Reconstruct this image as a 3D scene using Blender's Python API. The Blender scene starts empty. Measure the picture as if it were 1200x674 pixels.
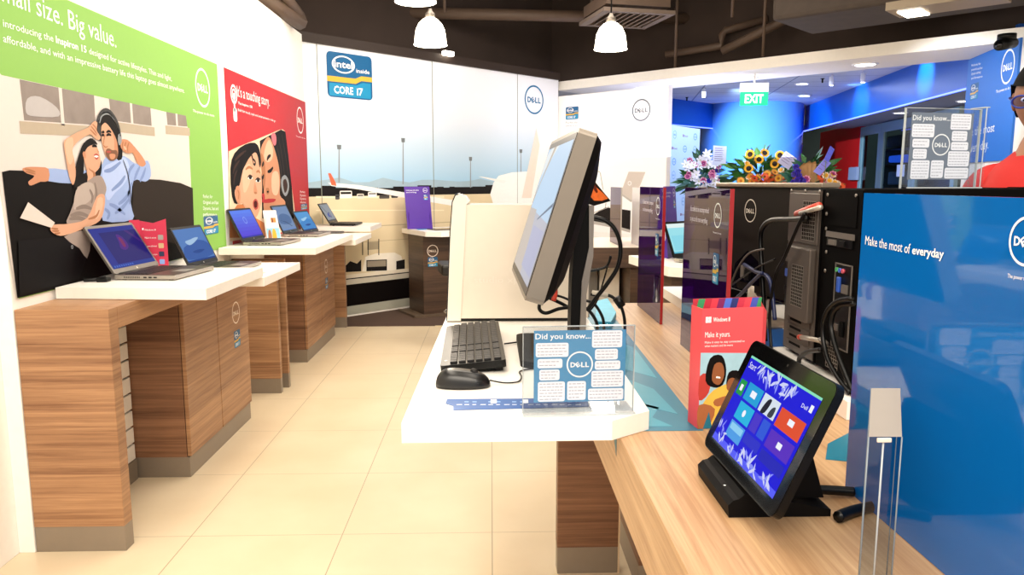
import bpy, bmesh, math, random
from mathutils import Vector, Matrix
random.seed(7)
sc = bpy.context.scene
COL = sc.collection
R = math.radians

# ------------------------------------------------------------------ camera (also used to lay things out)
F = 881.0; PSI = R(1.6); TH = R(8.0); CAM = Vector((0, 0, 1.4))
_r = Vector((math.cos(PSI), -math.sin(PSI), 0)); _fh = Vector((math.sin(PSI), math.cos(PSI), 0))
_fw = _fh * math.cos(TH) + Vector((0, 0, -math.sin(TH))); _up = _fh * math.sin(TH) + Vector((0, 0, math.cos(TH)))
cd = bpy.data.cameras.new('camera'); cam = bpy.data.objects.new('camera', cd); COL.objects.link(cam)
cd.sensor_width = 36; cd.lens = 36 * F / 1200; cd.clip_start = 0.02; cd.clip_end = 100
cam.matrix_world = Matrix((( _r.x, _up.x, -_fw.x, CAM.x), (_r.y, _up.y, -_fw.y, CAM.y), (_r.z, _up.z, -_fw.z, CAM.z), (0, 0, 0, 1)))
sc.camera = cam
def ray(x, y): return _fw + _r * ((x - 600) / F) + _up * ((337 - y) / F)
def onX(x, y, v): d = ray(x, y); return CAM + d * ((v - CAM.x) / d.x)
def onY(x, y, v): d = ray(x, y); return CAM + d * (v / d.y)
def onZ(x, y, v): d = ray(x, y); return CAM + d * ((v - CAM.z) / d.z)

# ------------------------------------------------------------------ materials
def lin(h):
    h = h.lstrip('#'); h = h if len(h) == 6 else ''.join(k*2 for k in h); c = [int(h[i:i+2], 16) / 255 for i in (0, 2, 4)]
    return tuple(x / 12.92 if x <= 0.04045 else ((x + 0.055) / 1.055) ** 2.4 for x in c) + (1,)
MATS = {}
def mat(name, color, rough=0.5, metal=0.0, spec=None, emit=None, es=1.0, coat=0.0, vary=0.04, nscale=30):
    if name in MATS: return MATS[name]
    m = bpy.data.materials.new(name); m.use_nodes = True; nt = m.node_tree; b = nt.nodes['Principled BSDF']
    c = lin(color) if isinstance(color, str) else color
    if spec is None: spec = 0.12 if name.startswith(('print_', 'mural_', 'photo_', 'pic_', 'vent_hole')) else 0.5
    b.inputs['Roughness'].default_value = rough; b.inputs['Metallic'].default_value = metal
    b.inputs['Specular IOR Level'].default_value = spec; b.inputs['Coat Weight'].default_value = coat
    b.inputs['Base Color'].default_value = c
    if emit:
        b.inputs['Emission Color'].default_value = lin(emit); b.inputs['Emission Strength'].default_value = es
    if vary:
        n = nt.nodes.new('ShaderNodeTexNoise'); n.inputs['Scale'].default_value = nscale; n.inputs['Detail'].default_value = 3
        g = nt.nodes.new('ShaderNodeNewGeometry'); nt.links.new(g.outputs['Position'], n.inputs['Vector'])
        mx = nt.nodes.new('ShaderNodeMix'); mx.data_type = 'RGBA'
        mx.inputs['A'].default_value = tuple(min(1, k * (1 - vary)) for k in c[:3]) + (1,)
        mx.inputs['B'].default_value = tuple(min(1, k * (1 + vary)) for k in c[:3]) + (1,)
        nt.links.new(n.outputs['Fac'], mx.inputs['Factor']); nt.links.new(mx.outputs['Result'], b.inputs['Base Color'])
    MATS[name] = m; return m
def screen(name, color, es=1.0):
    return mat(name, '#050507', rough=0.4, spec=0.03, emit=color, es=es*.72, vary=0)
def clear(name, tint, gloss=0.12, rough=0.02, body=0.0, bodycol='#ffffff'):
    """clear or tinted acrylic: transparent body with a fresnel gloss"""
    if name in MATS: return MATS[name]
    m = bpy.data.materials.new(name); m.use_nodes = True; nt = m.node_tree; nt.nodes.clear()
    o = nt.nodes.new('ShaderNodeOutputMaterial'); t = nt.nodes.new('ShaderNodeBsdfTransparent'); t.inputs['Color'].default_value = lin(tint)
    g = nt.nodes.new('ShaderNodeBsdfGlossy'); g.inputs['Roughness'].default_value = rough
    fr = nt.nodes.new('ShaderNodeFresnel'); fr.inputs['IOR'].default_value = 1.45
    mx = nt.nodes.new('ShaderNodeMixShader')
    base = t
    if body:
        d = nt.nodes.new('ShaderNodeBsdfDiffuse'); d.inputs['Color'].default_value = lin(bodycol)
        m2 = nt.nodes.new('ShaderNodeMixShader'); m2.inputs[0].default_value = body
        nt.links.new(t.outputs[0], m2.inputs[1]); nt.links.new(d.outputs[0], m2.inputs[2]); base = m2
    gm = nt.nodes.new('ShaderNodeNewGeometry'); om = nt.nodes.new('ShaderNodeMath'); om.operation = 'SUBTRACT'; om.inputs[0].default_value = 1.0; nt.links.new(gm.outputs['Backfacing'], om.inputs[1])
    mu = nt.nodes.new('ShaderNodeMath'); mu.operation = 'MULTIPLY'; nt.links.new(fr.outputs[0], mu.inputs[0]); nt.links.new(om.outputs[0], mu.inputs[1])
    nt.links.new(mu.outputs[0], mx.inputs[0]); nt.links.new(base.outputs[0], mx.inputs[1]); nt.links.new(g.outputs[0], mx.inputs[2])
    nt.links.new(mx.outputs[0], o.inputs['Surface']); MATS[name] = m; return m
def wood(name, dark, light, scale, rough=0.45, big=1.0):
    if name in MATS: return MATS[name]
    m = bpy.data.materials.new(name); m.use_nodes = True; nt = m.node_tree; b = nt.nodes['Principled BSDF']; L = nt.links
    g = nt.nodes.new('ShaderNodeNewGeometry'); mp = nt.nodes.new('ShaderNodeMapping'); mp.inputs['Scale'].default_value = scale
    L.new(g.outputs['Position'], mp.inputs['Vector'])
    n1 = nt.nodes.new('ShaderNodeTexNoise'); n1.inputs['Scale'].default_value = 1.0; n1.inputs['Detail'].default_value = 6; n1.inputs['Roughness'].default_value = 0.65
    n1.inputs['Distortion'].default_value = 0.4
    L.new(mp.outputs[0], n1.inputs['Vector'])
    m2 = nt.nodes.new('ShaderNodeMapping'); m2.inputs['Scale'].default_value = tuple(s * 0.22 for s in scale)
    L.new(g.outputs['Position'], m2.inputs['Vector'])
    n2 = nt.nodes.new('ShaderNodeTexNoise'); n2.inputs['Scale'].default_value = 1.0; n2.inputs['Detail'].default_value = 2
    L.new(m2.outputs[0], n2.inputs['Vector'])
    ad = nt.nodes.new('ShaderNodeMath'); ad.operation = 'ADD'
    mu = nt.nodes.new('ShaderNodeMath'); mu.operation = 'MULTIPLY'; mu.inputs[1].default_value = 0.6 * big
    L.new(n2.outputs['Fac'], mu.inputs[0]); L.new(n1.outputs['Fac'], ad.inputs[0]); L.new(mu.outputs[0], ad.inputs[1])
    cr = nt.nodes.new('ShaderNodeValToRGB'); cr.color_ramp.elements[0].position = 0.52; cr.color_ramp.elements[1].position = 1.05
    cr.color_ramp.elements[0].color = lin(dark); cr.color_ramp.elements[1].color = lin(light)
    L.new(ad.outputs[0], cr.inputs[0]); L.new(cr.outputs[0], b.inputs['Base Color']); b.inputs['Roughness'].default_value = rough
    MATS[name] = m; return m

WHITE = mat('white_laminate', '#f3eee6', 0.35)
WALLW = mat('white_paint', '#f4f1ec', 0.7)
WALN = wood('walnut_laminate', '#724a30', '#b38862', (2.0, 2.0, 85))
WALND = wood('walnut_side', '#563523', '#946a4d', (2.0, 2.0, 85))
DARKW = wood('dark_walnut', '#2c1d16', '#57402f', (2.2, 2.2, 60))
OAK = wood('light_oak', '#a07852', '#cdab82', (95, 3.0, 95), rough=0.38, big=0.7)
STEEL = mat('brushed_plinth', '#8f8375', 0.4, 0.35)
BLACKP = mat('black_plastic', '#060606', 0.35, spec=.3)
BLACKM = mat('black_matt', '#060505', 0.55, spec=.14)
BLACKG = mat('black_gloss', '#060607', 0.08)
SILVER = mat('silver_plastic', '#b8b0a4', 0.32, 0.5)
SILV2 = mat('zinc_steel', '#8d857d', 0.38, 0.6)
GREYD = mat('dark_grey_plastic', '#1b1918', 0.45, spec=.25)
CLEAR = clear('clear_acrylic', '#f6f8fa')
CLEAREDGE = mat('acrylic_edge', '#b3bbbf', 0.15)
PW = mat('print_white', '#f7f7f7', 0.5, vary=0.01)
PRED = mat('print_red', '#b42a33', 0.5, vary=0.02)
PGREEN = mat('print_green', '#86b657', 0.5, vary=0.02)
PBLUE = mat('print_logo_blue', '#1d6e9e', 0.5, vary=0.02)
INTELB = mat('badge_blue', '#0c5a8c', 0.45, vary=0.02)
INTELL = mat('badge_light_blue', '#1a8ab8', 0.45, vary=0.02)
INTELY = mat('badge_yellow', '#d7ab3a', 0.45, vary=0.1)
GREYT = mat('print_grey', '#8f9499', 0.6, vary=0.02)
TEAL = mat('teal_vinyl', '#0a6c86', 0.4, vary=0.05)
TEAL2 = mat('teal_vinyl_light', '#2f8fa6', 0.4, vary=0.05)

# ------------------------------------------------------------------ frames and mesh builder
class Frame:
    """a plane in the place: origin, right, up, outward normal"""
    def __init__(s, O, ex, ey):
        s.O = Vector(O); s.ex = Vector(ex).normalized(); s.ey = Vector(ey).normalized(); s.n = s.ex.cross(s.ey).normalized()
    def at(s, a, b, l=0.0): return s.O + s.ex * a + s.ey * b + s.n * l
    def px(s, x, y):
        d = ray(x, y); t = (s.O - CAM).dot(s.n) / d.dot(s.n); p = CAM + d * t - s.O
        return (p.dot(s.ex), p.dot(s.ey))
    def pxs(s, pts): return [s.px(*p) for p in pts]
def smooth2(pts, k=4):
    n = len(pts); out = []
    for i in range(n):
        p0, p1, p2, p3 = pts[i-1], pts[i], pts[(i+1) % n], pts[(i+2) % n]
        for j in range(k):
            t = j / k
            out.append(tuple(0.5 * ((2*b) + (c-a)*t + (2*a-5*b+4*c-d)*t*t + (3*b-a-3*c+d)*t**3) for a, b, c, d in zip(p0, p1, p2, p3)))
    return out
def smooth3(pts, k=6):
    pts = [Vector(p) for p in pts]; n = len(pts); out = []
    for i in range(n - 1):
        p0 = pts[max(i-1, 0)]; p1 = pts[i]; p2 = pts[i+1]; p3 = pts[min(i+2, n-1)]
        for j in range(k):
            t = j / k
            out.append(0.5 * ((2*p1) + (p2-p0)*t + (2*p0-5*p1+4*p2-p3)*t*t + (3*p1-p0-3*p2+p3)*t**3))
    out.append(pts[-1]); return out
def rrect(a0, b0, a1, b1, r, k=4):
    o = []
    for cx, cy, s in ((a1-r, b1-r, 0), (a0+r, b1-r, 90), (a0+r, b0+r, 180), (a1-r, b0+r, 270)):
        for i in range(k+1):
            t = R(s + 90*i/k); o.append((cx + r*math.cos(t), cy + r*math.sin(t)))
    return o
_glyphs = {}
def glyphs(s, bold=0.0):
    key = (s, bold)
    if key not in _glyphs:
        c = bpy.data.curves.new('g', 'FONT'); c.body = s; c.size = 1; c.offset = bold; c.resolution_u = 2
        o = bpy.data.objects.new('g', c); COL.objects.link(o)
        dg = bpy.context.evaluated_depsgraph_get(); me = bpy.data.meshes.new_from_object(o.evaluated_get(dg))
        vs = [(v.co.x, v.co.y) for v in me.vertices]; fs = [tuple(p.vertices) for p in me.polygons]
        bpy.data.objects.remove(o); bpy.data.curves.remove(c); bpy.data.meshes.remove(me)
        xs = [v[0] for v in vs] or [0, 1]
        _glyphs[key] = (vs, fs, min(xs), max(xs))
    return _glyphs[key]
CAPH = 0.69
class M:
    def __init__(s): s.v = []; s.f = []; s.mi = []; s.sm = []; s.mats = []
    def _m(s, m):
        if m not in s.mats: s.mats.append(m)
        return s.mats.index(m)
    def add(s, vs, fs, m, smooth=False):
        b = len(s.v); s.v.extend(Vector(v) for v in vs); k = s._m(m)
        for f in fs: s.f.append(tuple(b + i for i in f)); s.mi.append(k); s.sm.append(smooth)
        return s
    def _bm(s, bm, m, smooth=False):
        bm.verts.index_update(); s.add([v.co.copy() for v in bm.verts], [[v.index for v in f.verts] for f in bm.faces], m, smooth); bm.free()
    def obox(s, c, size, rot, m, bev=0.0, seg=2):
        bm = bmesh.new(); bmesh.ops.create_cube(bm, size=1)
        for v in bm.verts: v.co = Vector((v.co.x*size[0], v.co.y*size[1], v.co.z*size[2]))
        if bev: bmesh.ops.bevel(bm, geom=bm.edges[:], offset=bev, segments=seg, affect='EDGES', profile=0.5)
        for v in bm.verts: v.co = rot @ v.co + Vector(c)
        s._bm(bm, m); return s
    def box(s, x0, x1, y0, y1, z0, z1, m, bev=0.0, seg=2):
        return s.obox(((x0+x1)/2, (y0+y1)/2, (z0+z1)/2), (abs(x1-x0), abs(y1-y0), abs(z1-z0)), Matrix.Identity(3), m, bev, seg)
    def fbox(s, fr, a0, a1, b0, b1, l0, l1, m, bev=0.0):
        """box in a frame: right, up, outward"""
        rot = Matrix((fr.ex, fr.ey, fr.n)).transposed()
        return s.obox(fr.at((a0+a1)/2, (b0+b1)/2, (l0+l1)/2), (abs(a1-a0), abs(b1-b0), abs(l1-l0)), rot, m, bev)
    def poly(s, fr, pts, m, l=0.0):
        ar = sum(pts[i-1][0]*pts[i][1] - pts[i][0]*pts[i-1][1] for i in range(len(pts)))
        if ar < 0: pts = pts[::-1]
        return s.add([fr.at(p[0], p[1], l) for p in pts], [tuple(range(len(pts)))], m)
    def prism(s, fr, pts, m, l0, l1):
        ar = sum(pts[i-1][0]*pts[i][1] - pts[i][0]*pts[i-1][1] for i in range(len(pts)))
        if ar < 0: pts = pts[::-1]
        n = len(pts)
        vs = [fr.at(p[0], p[1], l0) for p in pts] + [fr.at(p[0], p[1], l1) for p in pts]
        fs = [tuple(range(n-1, -1, -1)), tuple(range(n, 2*n))] + [(i, (i+1) % n, n+(i+1) % n, n+i) for i in range(n)]
        return s.add(vs, fs, m)
    def ppx(s, fr, pts, m, l=0.0, sm=0):
        q = fr.pxs(pts)
        if sm: q = smooth2(q, sm)
        if getattr(fr, 'floor', None) is not None: q = [(a, max(b, fr.floor)) for a, b in q]
        return s.poly(fr, q, m, l)
    def ring(s, fr, a, b, r0, r1, m, l=0.0, n=40, sx=1.0):
        vs = []; fs = []
        for i in range(n):
            t = 2*math.pi*i/n
            vs.append(fr.at(a + sx*r0*math.cos(t), b + r0*math.sin(t), l)); vs.append(fr.at(a + sx*r1*math.cos(t), b + r1*math.sin(t), l))
        for i in range(n):
            j = (i+1) % n; fs.append((2*i, 2*i+1, 2*j+1, 2*j))
        return s.add(vs, fs, m)
    def disc(s, fr, a, b, r, m, l=0.0, n=28, sx=1.0):
        return s.poly(fr, [(a + sx*r*math.cos(2*math.pi*i/n), b + r*math.sin(2*math.pi*i/n)) for i in range(n)], m, l)
    def text(s, fr, t, a, b, m, h, w=None, l=0.0, bold=0.0, rot=0.0, align='L'):
        """h: cap height, w: fitted width"""
        vs, fs, x0, x1 = glyphs(t, bold); sy = h / CAPH; sx = (w / (x1 - x0)) if w else sy
        W = (x1 - x0) * sx; off = {'L': 0, 'C': -W/2, 'R': -W}[align]; c, sn = math.cos(rot), math.sin(rot)
        q = [((v[0]-x0)*sx + off, v[1]*sy) for v in vs]
        return s.add([fr.at(a + x*c - y*sn, b + x*sn + y*c, l) for x, y in q], fs, m)
    def tpx(s, fr, t, p0, p1, ph, m, l=0.0, bold=0.0):
        """text between two picture points on its baseline, ph = point at cap height above p0"""
        A = fr.px(*p0); B = fr.px(*p1); H = fr.px(*ph)
        w = math.hypot(B[0]-A[0], B[1]-A[1]); h = math.hypot(H[0]-A[0], H[1]-A[1])
        return s.text(fr, t, A[0], A[1], m, h, w, l, bold, rot=math.atan2(B[1]-A[1], B[0]-A[0]))
    def dell(s, fr, a, b, r, m, l=0.0, sx=1.0, ring=0.11):
        s.ring(fr, a, b, r*(1-ring), r, m, l, sx=sx)
        h = 0.36*r
        for ch, x, w, rot in (('D', -0.70, 0.36, 0), ('E', -0.18, 0.30, 0.62), ('L', 0.10, 0.27, 0), ('L', 0.42, 0.27, 0)):
            s.text(fr, ch, a + x*r*sx, b - h/2 - (0.02*r if ch != 'E' else 0.06*r), m, h*(0.9 if ch == 'E' else 1), w*r*sx, l, bold=0.03, rot=rot)
        return s
    def intel(s, fr, a0, b0, w, h, l=0.0, core='i7'):
        d = 0.0005
        s.poly(fr, rrect(a0, b0, a0+w, b0+h, 0.1*min(w, h)), INTELB, l)
        s.poly(fr, [(a0, b0+h*.34), (a0+w*.62, b0+h*.34), (a0+w*.75, b0+h*.42), (a0+w, b0+h*.42), (a0+w, b0+h*.53), (a0+w*.75, b0+h*.53), (a0+w*.62, b0+h*.46), (a0, b0+h*.46)], INTELY, l+d)
        s.poly(fr, [(a0+w*.04, b0+h*.03), (a0+w*.96, b0+h*.03), (a0+w*.96, b0+h*.38), (a0+w*.78, b0+h*.38), (a0+w*.64, b0+h*.31), (a0+w*.04, b0+h*.31)], INTELL, l+d)
        s.ring(fr, a0+w*.36, b0+h*.74, h*.165, h*.195, PW, l+2*d, sx=w/h*1.35*.95)
        s.text(fr, 'intel', a0+w*.16, b0+h*.67, PW, h*.15, w*.40, l+2*d, 0.02)
        s.text(fr, 'inside', a0+w*.64, b0+h*.60, PW, h*.09, w*.30, l+2*d, 0.01)
        s.text(fr, 'CORE', a0+w*.14, b0+h*.09, PW, h*.16, w*.42, l+2*d, 0.025)
        s.text(fr, core, a0+w*.64, b0+h*.09, PW, h*.16, w*.14, l+2*d, 0.025)
        return s
    def tube(s, pts, r, m, n=8, sm=6, cap=True, rs=None):
        P = smooth3(pts, sm) if sm else [Vector(p) for p in pts]
        k = len(P); vs = []; fs = []; up = None
        for i, p in enumerate(P):
            t = (P[min(i+1, k-1)] - P[max(i-1, 0)]).normalized()
            if up is None: up = Vector((0, 0, 1)) if abs(t.z) < 0.9 else Vector((1, 0, 0))
            x = t.cross(up).normalized(); up = x.cross(t).normalized()
            rr = r if rs is None else rs[min(int(i / max(1, sm)), len(rs)-1)] * (1 - (i % max(1, sm))/max(1, sm)) + rs[min(int(i / max(1, sm))+1, len(rs)-1)] * ((i % max(1, sm))/max(1, sm))
            for j in range(n):
                a = 2*math.pi*j/n; vs.append(p + x*(rr*math.cos(a)) + up*(rr*math.sin(a)))
        for i in range(k-1):
            for j in range(n): fs.append((i*n+j, i*n+(j+1) % n, (i+1)*n+(j+1) % n, (i+1)*n+j))
        if cap: fs.append(tuple(range(n))[::-1]); fs.append(tuple((k-1)*n+j for j in range(n)))
        return s.add(vs, fs, m, True)
    def lathe(s, prof, c, m, n=28, rot=None, cap=True):
        vs = []; fs = []; c = Vector(c)
        for r, z in prof:
            for j in range(n):
                a = 2*math.pi*j/n; v = Vector((r*math.cos(a), r*math.sin(a), z)); vs.append(c + (rot @ v if rot else v))
        k = len(prof)
        for i in range(k-1):
            for j in range(n): fs.append((i*n+j, i*n+(j+1) % n, (i+1)*n+(j+1) % n, (i+1)*n+j))
        if cap: fs.append(tuple(range(n))[::-1]); fs.append(tuple((k-1)*n+j for j in range(n)))
        return s.add(vs, fs, m, True)
    def build(s, name, parent=None, **props):
        o = None
        if parent is not None:
            top = parent
            while top.parent is not None: top = top.parent
            inv = (Matrix.Translation(top.location) @ top.rotation_euler.to_matrix().to_4x4()).inverted()
            vs = [inv @ v for v in s.v]; loc = None
        else:
            lo = Vector((min(v.x for v in s.v), min(v.y for v in s.v), min(v.z for v in s.v))); hi = Vector((max(v.x for v in s.v), max(v.y for v in s.v), max(v.z for v in s.v)))
            loc = Vector(((lo.x+hi.x)/2, (lo.y+hi.y)/2, lo.z)); vs = [v - loc for v in s.v]
        me = bpy.data.meshes.new(name); me.from_pydata(vs, [], s.f)
        for m in s.mats: me.materials.append(m)
        me.polygons.foreach_set('material_index', s.mi); me.polygons.foreach_set('use_smooth', s.sm); me.update()
        o = bpy.data.objects.new(name, me); COL.objects.link(o)
        if parent is not None: o.parent = parent
        else: o.location = loc
        for k, v in props.items(): o[k] = v
        return o
def thing(name, label, cat, loc=(0, 0, 0), rz=0.0, group=None):
    o = bpy.data.objects.new(name, None); COL.objects.link(o); o.empty_display_size = 0.05
    o.location = loc; o.rotation_euler = (0, 0, rz); o['label'] = label; o['category'] = cat; o['kind'] = 'thing'
    if group: o['group'] = group
    return o
def one(m, name, label, cat, group=None):
    o = m.build(name); o['label'] = label; o['category'] = cat; o['kind'] = 'thing'
    if group: o['group'] = group
    return o
def struct(m, name, label=None, cat=None, parent=None):
    o = m.build(name, parent)
    if parent is None: o['kind'] = 'structure'
    if label: o['label'] = label
    if cat: o['category'] = cat
    return o
def copy_tree(o, loc, rz=None, label=None):
    c = o.copy(); COL.objects.link(c); c.location = loc
    if rz is not None: c.rotation_euler = (0, 0, rz)
    if label: c['label'] = label
    for ch in list(o.children):
        d = ch.copy(); COL.objects.link(d); d.parent = c
        for g in list(ch.children):
            e = g.copy(); COL.objects.link(e); e.parent = d
    return c
# ================================================================== THE SETTING
S2 = math.sqrt(0.5)
def tile_mat():
    m = bpy.data.materials.new('floor_tiles'); m.use_nodes = True; nt = m.node_tree; b = nt.nodes['Principled BSDF']; L = nt.links
    g = nt.nodes.new('ShaderNodeNewGeometry'); sp = nt.nodes.new('ShaderNodeSeparateXYZ'); L.new(g.outputs['Position'], sp.inputs[0])
    masks = []
    for ax, off, size, wdt in (('X', 0.0, 0.6, 0.004), ('Y', 2.866 - 6.4, 0.64, 0.003)):
        a = nt.nodes.new('ShaderNodeMath'); a.operation = 'SUBTRACT'; a.inputs[1].default_value = off; L.new(sp.outputs[ax], a.inputs[0])
        p = nt.nodes.new('ShaderNodeMath'); p.operation = 'PINGPONG'; p.inputs[1].default_value = size / 2; L.new(a.outputs[0], p.inputs[0])
        # pingpong is 0 on each joint
        c = nt.nodes.new('ShaderNodeMath'); c.operation = 'LESS_THAN'; c.inputs[1].default_value = wdt / 2
        # double period: joints at every multiple of size
        p.inputs[1].default_value = size / 2
        L.new(p.outputs[0], c.inputs[0]); masks.append(c)
    mx = nt.nodes.new('ShaderNodeMath'); mx.operation = 'MAXIMUM'; L.new(masks[0].outputs[0], mx.inputs[0]); L.new(masks[1].outputs[0], mx.inputs[1])
    n = nt.nodes.new('ShaderNodeTexNoise'); n.inputs['Scale'].default_value = 2.2; n.inputs['Detail'].default_value = 5; L.new(g.outputs['Position'], n.inputs['Vector'])
    cr = nt.nodes.new('ShaderNodeValToRGB'); cr.color_ramp.elements[0].position = .35; cr.color_ramp.elements[1].position = .7
    cr.color_ramp.elements[0].color = lin('#dac7a8'); cr.color_ramp.elements[1].color = lin('#e2d1b4'); L.new(n.outputs['Fac'], cr.inputs[0])
    mc = nt.nodes.new('ShaderNodeMix'); mc.data_type = 'RGBA'; L.new(mx.outputs[0], mc.inputs['Factor']); L.new(cr.outputs[0], mc.inputs['A']); mc.inputs['B'].default_value = lin('#a8977a')
    L.new(mc.outputs['Result'], b.inputs['Base Color']); b.inputs['Roughness'].default_value = 0.3; b.inputs['Specular IOR Level'].default_value = 0.35
    return m
m = M(); m.add([(-3, -2, 0), (9, -2, 0), (9, 22, 0), (-3, 22, 0)], [(0, 1, 2, 3)], tile_mat()); struct(m, 'floor')
# dark carpet before the mural
CARP = mat('brown_carpet', '#4a362b', 0.95, vary=0.3, nscale=220)
m = M(); fz = Frame((0, 0, 0.0), (1, 0, 0), (0, 1, 0))
m.prism(fz, [(-1.9, 7.26), (0.9, 7.26), (2.2, 8.9), (0.9, 10.15), (-1.95, 7.32)], CARP, 0, 0.006)
m.box(-0.55, 0.55, 7.235, 7.26, 0, 0.007, mat('carpet_trim', '#c9b999', .5))
struct(m, 'floor_carpet')

# left wall, the poster board standing proud of it
m = M(); m.box(-1.95, -1.80, -2, 2.765, 0, 3.0, WALLW); m.box(-1.95, -1.80, 2.765, 7.25, 0, 2.75, WALLW); struct(m, 'wall_left')
m = M(); m.box(-1.80, -1.74, 2.745, 7.25, 0, 2.75, WALLW, 0.003); m.box(-1.745, -1.739, 5.035, 5.045, 0.05, 2.75, mat('board_joint', '#d9d4ca')); struct(m, 'wall_left_board')
# dark ceiling and the dark upper walls
DARKC = mat('dark_ceiling', '#3a2d26', 0.9, vary=0.25, nscale=3)
DARKC2 = mat('dark_steel_pipe', '#5a483b', 0.6, vary=0.2, nscale=6)
DUCTM = mat('dark_duct_cloth', '#3d332c', 0.85, vary=0.3, nscale=9)
m = M(); m.box(-4.5, 9, -1.0, 14, 4.3, 4.45, DARKC); struct(m, 'ceiling')
FM = Frame((0, 9.30, 0), (S2, S2, 0), (0, 0, 1))          # the mural wall (X - Y = -9.30)
m = M(); m.fbox(FM, -3.1, 1.27, 0.0, 2.73, -0.12, 0.0, WALLW); struct(m, 'wall_back')
m = M(); m.fbox(FM, -3.1, 1.27, 2.73, 2.82, -0.14, 0.03, mat('dark_top_rail', '#2c2019', .6)); struct(m, 'trim_back_top')
m = M(); m.fbox(FM, -6, 9, 2.83, 4.4, -.9, -.8, DARKC); m.box(-4.5, -1.95, 7.3, 7.4, 2.9, 4.4, DARKC); struct(m, 'wall_back_upper')
# header beam over the shop entrance with its soffit
FH = Frame((0.93 * 0 + 5.65, 5.65, 0), (S2, -S2, 0), (0, 0, 1))   # X + Y = 11.30, faces the camera
HBW = mat('white_header', '#efeae2', 0.6)
m = M(); m.fbox(FH, -6.72, 1.2, 2.62, 2.735, -0.84, 0.0, HBW); struct(m, 'beam_header')
m = M(); m.fbox(FH, -9.5, 6, 2.74, 4.4, -.75, -.65, DARKC); struct(m, 'wall_header_upper')
# mall ceiling beyond, with its tile grid
def grid_ceiling():
    m = bpy.data.materials.new('mall_ceiling'); m.use_nodes = True; nt = m.node_tree; b = nt.nodes['Principled BSDF']; L = nt.links
    g = nt.nodes.new('ShaderNodeNewGeometry'); br = nt.nodes.new('ShaderNodeTexBrick'); br.offset = 0
    mp = nt.nodes.new('ShaderNodeMapping'); mp.inputs['Rotation'].default_value = (0, 0, R(10)); L.new(g.outputs['Position'], mp.inputs[0]); L.new(mp.outputs[0], br.inputs['Vector'])
    br.inputs['Scale'].default_value = 1.0; br.inputs['Brick Width'].default_value = 1.2; br.inputs['Row Height'].default_value = 0.6; br.inputs['Mortar Size'].default_value = 0.012
    br.inputs['Color1'].default_value = lin('#c9ccd8'); br.inputs['Color2'].default_value = lin('#c3c7d6'); br.inputs['Mortar'].default_value = lin('#7f86a0')
    L.new(br.outputs['Color'], b.inputs['Base Color']); b.inputs['Roughness'].default_value = .8; return m
m = M(); m.prism(fz, [(1.0, 11.5), (5.9, 6.6), (9, 6.6), (9, 22), (-3, 22), (-3, 15.0)], grid_ceiling(), 2.87, 2.95); struct(m, 'ceiling_mall')
# blue fascia bands under the mall ceiling
FAB = mat('blue_fascia', '#0a5ac0', 0.35, vary=0.03)
FA = Frame((5.1, 8.08, 0), (5.1 - 6.07, 8.08 - 14.195, 0), (0, 0, 1))      # right hand fascia, faces -X
m = M(); m.fbox(FA, -7.0, 0.9, 2.4, 2.87, -0.12, 0.0, FAB); struct(m, 'wall_fascia_right')
m = M(); m.fbox(FA, -7.0, 0.9, 2.385, 2.40, -0.02, 0.012, mat('led_line', '#4a60ff', 0.4, emit='#5a6cff', es=3, vary=0)); struct(m, 'trim_led_right')
FB = Frame((3.2, 13.6, 0), (1.1, 1.0, 0), (0, 0, 1))
m = M(); m.fbox(FB, -1.5, 1.6, 2.42, 2.87, -0.12, 0.0, FAB); struct(m, 'wall_fascia_left')
m = M(); m.fbox(FB, -1.5, 1.6, 2.405, 2.42, -0.02, 0.012, MATS['led_line']); struct(m, 'trim_led_left')
# round column
m = M(); m.lathe([(0.97, 0), (0.97, 2.87)], (5.12, 14.95, 0), mat('blue_gloss_column', '#5b92ee', 0.16, coat=.4, vary=0.02), n=64); struct(m, 'column_round')
# the unit across the mall: dim room, ceiling, red panel, framed glass doors
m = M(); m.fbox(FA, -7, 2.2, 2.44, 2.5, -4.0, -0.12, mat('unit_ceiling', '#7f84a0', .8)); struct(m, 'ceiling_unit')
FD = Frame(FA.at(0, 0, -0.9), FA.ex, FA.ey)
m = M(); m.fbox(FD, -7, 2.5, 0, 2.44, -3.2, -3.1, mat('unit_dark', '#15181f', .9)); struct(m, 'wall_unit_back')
ar0 = FD.px(962, 150); ar1 = FD.px(1008, 150)
m = M(); m.fbox(FD, ar0[0], ar1[0], 0, FD.px(985, 150)[1], -0.15, 0.0, mat('red_panel', '#c00c0c', .5)); struct(m, 'wall_red_panel')
d0 = FD.px(1009, 146); d1 = FD.px(1064, 141); dz = FD.px(1035, 144)[1]
FRM = mat('grey_door_frame', '#8fa8ac', 0.45, .3)
dm = FD.px(1033, 146)[0]; wd = d1[0] - d0[0]
for nm, a0, a1 in (('door_1', d0[0], dm), ('door_2', dm + .01, dm + (dm - d0[0]) * 1.35), ('door_3', dm + (dm - d0[0]) * 1.36, dm + (dm - d0[0]) * 2.7)):
    m = M(); t = .13
    m.fbox(FD, a0, a0+t, 0, dz, -.05, 0, FRM); m.fbox(FD, a1-t, a1, 0, dz, -.05, 0, FRM); m.fbox(FD, a0+t, a1-t, dz-.16, dz, -.05, 0, FRM); m.fbox(FD, a0+t, a1-t, 0, .2, -.05, 0, FRM); m.fbox(FD, a0+t, a1-t, 1.05, 1.15, -.05, 0, FRM)
    o = struct(m, nm)
    m = M(); m.fbox(FD, a0+t, a1-t, .2, dz-.16, -.03, -.022, clear('shop_glass', '#c8d8e0')); m.build('glass_pane', o)
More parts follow.
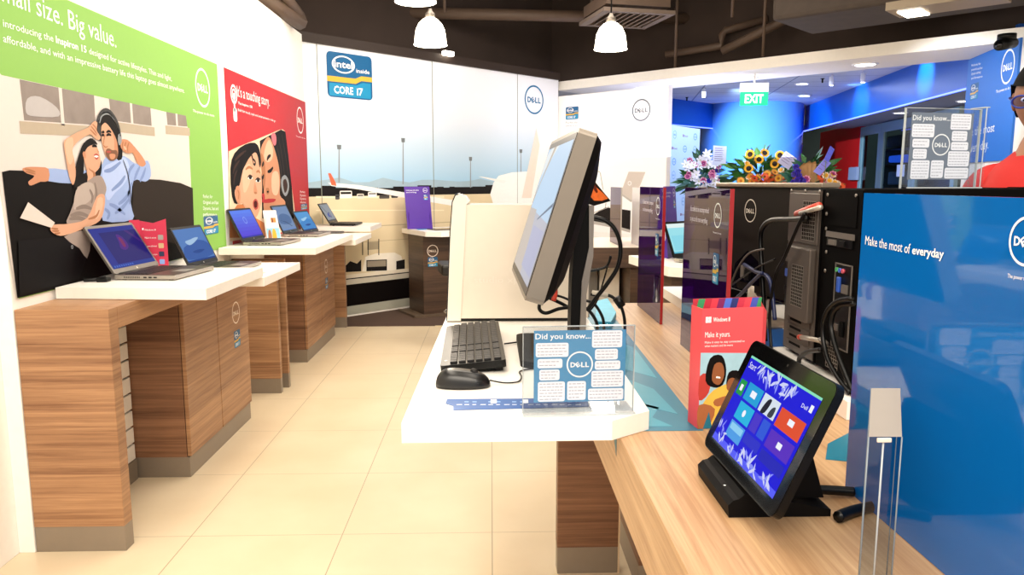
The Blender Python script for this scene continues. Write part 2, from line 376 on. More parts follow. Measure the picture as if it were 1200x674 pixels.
m = M(); m.box(-3, 12, 20, 20.1, 0, 3, mat('mall_far_wall', '#3c4a48', .9, vary=.2, nscale=2)); struct(m, 'wall_mall_back')
m = M(); m.box(11.9, 12, 4, 20, 0, 3, MATS['mall_far_wall']); struct(m, 'wall_mall_right')
# greenish room behind the left fascia
FG = Frame(FB.at(0, 0, -1.5), FB.ex, FB.ey)
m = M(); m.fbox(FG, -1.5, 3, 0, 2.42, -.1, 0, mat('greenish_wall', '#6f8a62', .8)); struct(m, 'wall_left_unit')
# blue wall with the white continuation on the right of the entrance
FR = Frame((4.84, 7.69, 0), (4.53 - 4.84, 6.49 - 7.69, 0), (0, 0, 1))
m = M(); m.fbox(FR, 0.0, 3.0, 0, 2.62, -.1, 0.0, WALLW); struct(m, 'wall_right')
# white partition with laptop pictures (stands under the header)
FP = Frame((5.65 - .05, 5.65 - .05, 0), (S2, -S2, 0), (0, 0, 1))
pa0 = FP.px(652, 120)[0]; pa1 = FP.px(783, 120)[0]; pz = FP.px(720, 106.5)[1]
m = M(); m.fbox(FP, pa0 - .3, pa1, 0, pz, -0.09, 0.0, mat('partition_white', '#f6f3f0', .55)); struct(m, 'partition_white')

# ================================================================== OVERHEAD
def cyl(p, q, r, mt, n=10): mm = M(); mm.tube([p, q], r, mt, n=n, sm=0); return mm
def HP(x, y, Y): return onY(x, y, Y)
for i, (pts, r, lab) in enumerate([
        ([(440, 14, 9.5), (810, 22, 9.8)], .07, 'long dark brown pipe running level behind the pendant lamps'),
        ([(972, -2, 8.3), (846, 60, 8.9)], .05, 'dark pipe rising towards the right below the ceiling'),
        ([(900, 22, 9.0), (850, 36, 9.2), (846, 42, 9.2), (845, 54, 9.2), (780, 64, 9.5)], .045, 'dark pipe with an elbow above the white header'),
        ([(790, 12, 9.9), (890, 0, 9.7)], .03, 'thin dark pipe right of the round diffuser'),
        ([(560, 76, 9.9), (645, 90, 10.4)], .05, 'thin dark pipe lying behind the top of the airport mural')]):
    mm = M(); mm.tube([HP(*q) for q in pts], r, DARKC2, sm=0, n=12)
    one(mm, 'ceiling_pipe', lab, 'pipe', 'pipes under the dark ceiling')
for i, (x, y, Y, lab) in enumerate([(521, 14, 9.25, 'thin hanger rod left of the others, above the airport mural'), (693, 30, 9.4, 'thin hanger rod holding the long brown pipe beside the diffuser'), (791, 85, 9.2, 'thin hanger rod over the left end of the white header'), (894, 66, 8.45, 'thin hanger rod holding the rising pipe'), (858, 20, 8.6, 'thin hanger rod left of the rising pipe'), (713, 60, 9.9, 'thin hanger rod seen below the diffuser')]):
    p = HP(x, y, Y); mm = M(); mm.tube([p, (p.x, p.y, 4.3)], .018, DARKC2, sm=0, n=8); one(mm, 'hanger_rod', lab, 'rod', 'hanger rods under the dark ceiling')
# dark brackets at the top left
mm = M(); p0 = HP(300, -8, 6.2); p1 = HP(352, 26, 6.9); mm.tube([p0, p1], .07, DARKC2, sm=0); mm.tube([HP(318, -25, 6.2), HP(352, 20, 6.9)], .05, DARKC2, sm=0)
mm.tube([HP(325, -25, 6.6), HP(330, 14, 6.5)], .03, DARKC2, sm=0)
one(mm, 'cable_tray', 'dark slanting cable tray above the left poster wall', 'cable tray')
# large dark duct at the top right
mm = M(); mm.fbox(FH, -3.2, 1.0, 2.86, 3.6, .25, 1.15, DUCTM, .04); t = one(mm, 'air_duct', 'big dark cloth covered duct above the right end of the header', 'duct')
# long light fitting under the duct
p = HP(1040, 14, 5.9); t = thing('strip_light', 'white strip light at the top right edge under the dark duct', 'light', (p.x, p.y, p.z))
mm = M(); fl = Frame(p, FH.ex, (0, 0, 1)); mm.fbox(fl, 0, .75, 0, .06, -.3, .05, mat('light_tray', '#8a7b66', .5)); mm.build('housing', t)
mm = M(); mm.fbox(fl, .06, .22, -.012, -.001, -.28, -.03, mat('tube_glow', '#ffffff', emit='#fff2dc', es=6, vary=0)); mm.build('tube', t)
# square diffuser with its round duct
p = onZ(733, 24, 3.15); t = thing('air_diffuser', 'square louvred air diffuser on a round duct beside the right pendant lamp', 'air vent', (p.x, p.y, 3.15), R(12))
DF = Frame((p.x, p.y, 3.15), (math.cos(R(12)), math.sin(R(12)), 0), (-math.sin(R(12)), math.cos(R(12)), 0))
DFM = mat('diffuser_grey', '#6a5b50', .6)
mm = M()
for a0, a1, b0, b1 in ((-.4, .4, -.4, -.33), (-.4, .4, .33, .4), (-.4, -.33, -.33, .33), (.33, .4, -.33, .33)): mm.fbox(DF, a0, a1, b0, b1, 0, .04, DFM)
mm.build('frame', t)
for k in range(9):
    mm = M(); a = -.30 + k*.075; mm.obox(DF.at(a, 0, .03), (.012, .64, .07), Matrix.Rotation(R(12), 3, 'Z') @ Matrix.Rotation(R(35), 3, 'Y'), DFM); mm.build('louvre', t)
mm = M(); mm.fbox(DF, -.36, .36, -.36, .36, .08, .2, DARKC2); mm.build('plenum', t)
mm = M(); mm.lathe([(.3, .2), (.3, 1.1)], (p.x, p.y, 3.15), mat('duct_grey', '#5b4f47', .6)); mm.build('neck_duct', t)
# pendant lamps
GLASSL = mat('lamp_glass_lit', '#fff6e6', .3, emit='#fff3dc', es=7, vary=0)
def pendant(px, py_bot, label, Y=6.0):
    c = onY(px, py_bot, Y); k = 0.125
    t = thing('pendant_lamp', label, 'lamp', (c.x, c.y, c.z), 0, 'glass bell pendant lamps')
    mm = M(); mm.lathe([(k*1.03, 0), (k*.98, .015), (k*.95, .06), (k*.88, .115), (k*.70, .16), (k*.45, .19), (k*.28, .2)], c, GLASSL, n=32); mm.build('glass_shade', t)
    mm = M(); mm.lathe([(.04, .2), (.036, .235), (.02, .25), (.012, .27)], c, SILV2, n=16); mm.build('lamp_holder', t)
    mm = M(); mm.tube([(c.x, c.y, c.z + .26), (c.x, c.y, 4.3)], .006, BLACKM, sm=0); mm.build('cord', t)
    ld = bpy.data.lights.new('pendant_light', 'POINT'); ld.energy = 22; ld.color = (1, .86, .68); ld.shadow_soft_size = .12
    lo = bpy.data.objects.new('pendant_light', ld); COL.objects.link(lo); lo.parent = t; lo.location = (0, 0, -.13)
pendant(504.5, 53, 'lit glass bell pendant lamp hanging left over the airport mural')
pendant(715.5, 58, 'lit glass bell pendant lamp hanging in front of the square diffuser')
pendant(487, 2.5, 'glass bell pendant lamp cut by the top edge of the photo', 4.85)
# little spot on the mural's top rail
q = FM.px(521, 64); mm = M(); mm.fbox(FM, q[0]-.07, q[0]+.07, q[1]-.02, q[1]+.03, .03, .09, mat('rail_spot', '#fff', emit='#fff0d8', es=8, vary=0), .01); one(mm, 'rail_light', 'small lit white lamp on the dark rail above the airport mural', 'lamp')
# soffit and mall downlights
DLM = mat('downlight_glow', '#ffffff', emit='#f2f2ff', es=9, vary=0)
def downlight(x, y, z, label, r=.085):
    c = onZ(x, y, z); t = thing('downlight', label, 'light', (c.x, c.y, z), 0, 'round downlights at the entrance')
    mm = M(); fz2 = Frame((c.x, c.y, z - .012), (1, 0, 0), (0, -1, 0)); mm.ring(fz2, 0, 0, r, r*1.25, PW, 0, 24); mm.lathe([(r*1.25, -.012), (r*1.28, 0)], (c.x, c.y, z), PW, 24, cap=False); mm.build('trim_ring', t)
    mm = M(); mm.lathe([(r, -.008), (r, -.001)], (c.x, c.y, z), DLM, 20); mm.build('lens', t)
downlight(873, 91, 2.62, 'round downlight in the soffit just above the exit sign', .12)
downlight(1014, 75, 2.62, 'round downlight in the soffit near the bright blue spot', .1)
downlight(940, 98, 2.87, 'upper of two downlights over the round column')
downlight(943, 112, 2.87, 'lower of two downlights over the round column')
downlight(755, 103, 2.62, 'round downlight in the soffit above the white partition', .12)
downlight(1055, 132, 2.44, 'downlight in the ceiling of the unit with glass doors')
downlight(1131, 118, 2.44, 'downlight beside the edge of the blue wall panel')
def spot(x, y, z, label):
    c = onZ(x, y, z); t = thing('ceiling_spot', label, 'spotlight', (c.x, c.y, z - .14), 0, 'white cylinder spots')
    mm = M(); mm.lathe([(.03, 0), (.032, .02), (.032, .12), (.012, .125), (.012, .14)], (c.x, c.y, z - .14), PW, 16); mm.build('cylinder_body', t)
    mm = M(); mm.lathe([(.024, -.003), (.024, -.001)], (c.x, c.y, z - .14), DLM, 14); mm.build('lens', t)
spot(825, 103, 2.86, 'white cylinder spot left of the exit sign')
spot(975, 88, 2.86, 'white cylinder spot between exit sign and downlight')
spot(1012, 84, 2.86, 'white cylinder spot below the soffit downlight')
for x, y, lab in ((805, 114, 'small dark sprinkler above the logo wall'), (964, 92, 'small dark sprinkler near the middle cylinder spot')):
    c = onZ(x, y, 2.87); mm = M(); mm.lathe([(.012, 0), (.012, .05), (.03, .055), (.03, .06)], (c.x, c.y, 2.81), BLACKM, 12); one(mm, 'sprinkler', lab, 'sprinkler', 'ceiling sprinklers')
# dome camera on the soffit
c = onZ(1180, 43, 2.60); t = thing('security_camera', 'black security camera under the header by the blue wall', 'camera', (c.x, c.y, 2.5))
mm = M(); mm.lathe([(.07, .12), (.07, .08)], (c.x, c.y, 2.5), BLACKP, 20); mm.build('mount', t)
mm = M(); mm.tube([(c.x + .09, c.y + .05, 2.56), (c.x - .1, c.y - .06, 2.52)], .045, BLACKP, sm=0, n=16); mm.build('camera_body', t)
mm = M(); mm.tube([(c.x - .1, c.y - .06, 2.52), (c.x - .112, c.y - .067, 2.517)], .03, BLACKG, sm=0, n=16); mm.build('lens', t)
# exit sign
FE = Frame(onY(884, 110, 8.75), (math.cos(R(-8)), math.sin(R(-8)), 0), (0, 0, 1)); e0 = FE.px(867, 124); e1 = FE.px(901, 97); em = FE.px(884, 107.5)[1]
bp = FE.at((e0[0]+e1[0])/2, e0[1], 0)
t = thing('exit_sign', 'lit green EXIT sign hanging under the entrance soffit', 'sign', bp)
mm = M(); mm.fbox(FE, e0[0], e1[0], e0[1], em, -.02, 0, mat('exit_green', '#0d8f6e', .3, emit='#12b98c', es=1.0, vary=0)); w = e1[0]-e0[0]; hh = em - e0[1]
mm.text(FE, 'EXIT', e0[0]+w*.17, e0[1]+hh*.2, mat('exit_white', '#fff', emit='#f4fffa', es=1.6, vary=0), hh*.6, w*.66, .002, .02); mm.build('sign_face', t)
mm = M(); mm.fbox(FE, e0[0], e1[0], em, e1[1], -.05, .004, mat('exit_body', '#fff', .4, emit='#ffffff', es=.7, vary=0)); mm.build('housing', t)
mm = M(); zt = 2.62 if True else 0; mm.fbox(FE, e0[0]+w*.5-.01, e0[0]+w*.5+.01, e1[1], max(e1[1]+.01, zt - FE.O.z), -.03, -.01, PW); mm.build('bracket', t)
# acrylic hanging pane above the partition
# ================================================================== POSTERS ON THE LEFT WALL
FL = Frame((-1.74, 0, 0), (0, 1, 0), (0, 0, 1)); FL.floor = .976
def Z1(pts): return [(x/3.3333, y/3.3333) for x, y in pts]           # reading marks taken on an enlarged view
def Z2(pts): return [(x/3.3333, 150 + y/3.3333) for x, y in pts]
SKIN = mat('print_skin', '#c58a6a', .6, vary=.03); SKIN2 = mat('print_skin_pale', '#d3a083', .6, vary=.03)
HAIR = mat('print_hair', '#0c0707', .6); SHIRTB = mat('print_shirt_blue', '#98addb', .6); SHIRTG = mat('print_shirt_grey', '#9d8d85', .6)
SOFA = mat('print_sofa', '#0a0606', .7, vary=.25, nscale=6); JEANS = mat('print_jeans', '#070507', .6); PAPER = mat('print_paper', '#d9cbc4', .6)
PWALL = mat('print_room_wall', '#d9cfca', .6, vary=.02); PWIN = mat('print_window', '#8d827c', .6, vary=.2, nscale=14); PFRM = mat('print_window_frame', '#d8cfc8', .6); PSILL = mat('print_sill', '#b3a592', .6)
LIP = mat('print_lips', '#b04d46', .6); PBROWN = mat('print_brown', '#3a2620', .6)
t = thing('wall_poster', 'large green poster of a couple on a black sofa', 'poster', (-1.74, 3.88, .975))
m = M(); m.fbox(FL, 2.785, 4.975, .975, 2.14, .0005, .005, PGREEN); m.build('backing_board', t)
L0 = .0055; d = .0004
m = M()
m.ppx(FL, [(-8, 80), (0, 88), (60, 101), (120, 114.5), (180, 128), (205, 134), (213, 138), (218, 146), (220, 155), (226.5, 298), (18, 349), (-8, 190)], PWALL, L0)
def win(pts, nd=1):
    q = FL.pxs(pts); m.poly(FL, q, PWIN, L0 + d)
    (ax, ay), (bx, by), (cx, cy), (dx, dy) = q     # TL TR BR BL
    m.poly(FL, [(dx-.03, dy-.05), (cx+.03, cy-.05), (cx+.03, cy-.005), (dx-.03, dy-.005)], PSILL, L0 + 2*d)
    for k in range(1, nd + 1):
        u = k/(nd+1); x = ax + (bx-ax)*u; m.poly(FL, [(x-.012, by), (x+.012, by), (x+.012, dy), (x-.012, dy)], PFRM, L0 + 2*d)
win(Z1([(70, 310), (362, 372), (368, 488), (88, 470)]), 1); win(Z1([(420, 385), (583, 420), (588, 492), (430, 470)]), 1); win(Z1([(645, 437), (722, 452), (728, 495), (650, 488)]), 1)
m.ppx(FL, Z1([(100, 385), (150, 378), (215, 420), (222, 455), (130, 455), (95, 440)]), mat('print_car', '#b5b0b0', .6), L0+3*d, 3)
m.build('photo_print', t)
m = M(); m.ppx(FL, Z2([(0, 172), (30, 165), (120, 168), (300, 200), (520, 198), (620, 202), (700, 215), (748, 235), (757, 499), (60, 665)]), SOFA, L0 + 4*d)
m.ppx(FL, Z2([(515, 200), (620, 203), (700, 217), (747, 236), (753, 400), (754, 470), (690, 455), (560, 420), (512, 330)]), mat('print_sofa_light', '#2b231e', .7), L0+4.5*d); m.build('sofa_print', t)
def ZA(pts): return [(70 + x/8.423, 110 + y/8.423) for x, y in pts]
def ZB(pts): return [(70 + x/7.49, 170 + y/7.49) for x, y in pts]
def stroke(m, fr, pts, w, mt, l):
    q = fr.pxs(pts); P_ = [(Vector((a, b, 0))) for a, b in q]; P_ = smooth3(P_, 4); L_ = []; R_ = []
    for k, p in enumerate(P_):
        t_ = (P_[min(k+1, len(P_)-1)] - P_[max(k-1, 0)]).normalized(); nv = Vector((-t_.y, t_.x, 0)); ww = w*(.4 + .6*math.sin(math.pi*(k+.5)/len(P_))); L_.append(p + nv*ww/2); R_.append(p - nv*ww/2)
    for k in range(len(P_)-1): m.add([fr.at(v.x, v.y, l) for v in (L_[k], R_[k], R_[k+1], L_[k+1])], [(0, 1, 2, 3)], mt)
SK3 = mat('print_skin_shade', '#a8714f', .6); SK4 = mat('print_skin_light', '#e0b296', .6); SB2 = mat('print_shirt_fold', '#7d92c4', .6); SB3 = mat('print_shirt_lit', '#b0c2ea', .6); SG2 = mat('print_shirt_grey_fold', '#83746c', .6); SG3 = mat('print_shirt_grey_lit', '#b3a49b', .6); BEARD = mat('print_beard', '#7a5540', .6)
m = M()   # man
m.ppx(FL, Z2([(175, 158), (300, 168), (385, 150), (410, 112), (480, 110), (525, 140), (572, 128), (584, 185), (562, 210), (516, 206), (506, 300), (512, 358), (395, 362), (400, 280), (330, 225), (182, 208)]), SHIRTB, L0 + 5*d, 3)
m.ppx(FL, ZB([(360, 220), (480, 140), (560, 110), (600, 220), (560, 330), (470, 420), (400, 480)]), SB3, L0 + 5.5*d, 3)
for pts in ([(375, 230), (440, 215), (520, 150)], [(560, 270), (520, 330), (440, 400)], [(600, 400), (560, 470), (500, 520)], [(590, 480), (540, 545), (470, 600)], [(620, 330), (590, 420), (600, 520)], [(690, 190), (660, 250), (640, 310)], [(740, 200), (720, 260), (690, 320)], [(420, 520), (480, 545), (560, 610)], [(380, 560), (420, 600), (400, 650)], [(640, 170), (600, 220), (585, 300)]): stroke(m, FL, ZB(pts), .02, SB2, L0 + 6*d)
m.ppx(FL, Z2([(182, 160), (150, 153), (110, 152), (84, 156), (80, 164), (98, 178), (124, 186), (120, 196), (102, 210), (108, 224), (122, 222), (150, 210), (182, 206)]), SKIN, L0 + 6*d, 2)
for a_, b_ in (((88, 160), (130, 172)), ((92, 170), (130, 180))): stroke(m, FL, Z2([a_, ((a_[0]+b_[0])/2, (a_[1]+b_[1])/2 - 1), b_]), .008, SK3, L0 + 6.5*d)
m.ppx(FL, ZA([(705, 510), (740, 545), (800, 620), (835, 690), (800, 720), (750, 690), (715, 600), (690, 570)]), SKIN, L0 + 6*d, 2)
m.ppx(FL, ZA([(358, 330), (372, 240), (410, 203), (462, 205), (512, 250), (555, 330), (592, 440), (602, 620), (570, 655), (545, 640), (400, 470), (366, 440)]), HAIR, L0 + 6*d, 3)
m.ppx(FL, ZA([(392, 330), (408, 300), (430, 285), (465, 315), (505, 375), (540, 450), (556, 530), (555, 610), (530, 650), (490, 662), (460, 645), (432, 600), (410, 530), (394, 450)]), SKIN2, L0 + 7*d, 3)
m.ppx(FL, ZA([(500, 380), (540, 450), (556, 530), (555, 610), (530, 650), (520, 560), (520, 460)]), SKIN, L0 + 7.5*d, 3)
m.ppx(FL, ZA([(432, 585), (445, 545), (470, 540), (500, 555), (545, 560), (552, 615), (528, 652), (488, 662), (460, 645)]), BEARD, L0 + 8*d, 3); m.ppx(FL, ZA([(470, 600), (495, 590), (530, 600), (520, 640), (485, 645)]), SKIN, L0 + 8.5*d, 3)
m.ppx(FL, ZA([(438, 572), (462, 562), (488, 570), (466, 586)]), LIP, L0 + 9*d, 2); m.ppx(FL, ZA([(410, 500), (432, 520), (460, 515), (445, 530), (420, 528)]), SK3, L0 + 8*d, 2)
for pts in ([(395, 412), (408, 405), (420, 410)], [(440, 412), (465, 400), (490, 410)], [(395, 385), (410, 375), (422, 382)], [(440, 380), (465, 368), (490, 380)]): stroke(m, FL, ZA(pts), .012, HAIR, L0 + 8.5*d)
stroke(m, FL, ZA([(428, 400), (418, 450), (412, 500)]), .008, SK3, L0 + 8*d)
m.ppx(FL, ZA([(575, 465), (600, 448), (650, 455), (700, 500), (725, 545), (700, 580), (655, 588), (615, 572), (585, 530)]), SKIN, L0 + 9*d, 2)
for pts in ([(605, 470), (598, 520), (600, 560)], [(635, 475), (622, 520), (628, 570)], [(665, 480), (650, 530), (655, 578)]): stroke(m, FL, ZA(pts), .010, SK3, L0 + 9.5*d)
m.ppx(FL, ZA([(612, 520), (622, 515), (640, 545), (632, 556), (618, 545)]), SK4, L0 + 9.7*d, 2)
m.build('man_print', t)
m = M(); stroke(m, FL, ZA([(345, 325), (352, 260), (385, 195), (430, 165), (480, 185), (530, 250), (565, 330), (580, 420)]), .022, GREYD, L0 + 10*d); stroke(m, FL, ZA([(372, 290), (392, 220), (430, 192), (480, 205), (520, 260)]), .012, GREYT, L0 + 10*d); m.ppx(FL, ZA([(556, 405), (585, 395), (592, 470), (570, 510), (556, 480)]), GREYT, L0 + 10*d, 2); m.ppx(FL, ZA([(350, 290), (378, 290), (390, 380), (390, 455), (368, 460), (352, 360)]), GREYD, L0 + 10*d, 2)
m.build('headphone_print', t); m = M(); stroke(m, FL, ZB([(540, 130), (580, 250), (600, 380), (610, 520)]), .008, GREYD, L0 + 9*d); m.build('headphone_cord_print', t)
m = M()   # woman
m.ppx(FL, ZA([(280, 438), (320, 455), (345, 490), (300, 500), (260, 540), (230, 620), (215, 674), (215, 760), (200, 850), (150, 905), (110, 880), (120, 780), (145, 674), (175, 580), (210, 490)]), HAIR, L0 + 10*d, 2)
m.ppx(FL, ZB([(120, 300), (215, 240), (218, 330), (180, 350), (150, 385), (150, 360), (100, 380)]), HAIR, L0 + 13.2*d, 2); m.ppx(FL, ZB([(292, 240), (330, 200), (345, 130), (350, 200), (335, 275), (300, 285)]), HAIR, L0 + 10*d, 2)
m.ppx(FL, ZA([(255, 335), (300, 285), (330, 268), (350, 290), (345, 325), (345, 370), (382, 425), (365, 455), (340, 450), (305, 420), (270, 400), (180, 450), (120, 510), (100, 560), (118, 640), (135, 760), (128, 850), (105, 900), (70, 820), (45, 690), (18, 520), (18, 470), (45, 440), (150, 380)]), SKIN2, L0 + 11*d, 2)
m.ppx(FL, ZA([(45, 450), (100, 430), (110, 490), (98, 560), (110, 640), (80, 700), (50, 640), (28, 520)]), SK4, L0 + 11.3*d, 3)
for pts in ([(300, 300), (330, 330), (345, 370)], [(285, 320), (320, 360), (345, 400)], [(275, 350), (310, 385), (340, 415)]): stroke(m, FL, ZA(pts), .008, SK3, L0 + 11.6*d)
m.ppx(FL, ZB([(190, 100), (215, 30), (260, 0), (300, 10), (325, 70), (338, 150), (320, 210), (292, 240), (290, 290), (240, 320), (216, 350), (216, 230), (200, 160)]), SKIN2, L0 + 12*d, 3)
m.ppx(FL, ZB([(216, 200), (250, 215), (290, 240), (290, 290), (240, 320), (218, 345)]), SK3, L0 + 12.3*d, 2); m.ppx(FL, ZB([(220, 190), (240, 220), (270, 245), (268, 290), (232, 318), (218, 330)]), SKIN2, L0 + 12.5*d, 2)
m.ppx(FL, ZB([(178, 70), (195, 55), (208, 85), (205, 118), (188, 110)]), SKIN, L0 + 12.6*d, 2); m.ppx(FL, ZB([(280, 95), (305, 85), (318, 100), (305, 118), (288, 108)]), PW, L0 + 12.8*d, 2); stroke(m, FL, ZB([(278, 92), (300, 82), (322, 95)]), .008, LIP, L0 + 13*d); stroke(m, FL, ZB([(285, 108), (303, 120), (318, 106)]), .008, LIP, L0 + 13*d)
for pts in ([(262, 12), (285, 6), (305, 14)], [(262, -12), (285, -20), (308, -8)]): stroke(m, FL, ZB(pts), .012, HAIR, L0 + 13*d)
m.ppx(FL, ZB([(305, 30), (325, 60), (310, 72)]), SKIN, L0 + 12.7*d)
m.ppx(FL, Z2([(300, 212), (335, 205), (362, 188), (388, 190), (406, 232), (400, 265), (392, 300), (350, 345), (300, 375), (250, 372), (262, 335), (280, 285)]), SHIRTG, L0 + 13*d, 3)
m.ppx(FL, ZB([(120, 400), (200, 330), (270, 340), (285, 420), (230, 500), (150, 540), (100, 560)]), SG3, L0 + 13.4*d, 3)
for pts in ([(285, 330), (300, 420), (290, 500)], [(120, 560), (190, 540), (260, 560)], [(70, 620), (150, 600), (240, 630)], [(60, 650), (140, 640), (220, 660)], [(240, 390), (265, 450), (255, 510)]): stroke(m, FL, ZB(pts), .018, SG2, L0 + 13.7*d)
m.ppx(FL, Z2([(368, 268), (398, 262), (398, 310), (380, 362), (320, 392), (240, 420), (205, 415), (186, 398), (198, 378), (260, 374), (330, 352)]), SKIN2, L0 + 14*d, 3)
m.ppx(FL, Z2([(372, 275), (392, 275), (388, 320), (368, 355), (360, 340)]), SK4, L0 + 14.3*d, 2); stroke(m, FL, Z2([(335, 356), (365, 345), (378, 320)]), .012, SK3, L0 + 14.5*d)
for a_, b_ in (((190, 392), (216, 394)), ((192, 402), (220, 402)), ((202, 412), (224, 410))): stroke(m, FL, Z2([a_, ((a_[0]+b_[0])/2, (a_[1]+b_[1])/2 + 1), b_]), .008, SK3, L0 + 14.6*d)
m.ppx(FL, Z2([(240, 425), (320, 400), (345, 440), (330, 510), (300, 470)]), SHIRTG, L0 + 13*d, 2)
m.ppx(FL, Z2([(60, 440), (180, 430), (250, 425), (300, 470), (328, 512), (300, 590), (65, 655)]), JEANS, L0 + 12*d)
m.ring(FL, *FL.px(81.5, 289.5), .004, .008, GREYT, L0 + 13*d, 10)
m.build('woman_print', t)
m = M(); m.ppx(FL, Z2([(98, 290), (203, 370), (190, 390), (66, 352)]), PAPER, L0 + 15*d); m.build('paper_print', t)
m = M()
m.tpx(FL, 'small size. Big value.', (-9, -3), (135, 56), (-10, -29), PW, L0 + d); m.build('heading', t); m = M()
m.tpx(FL, 'introducing the', (2, 31), (61, 49), (1, 22), PW, L0 + d); m.tpx(FL, 'Inspiron 15', (64, 50), (100, 62), (64, 42), PW, L0 + d, .02); m.tpx(FL, 'designed for active lifestyles. Thin and light,', (103, 63), (200, 95), (103, 56), PW, L0 + d)
m.tpx(FL, 'affordable, and with an impressive battery life this laptop goes almost anywhere.', (2, 49), (215, 109), (1, 40), PW, L0 + d); m.build('body_text', t); m = M()
m.tpx(FL, 'The power to do more', (225, 131), (250, 137), (225, 128), PW, L0 + d, .01); m.build('tagline', t); m = M()
for k, s in enumerate(('Perfect for', 'Original and fast', 'Dynamic, fast and', 'performance')): m.tpx(FL, s, (237, 232 + k*7), (237 + (11, 18, 18, 16)[k], 232.3 + k*7), (237, 228 + k*7), PW, L0 + d)
m.build('lettering', t)
m = M(); a, b = FL.px(236.5, 103); r = FL.px(236.5, 80.5)[1] - b; m.dell(FL, a, b, r, PW, L0 + d); m.build('round_logo', t)
m = M(); q = FL.px(238.5, 276); q2 = FL.px(254, 252); m.intel(FL, q[0], q[1], q2[0]-q[0], q2[1]-q[1], L0 + d); m.build('processor_badge', t)

# ---- red poster
def Z7(pts): return [(260 + x/3.545, 80 + y/3.545) for x, y in pts]
t = thing('wall_poster', 'red poster with the faces of a child and a woman', 'poster', (-1.74, 6.2, .975))
m = M(); m.fbox(FL, 5.108, 7.27, .975, 2.14, .0005, .005, PRED); m.build('backing_board', t)
m = M(); m.ppx(FL, Z7([(25, 345), (60, 328), (150, 292), (235, 256), (250, 254), (260, 262), (300, 590), (320, 720), (30, 720)]), mat('print_beige', '#e8cfb0', .6), L0); m.build('photo_print', t)
def ZC(pts): return [(262 + x/5.189, 140 + y/5.189) for x, y in pts]
m = M()  # woman
m.ppx(FL, ZC([(215, 130), (280, 95), (345, 62), (372, 75), (390, 220), (412, 420), (425, 600), (330, 660), (230, 600), (225, 300)]), HAIR, L0 + d)
m.ppx(FL, ZC([(222, 180), (250, 120), (275, 110), (300, 165), (328, 265), (340, 370), (338, 460), (370, 500), (360, 560), (290, 600), (240, 560), (240, 420), (222, 300)]), SKIN, L0 + 2*d, 3)
m.ppx(FL, ZC([(255, 150), (275, 125), (295, 180), (290, 240), (260, 260), (240, 220)]), SK4, L0 + 2.4*d, 3); m.ppx(FL, ZC([(290, 330), (325, 320), (335, 400), (320, 460), (290, 440)]), SK4, L0 + 2.4*d, 3)
m.ppx(FL, ZC([(222, 200), (245, 260), (250, 360), (240, 430), (228, 330)]), SK3, L0 + 2.6*d, 2)
for pts in ([(262, 318), (280, 312), (296, 292)], [(258, 250), (266, 230), (282, 218)], [(225, 358), (234, 352), (240, 335)], [(228, 285), (236, 268), (240, 262)]): stroke(m, FL, ZC(pts), .03, HAIR, L0 + 3*d)
m.ppx(FL, ZC([(252, 420), (270, 418), (272, 448), (258, 456)]), SK3, L0 + 3*d, 2); m.ppx(FL, ZC([(258, 436), (268, 434), (268, 444), (260, 446)]), HAIR, L0 + 3.4*d, 2)
m.ppx(FL, ZC([(285, 92), (304, 82), (316, 110), (314, 150), (302, 158), (290, 130)]), mat('print_pink', '#c9707c', .6), L0 + 3*d, 3); m.ppx(FL, ZC([(345, 365), (368, 338), (390, 370), (392, 430), (372, 468), (350, 430)]), GREYT, L0 + 3*d, 3); m.ppx(FL, ZC([(356, 380), (372, 362), (384, 395), (380, 430), (366, 445)]), PBROWN, L0 + 3.4*d, 3)
m.ppx(FL, ZC([(232, 492), (268, 482), (312, 484), (300, 502), (262, 508), (236, 506)]), PRED, L0 + 4*d, 2); m.ppx(FL, ZC([(226, 455), (240, 450), (246, 475), (238, 505), (226, 500), (232, 478)]), PRED, L0 + 4.3*d, 2)
for pts in ([(330, 110), (355, 250), (380, 450)], [(350, 90), (378, 260), (398, 430)], [(320, 160), (345, 300), (352, 480)]): stroke(m, FL, ZC(pts), .02, PBROWN, L0 + 1.5*d)
m.build('woman_print', t)
m = M()  # child
m.ppx(FL, ZC([(75, 515), (45, 470), (35, 300), (60, 205), (125, 152), (185, 142), (212, 180), (222, 260), (205, 330), (150, 330), (110, 420)]), HAIR, L0 + 5*d, 2)
m.ppx(FL, ZC([(62, 430), (90, 400), (108, 320), (130, 270), (152, 232), (186, 200), (206, 240), (220, 320), (228, 400), (224, 490), (210, 560), (180, 605), (140, 570), (110, 510), (88, 520), (66, 480)]), SKIN2, L0 + 6*d, 3)
m.ppx(FL, ZC([(110, 310), (150, 270), (165, 330), (140, 420), (115, 440)]), SK4, L0 + 6.3*d, 3); m.ppx(FL, ZC([(66, 420), (84, 405), (96, 450), (90, 510), (74, 500)]), SKIN, L0 + 6.5*d, 3); stroke(m, FL, ZC([(78, 430), (86, 450), (82, 485)]), .02, SK3, L0 + 7*d)
for x_, y_ in ((155, 355), (203, 372)):
    m.ppx(FL, ZC([(x_-15, y_+2), (x_-5, y_-10), (x_+9, y_-8), (x_+14, y_+4), (x_, y_+11)]), PW, L0 + 7*d, 2); m.ppx(FL, ZC([(x_-6, y_-9), (x_+7, y_-9), (x_+9, y_+4), (x_, y_+10), (x_-8, y_+3)]), HAIR, L0 + 7.4*d, 2); stroke(m, FL, ZC([(x_-17, y_-2), (x_-2, y_-15), (x_+14, y_-6)]), .014, PBROWN, L0 + 7.6*d)
for pts in ([(126, 305), (148, 290), (170, 302)], [(192, 320), (206, 314), (216, 326)]): stroke(m, FL, ZC(pts), .02, SK3, L0 + 7*d)
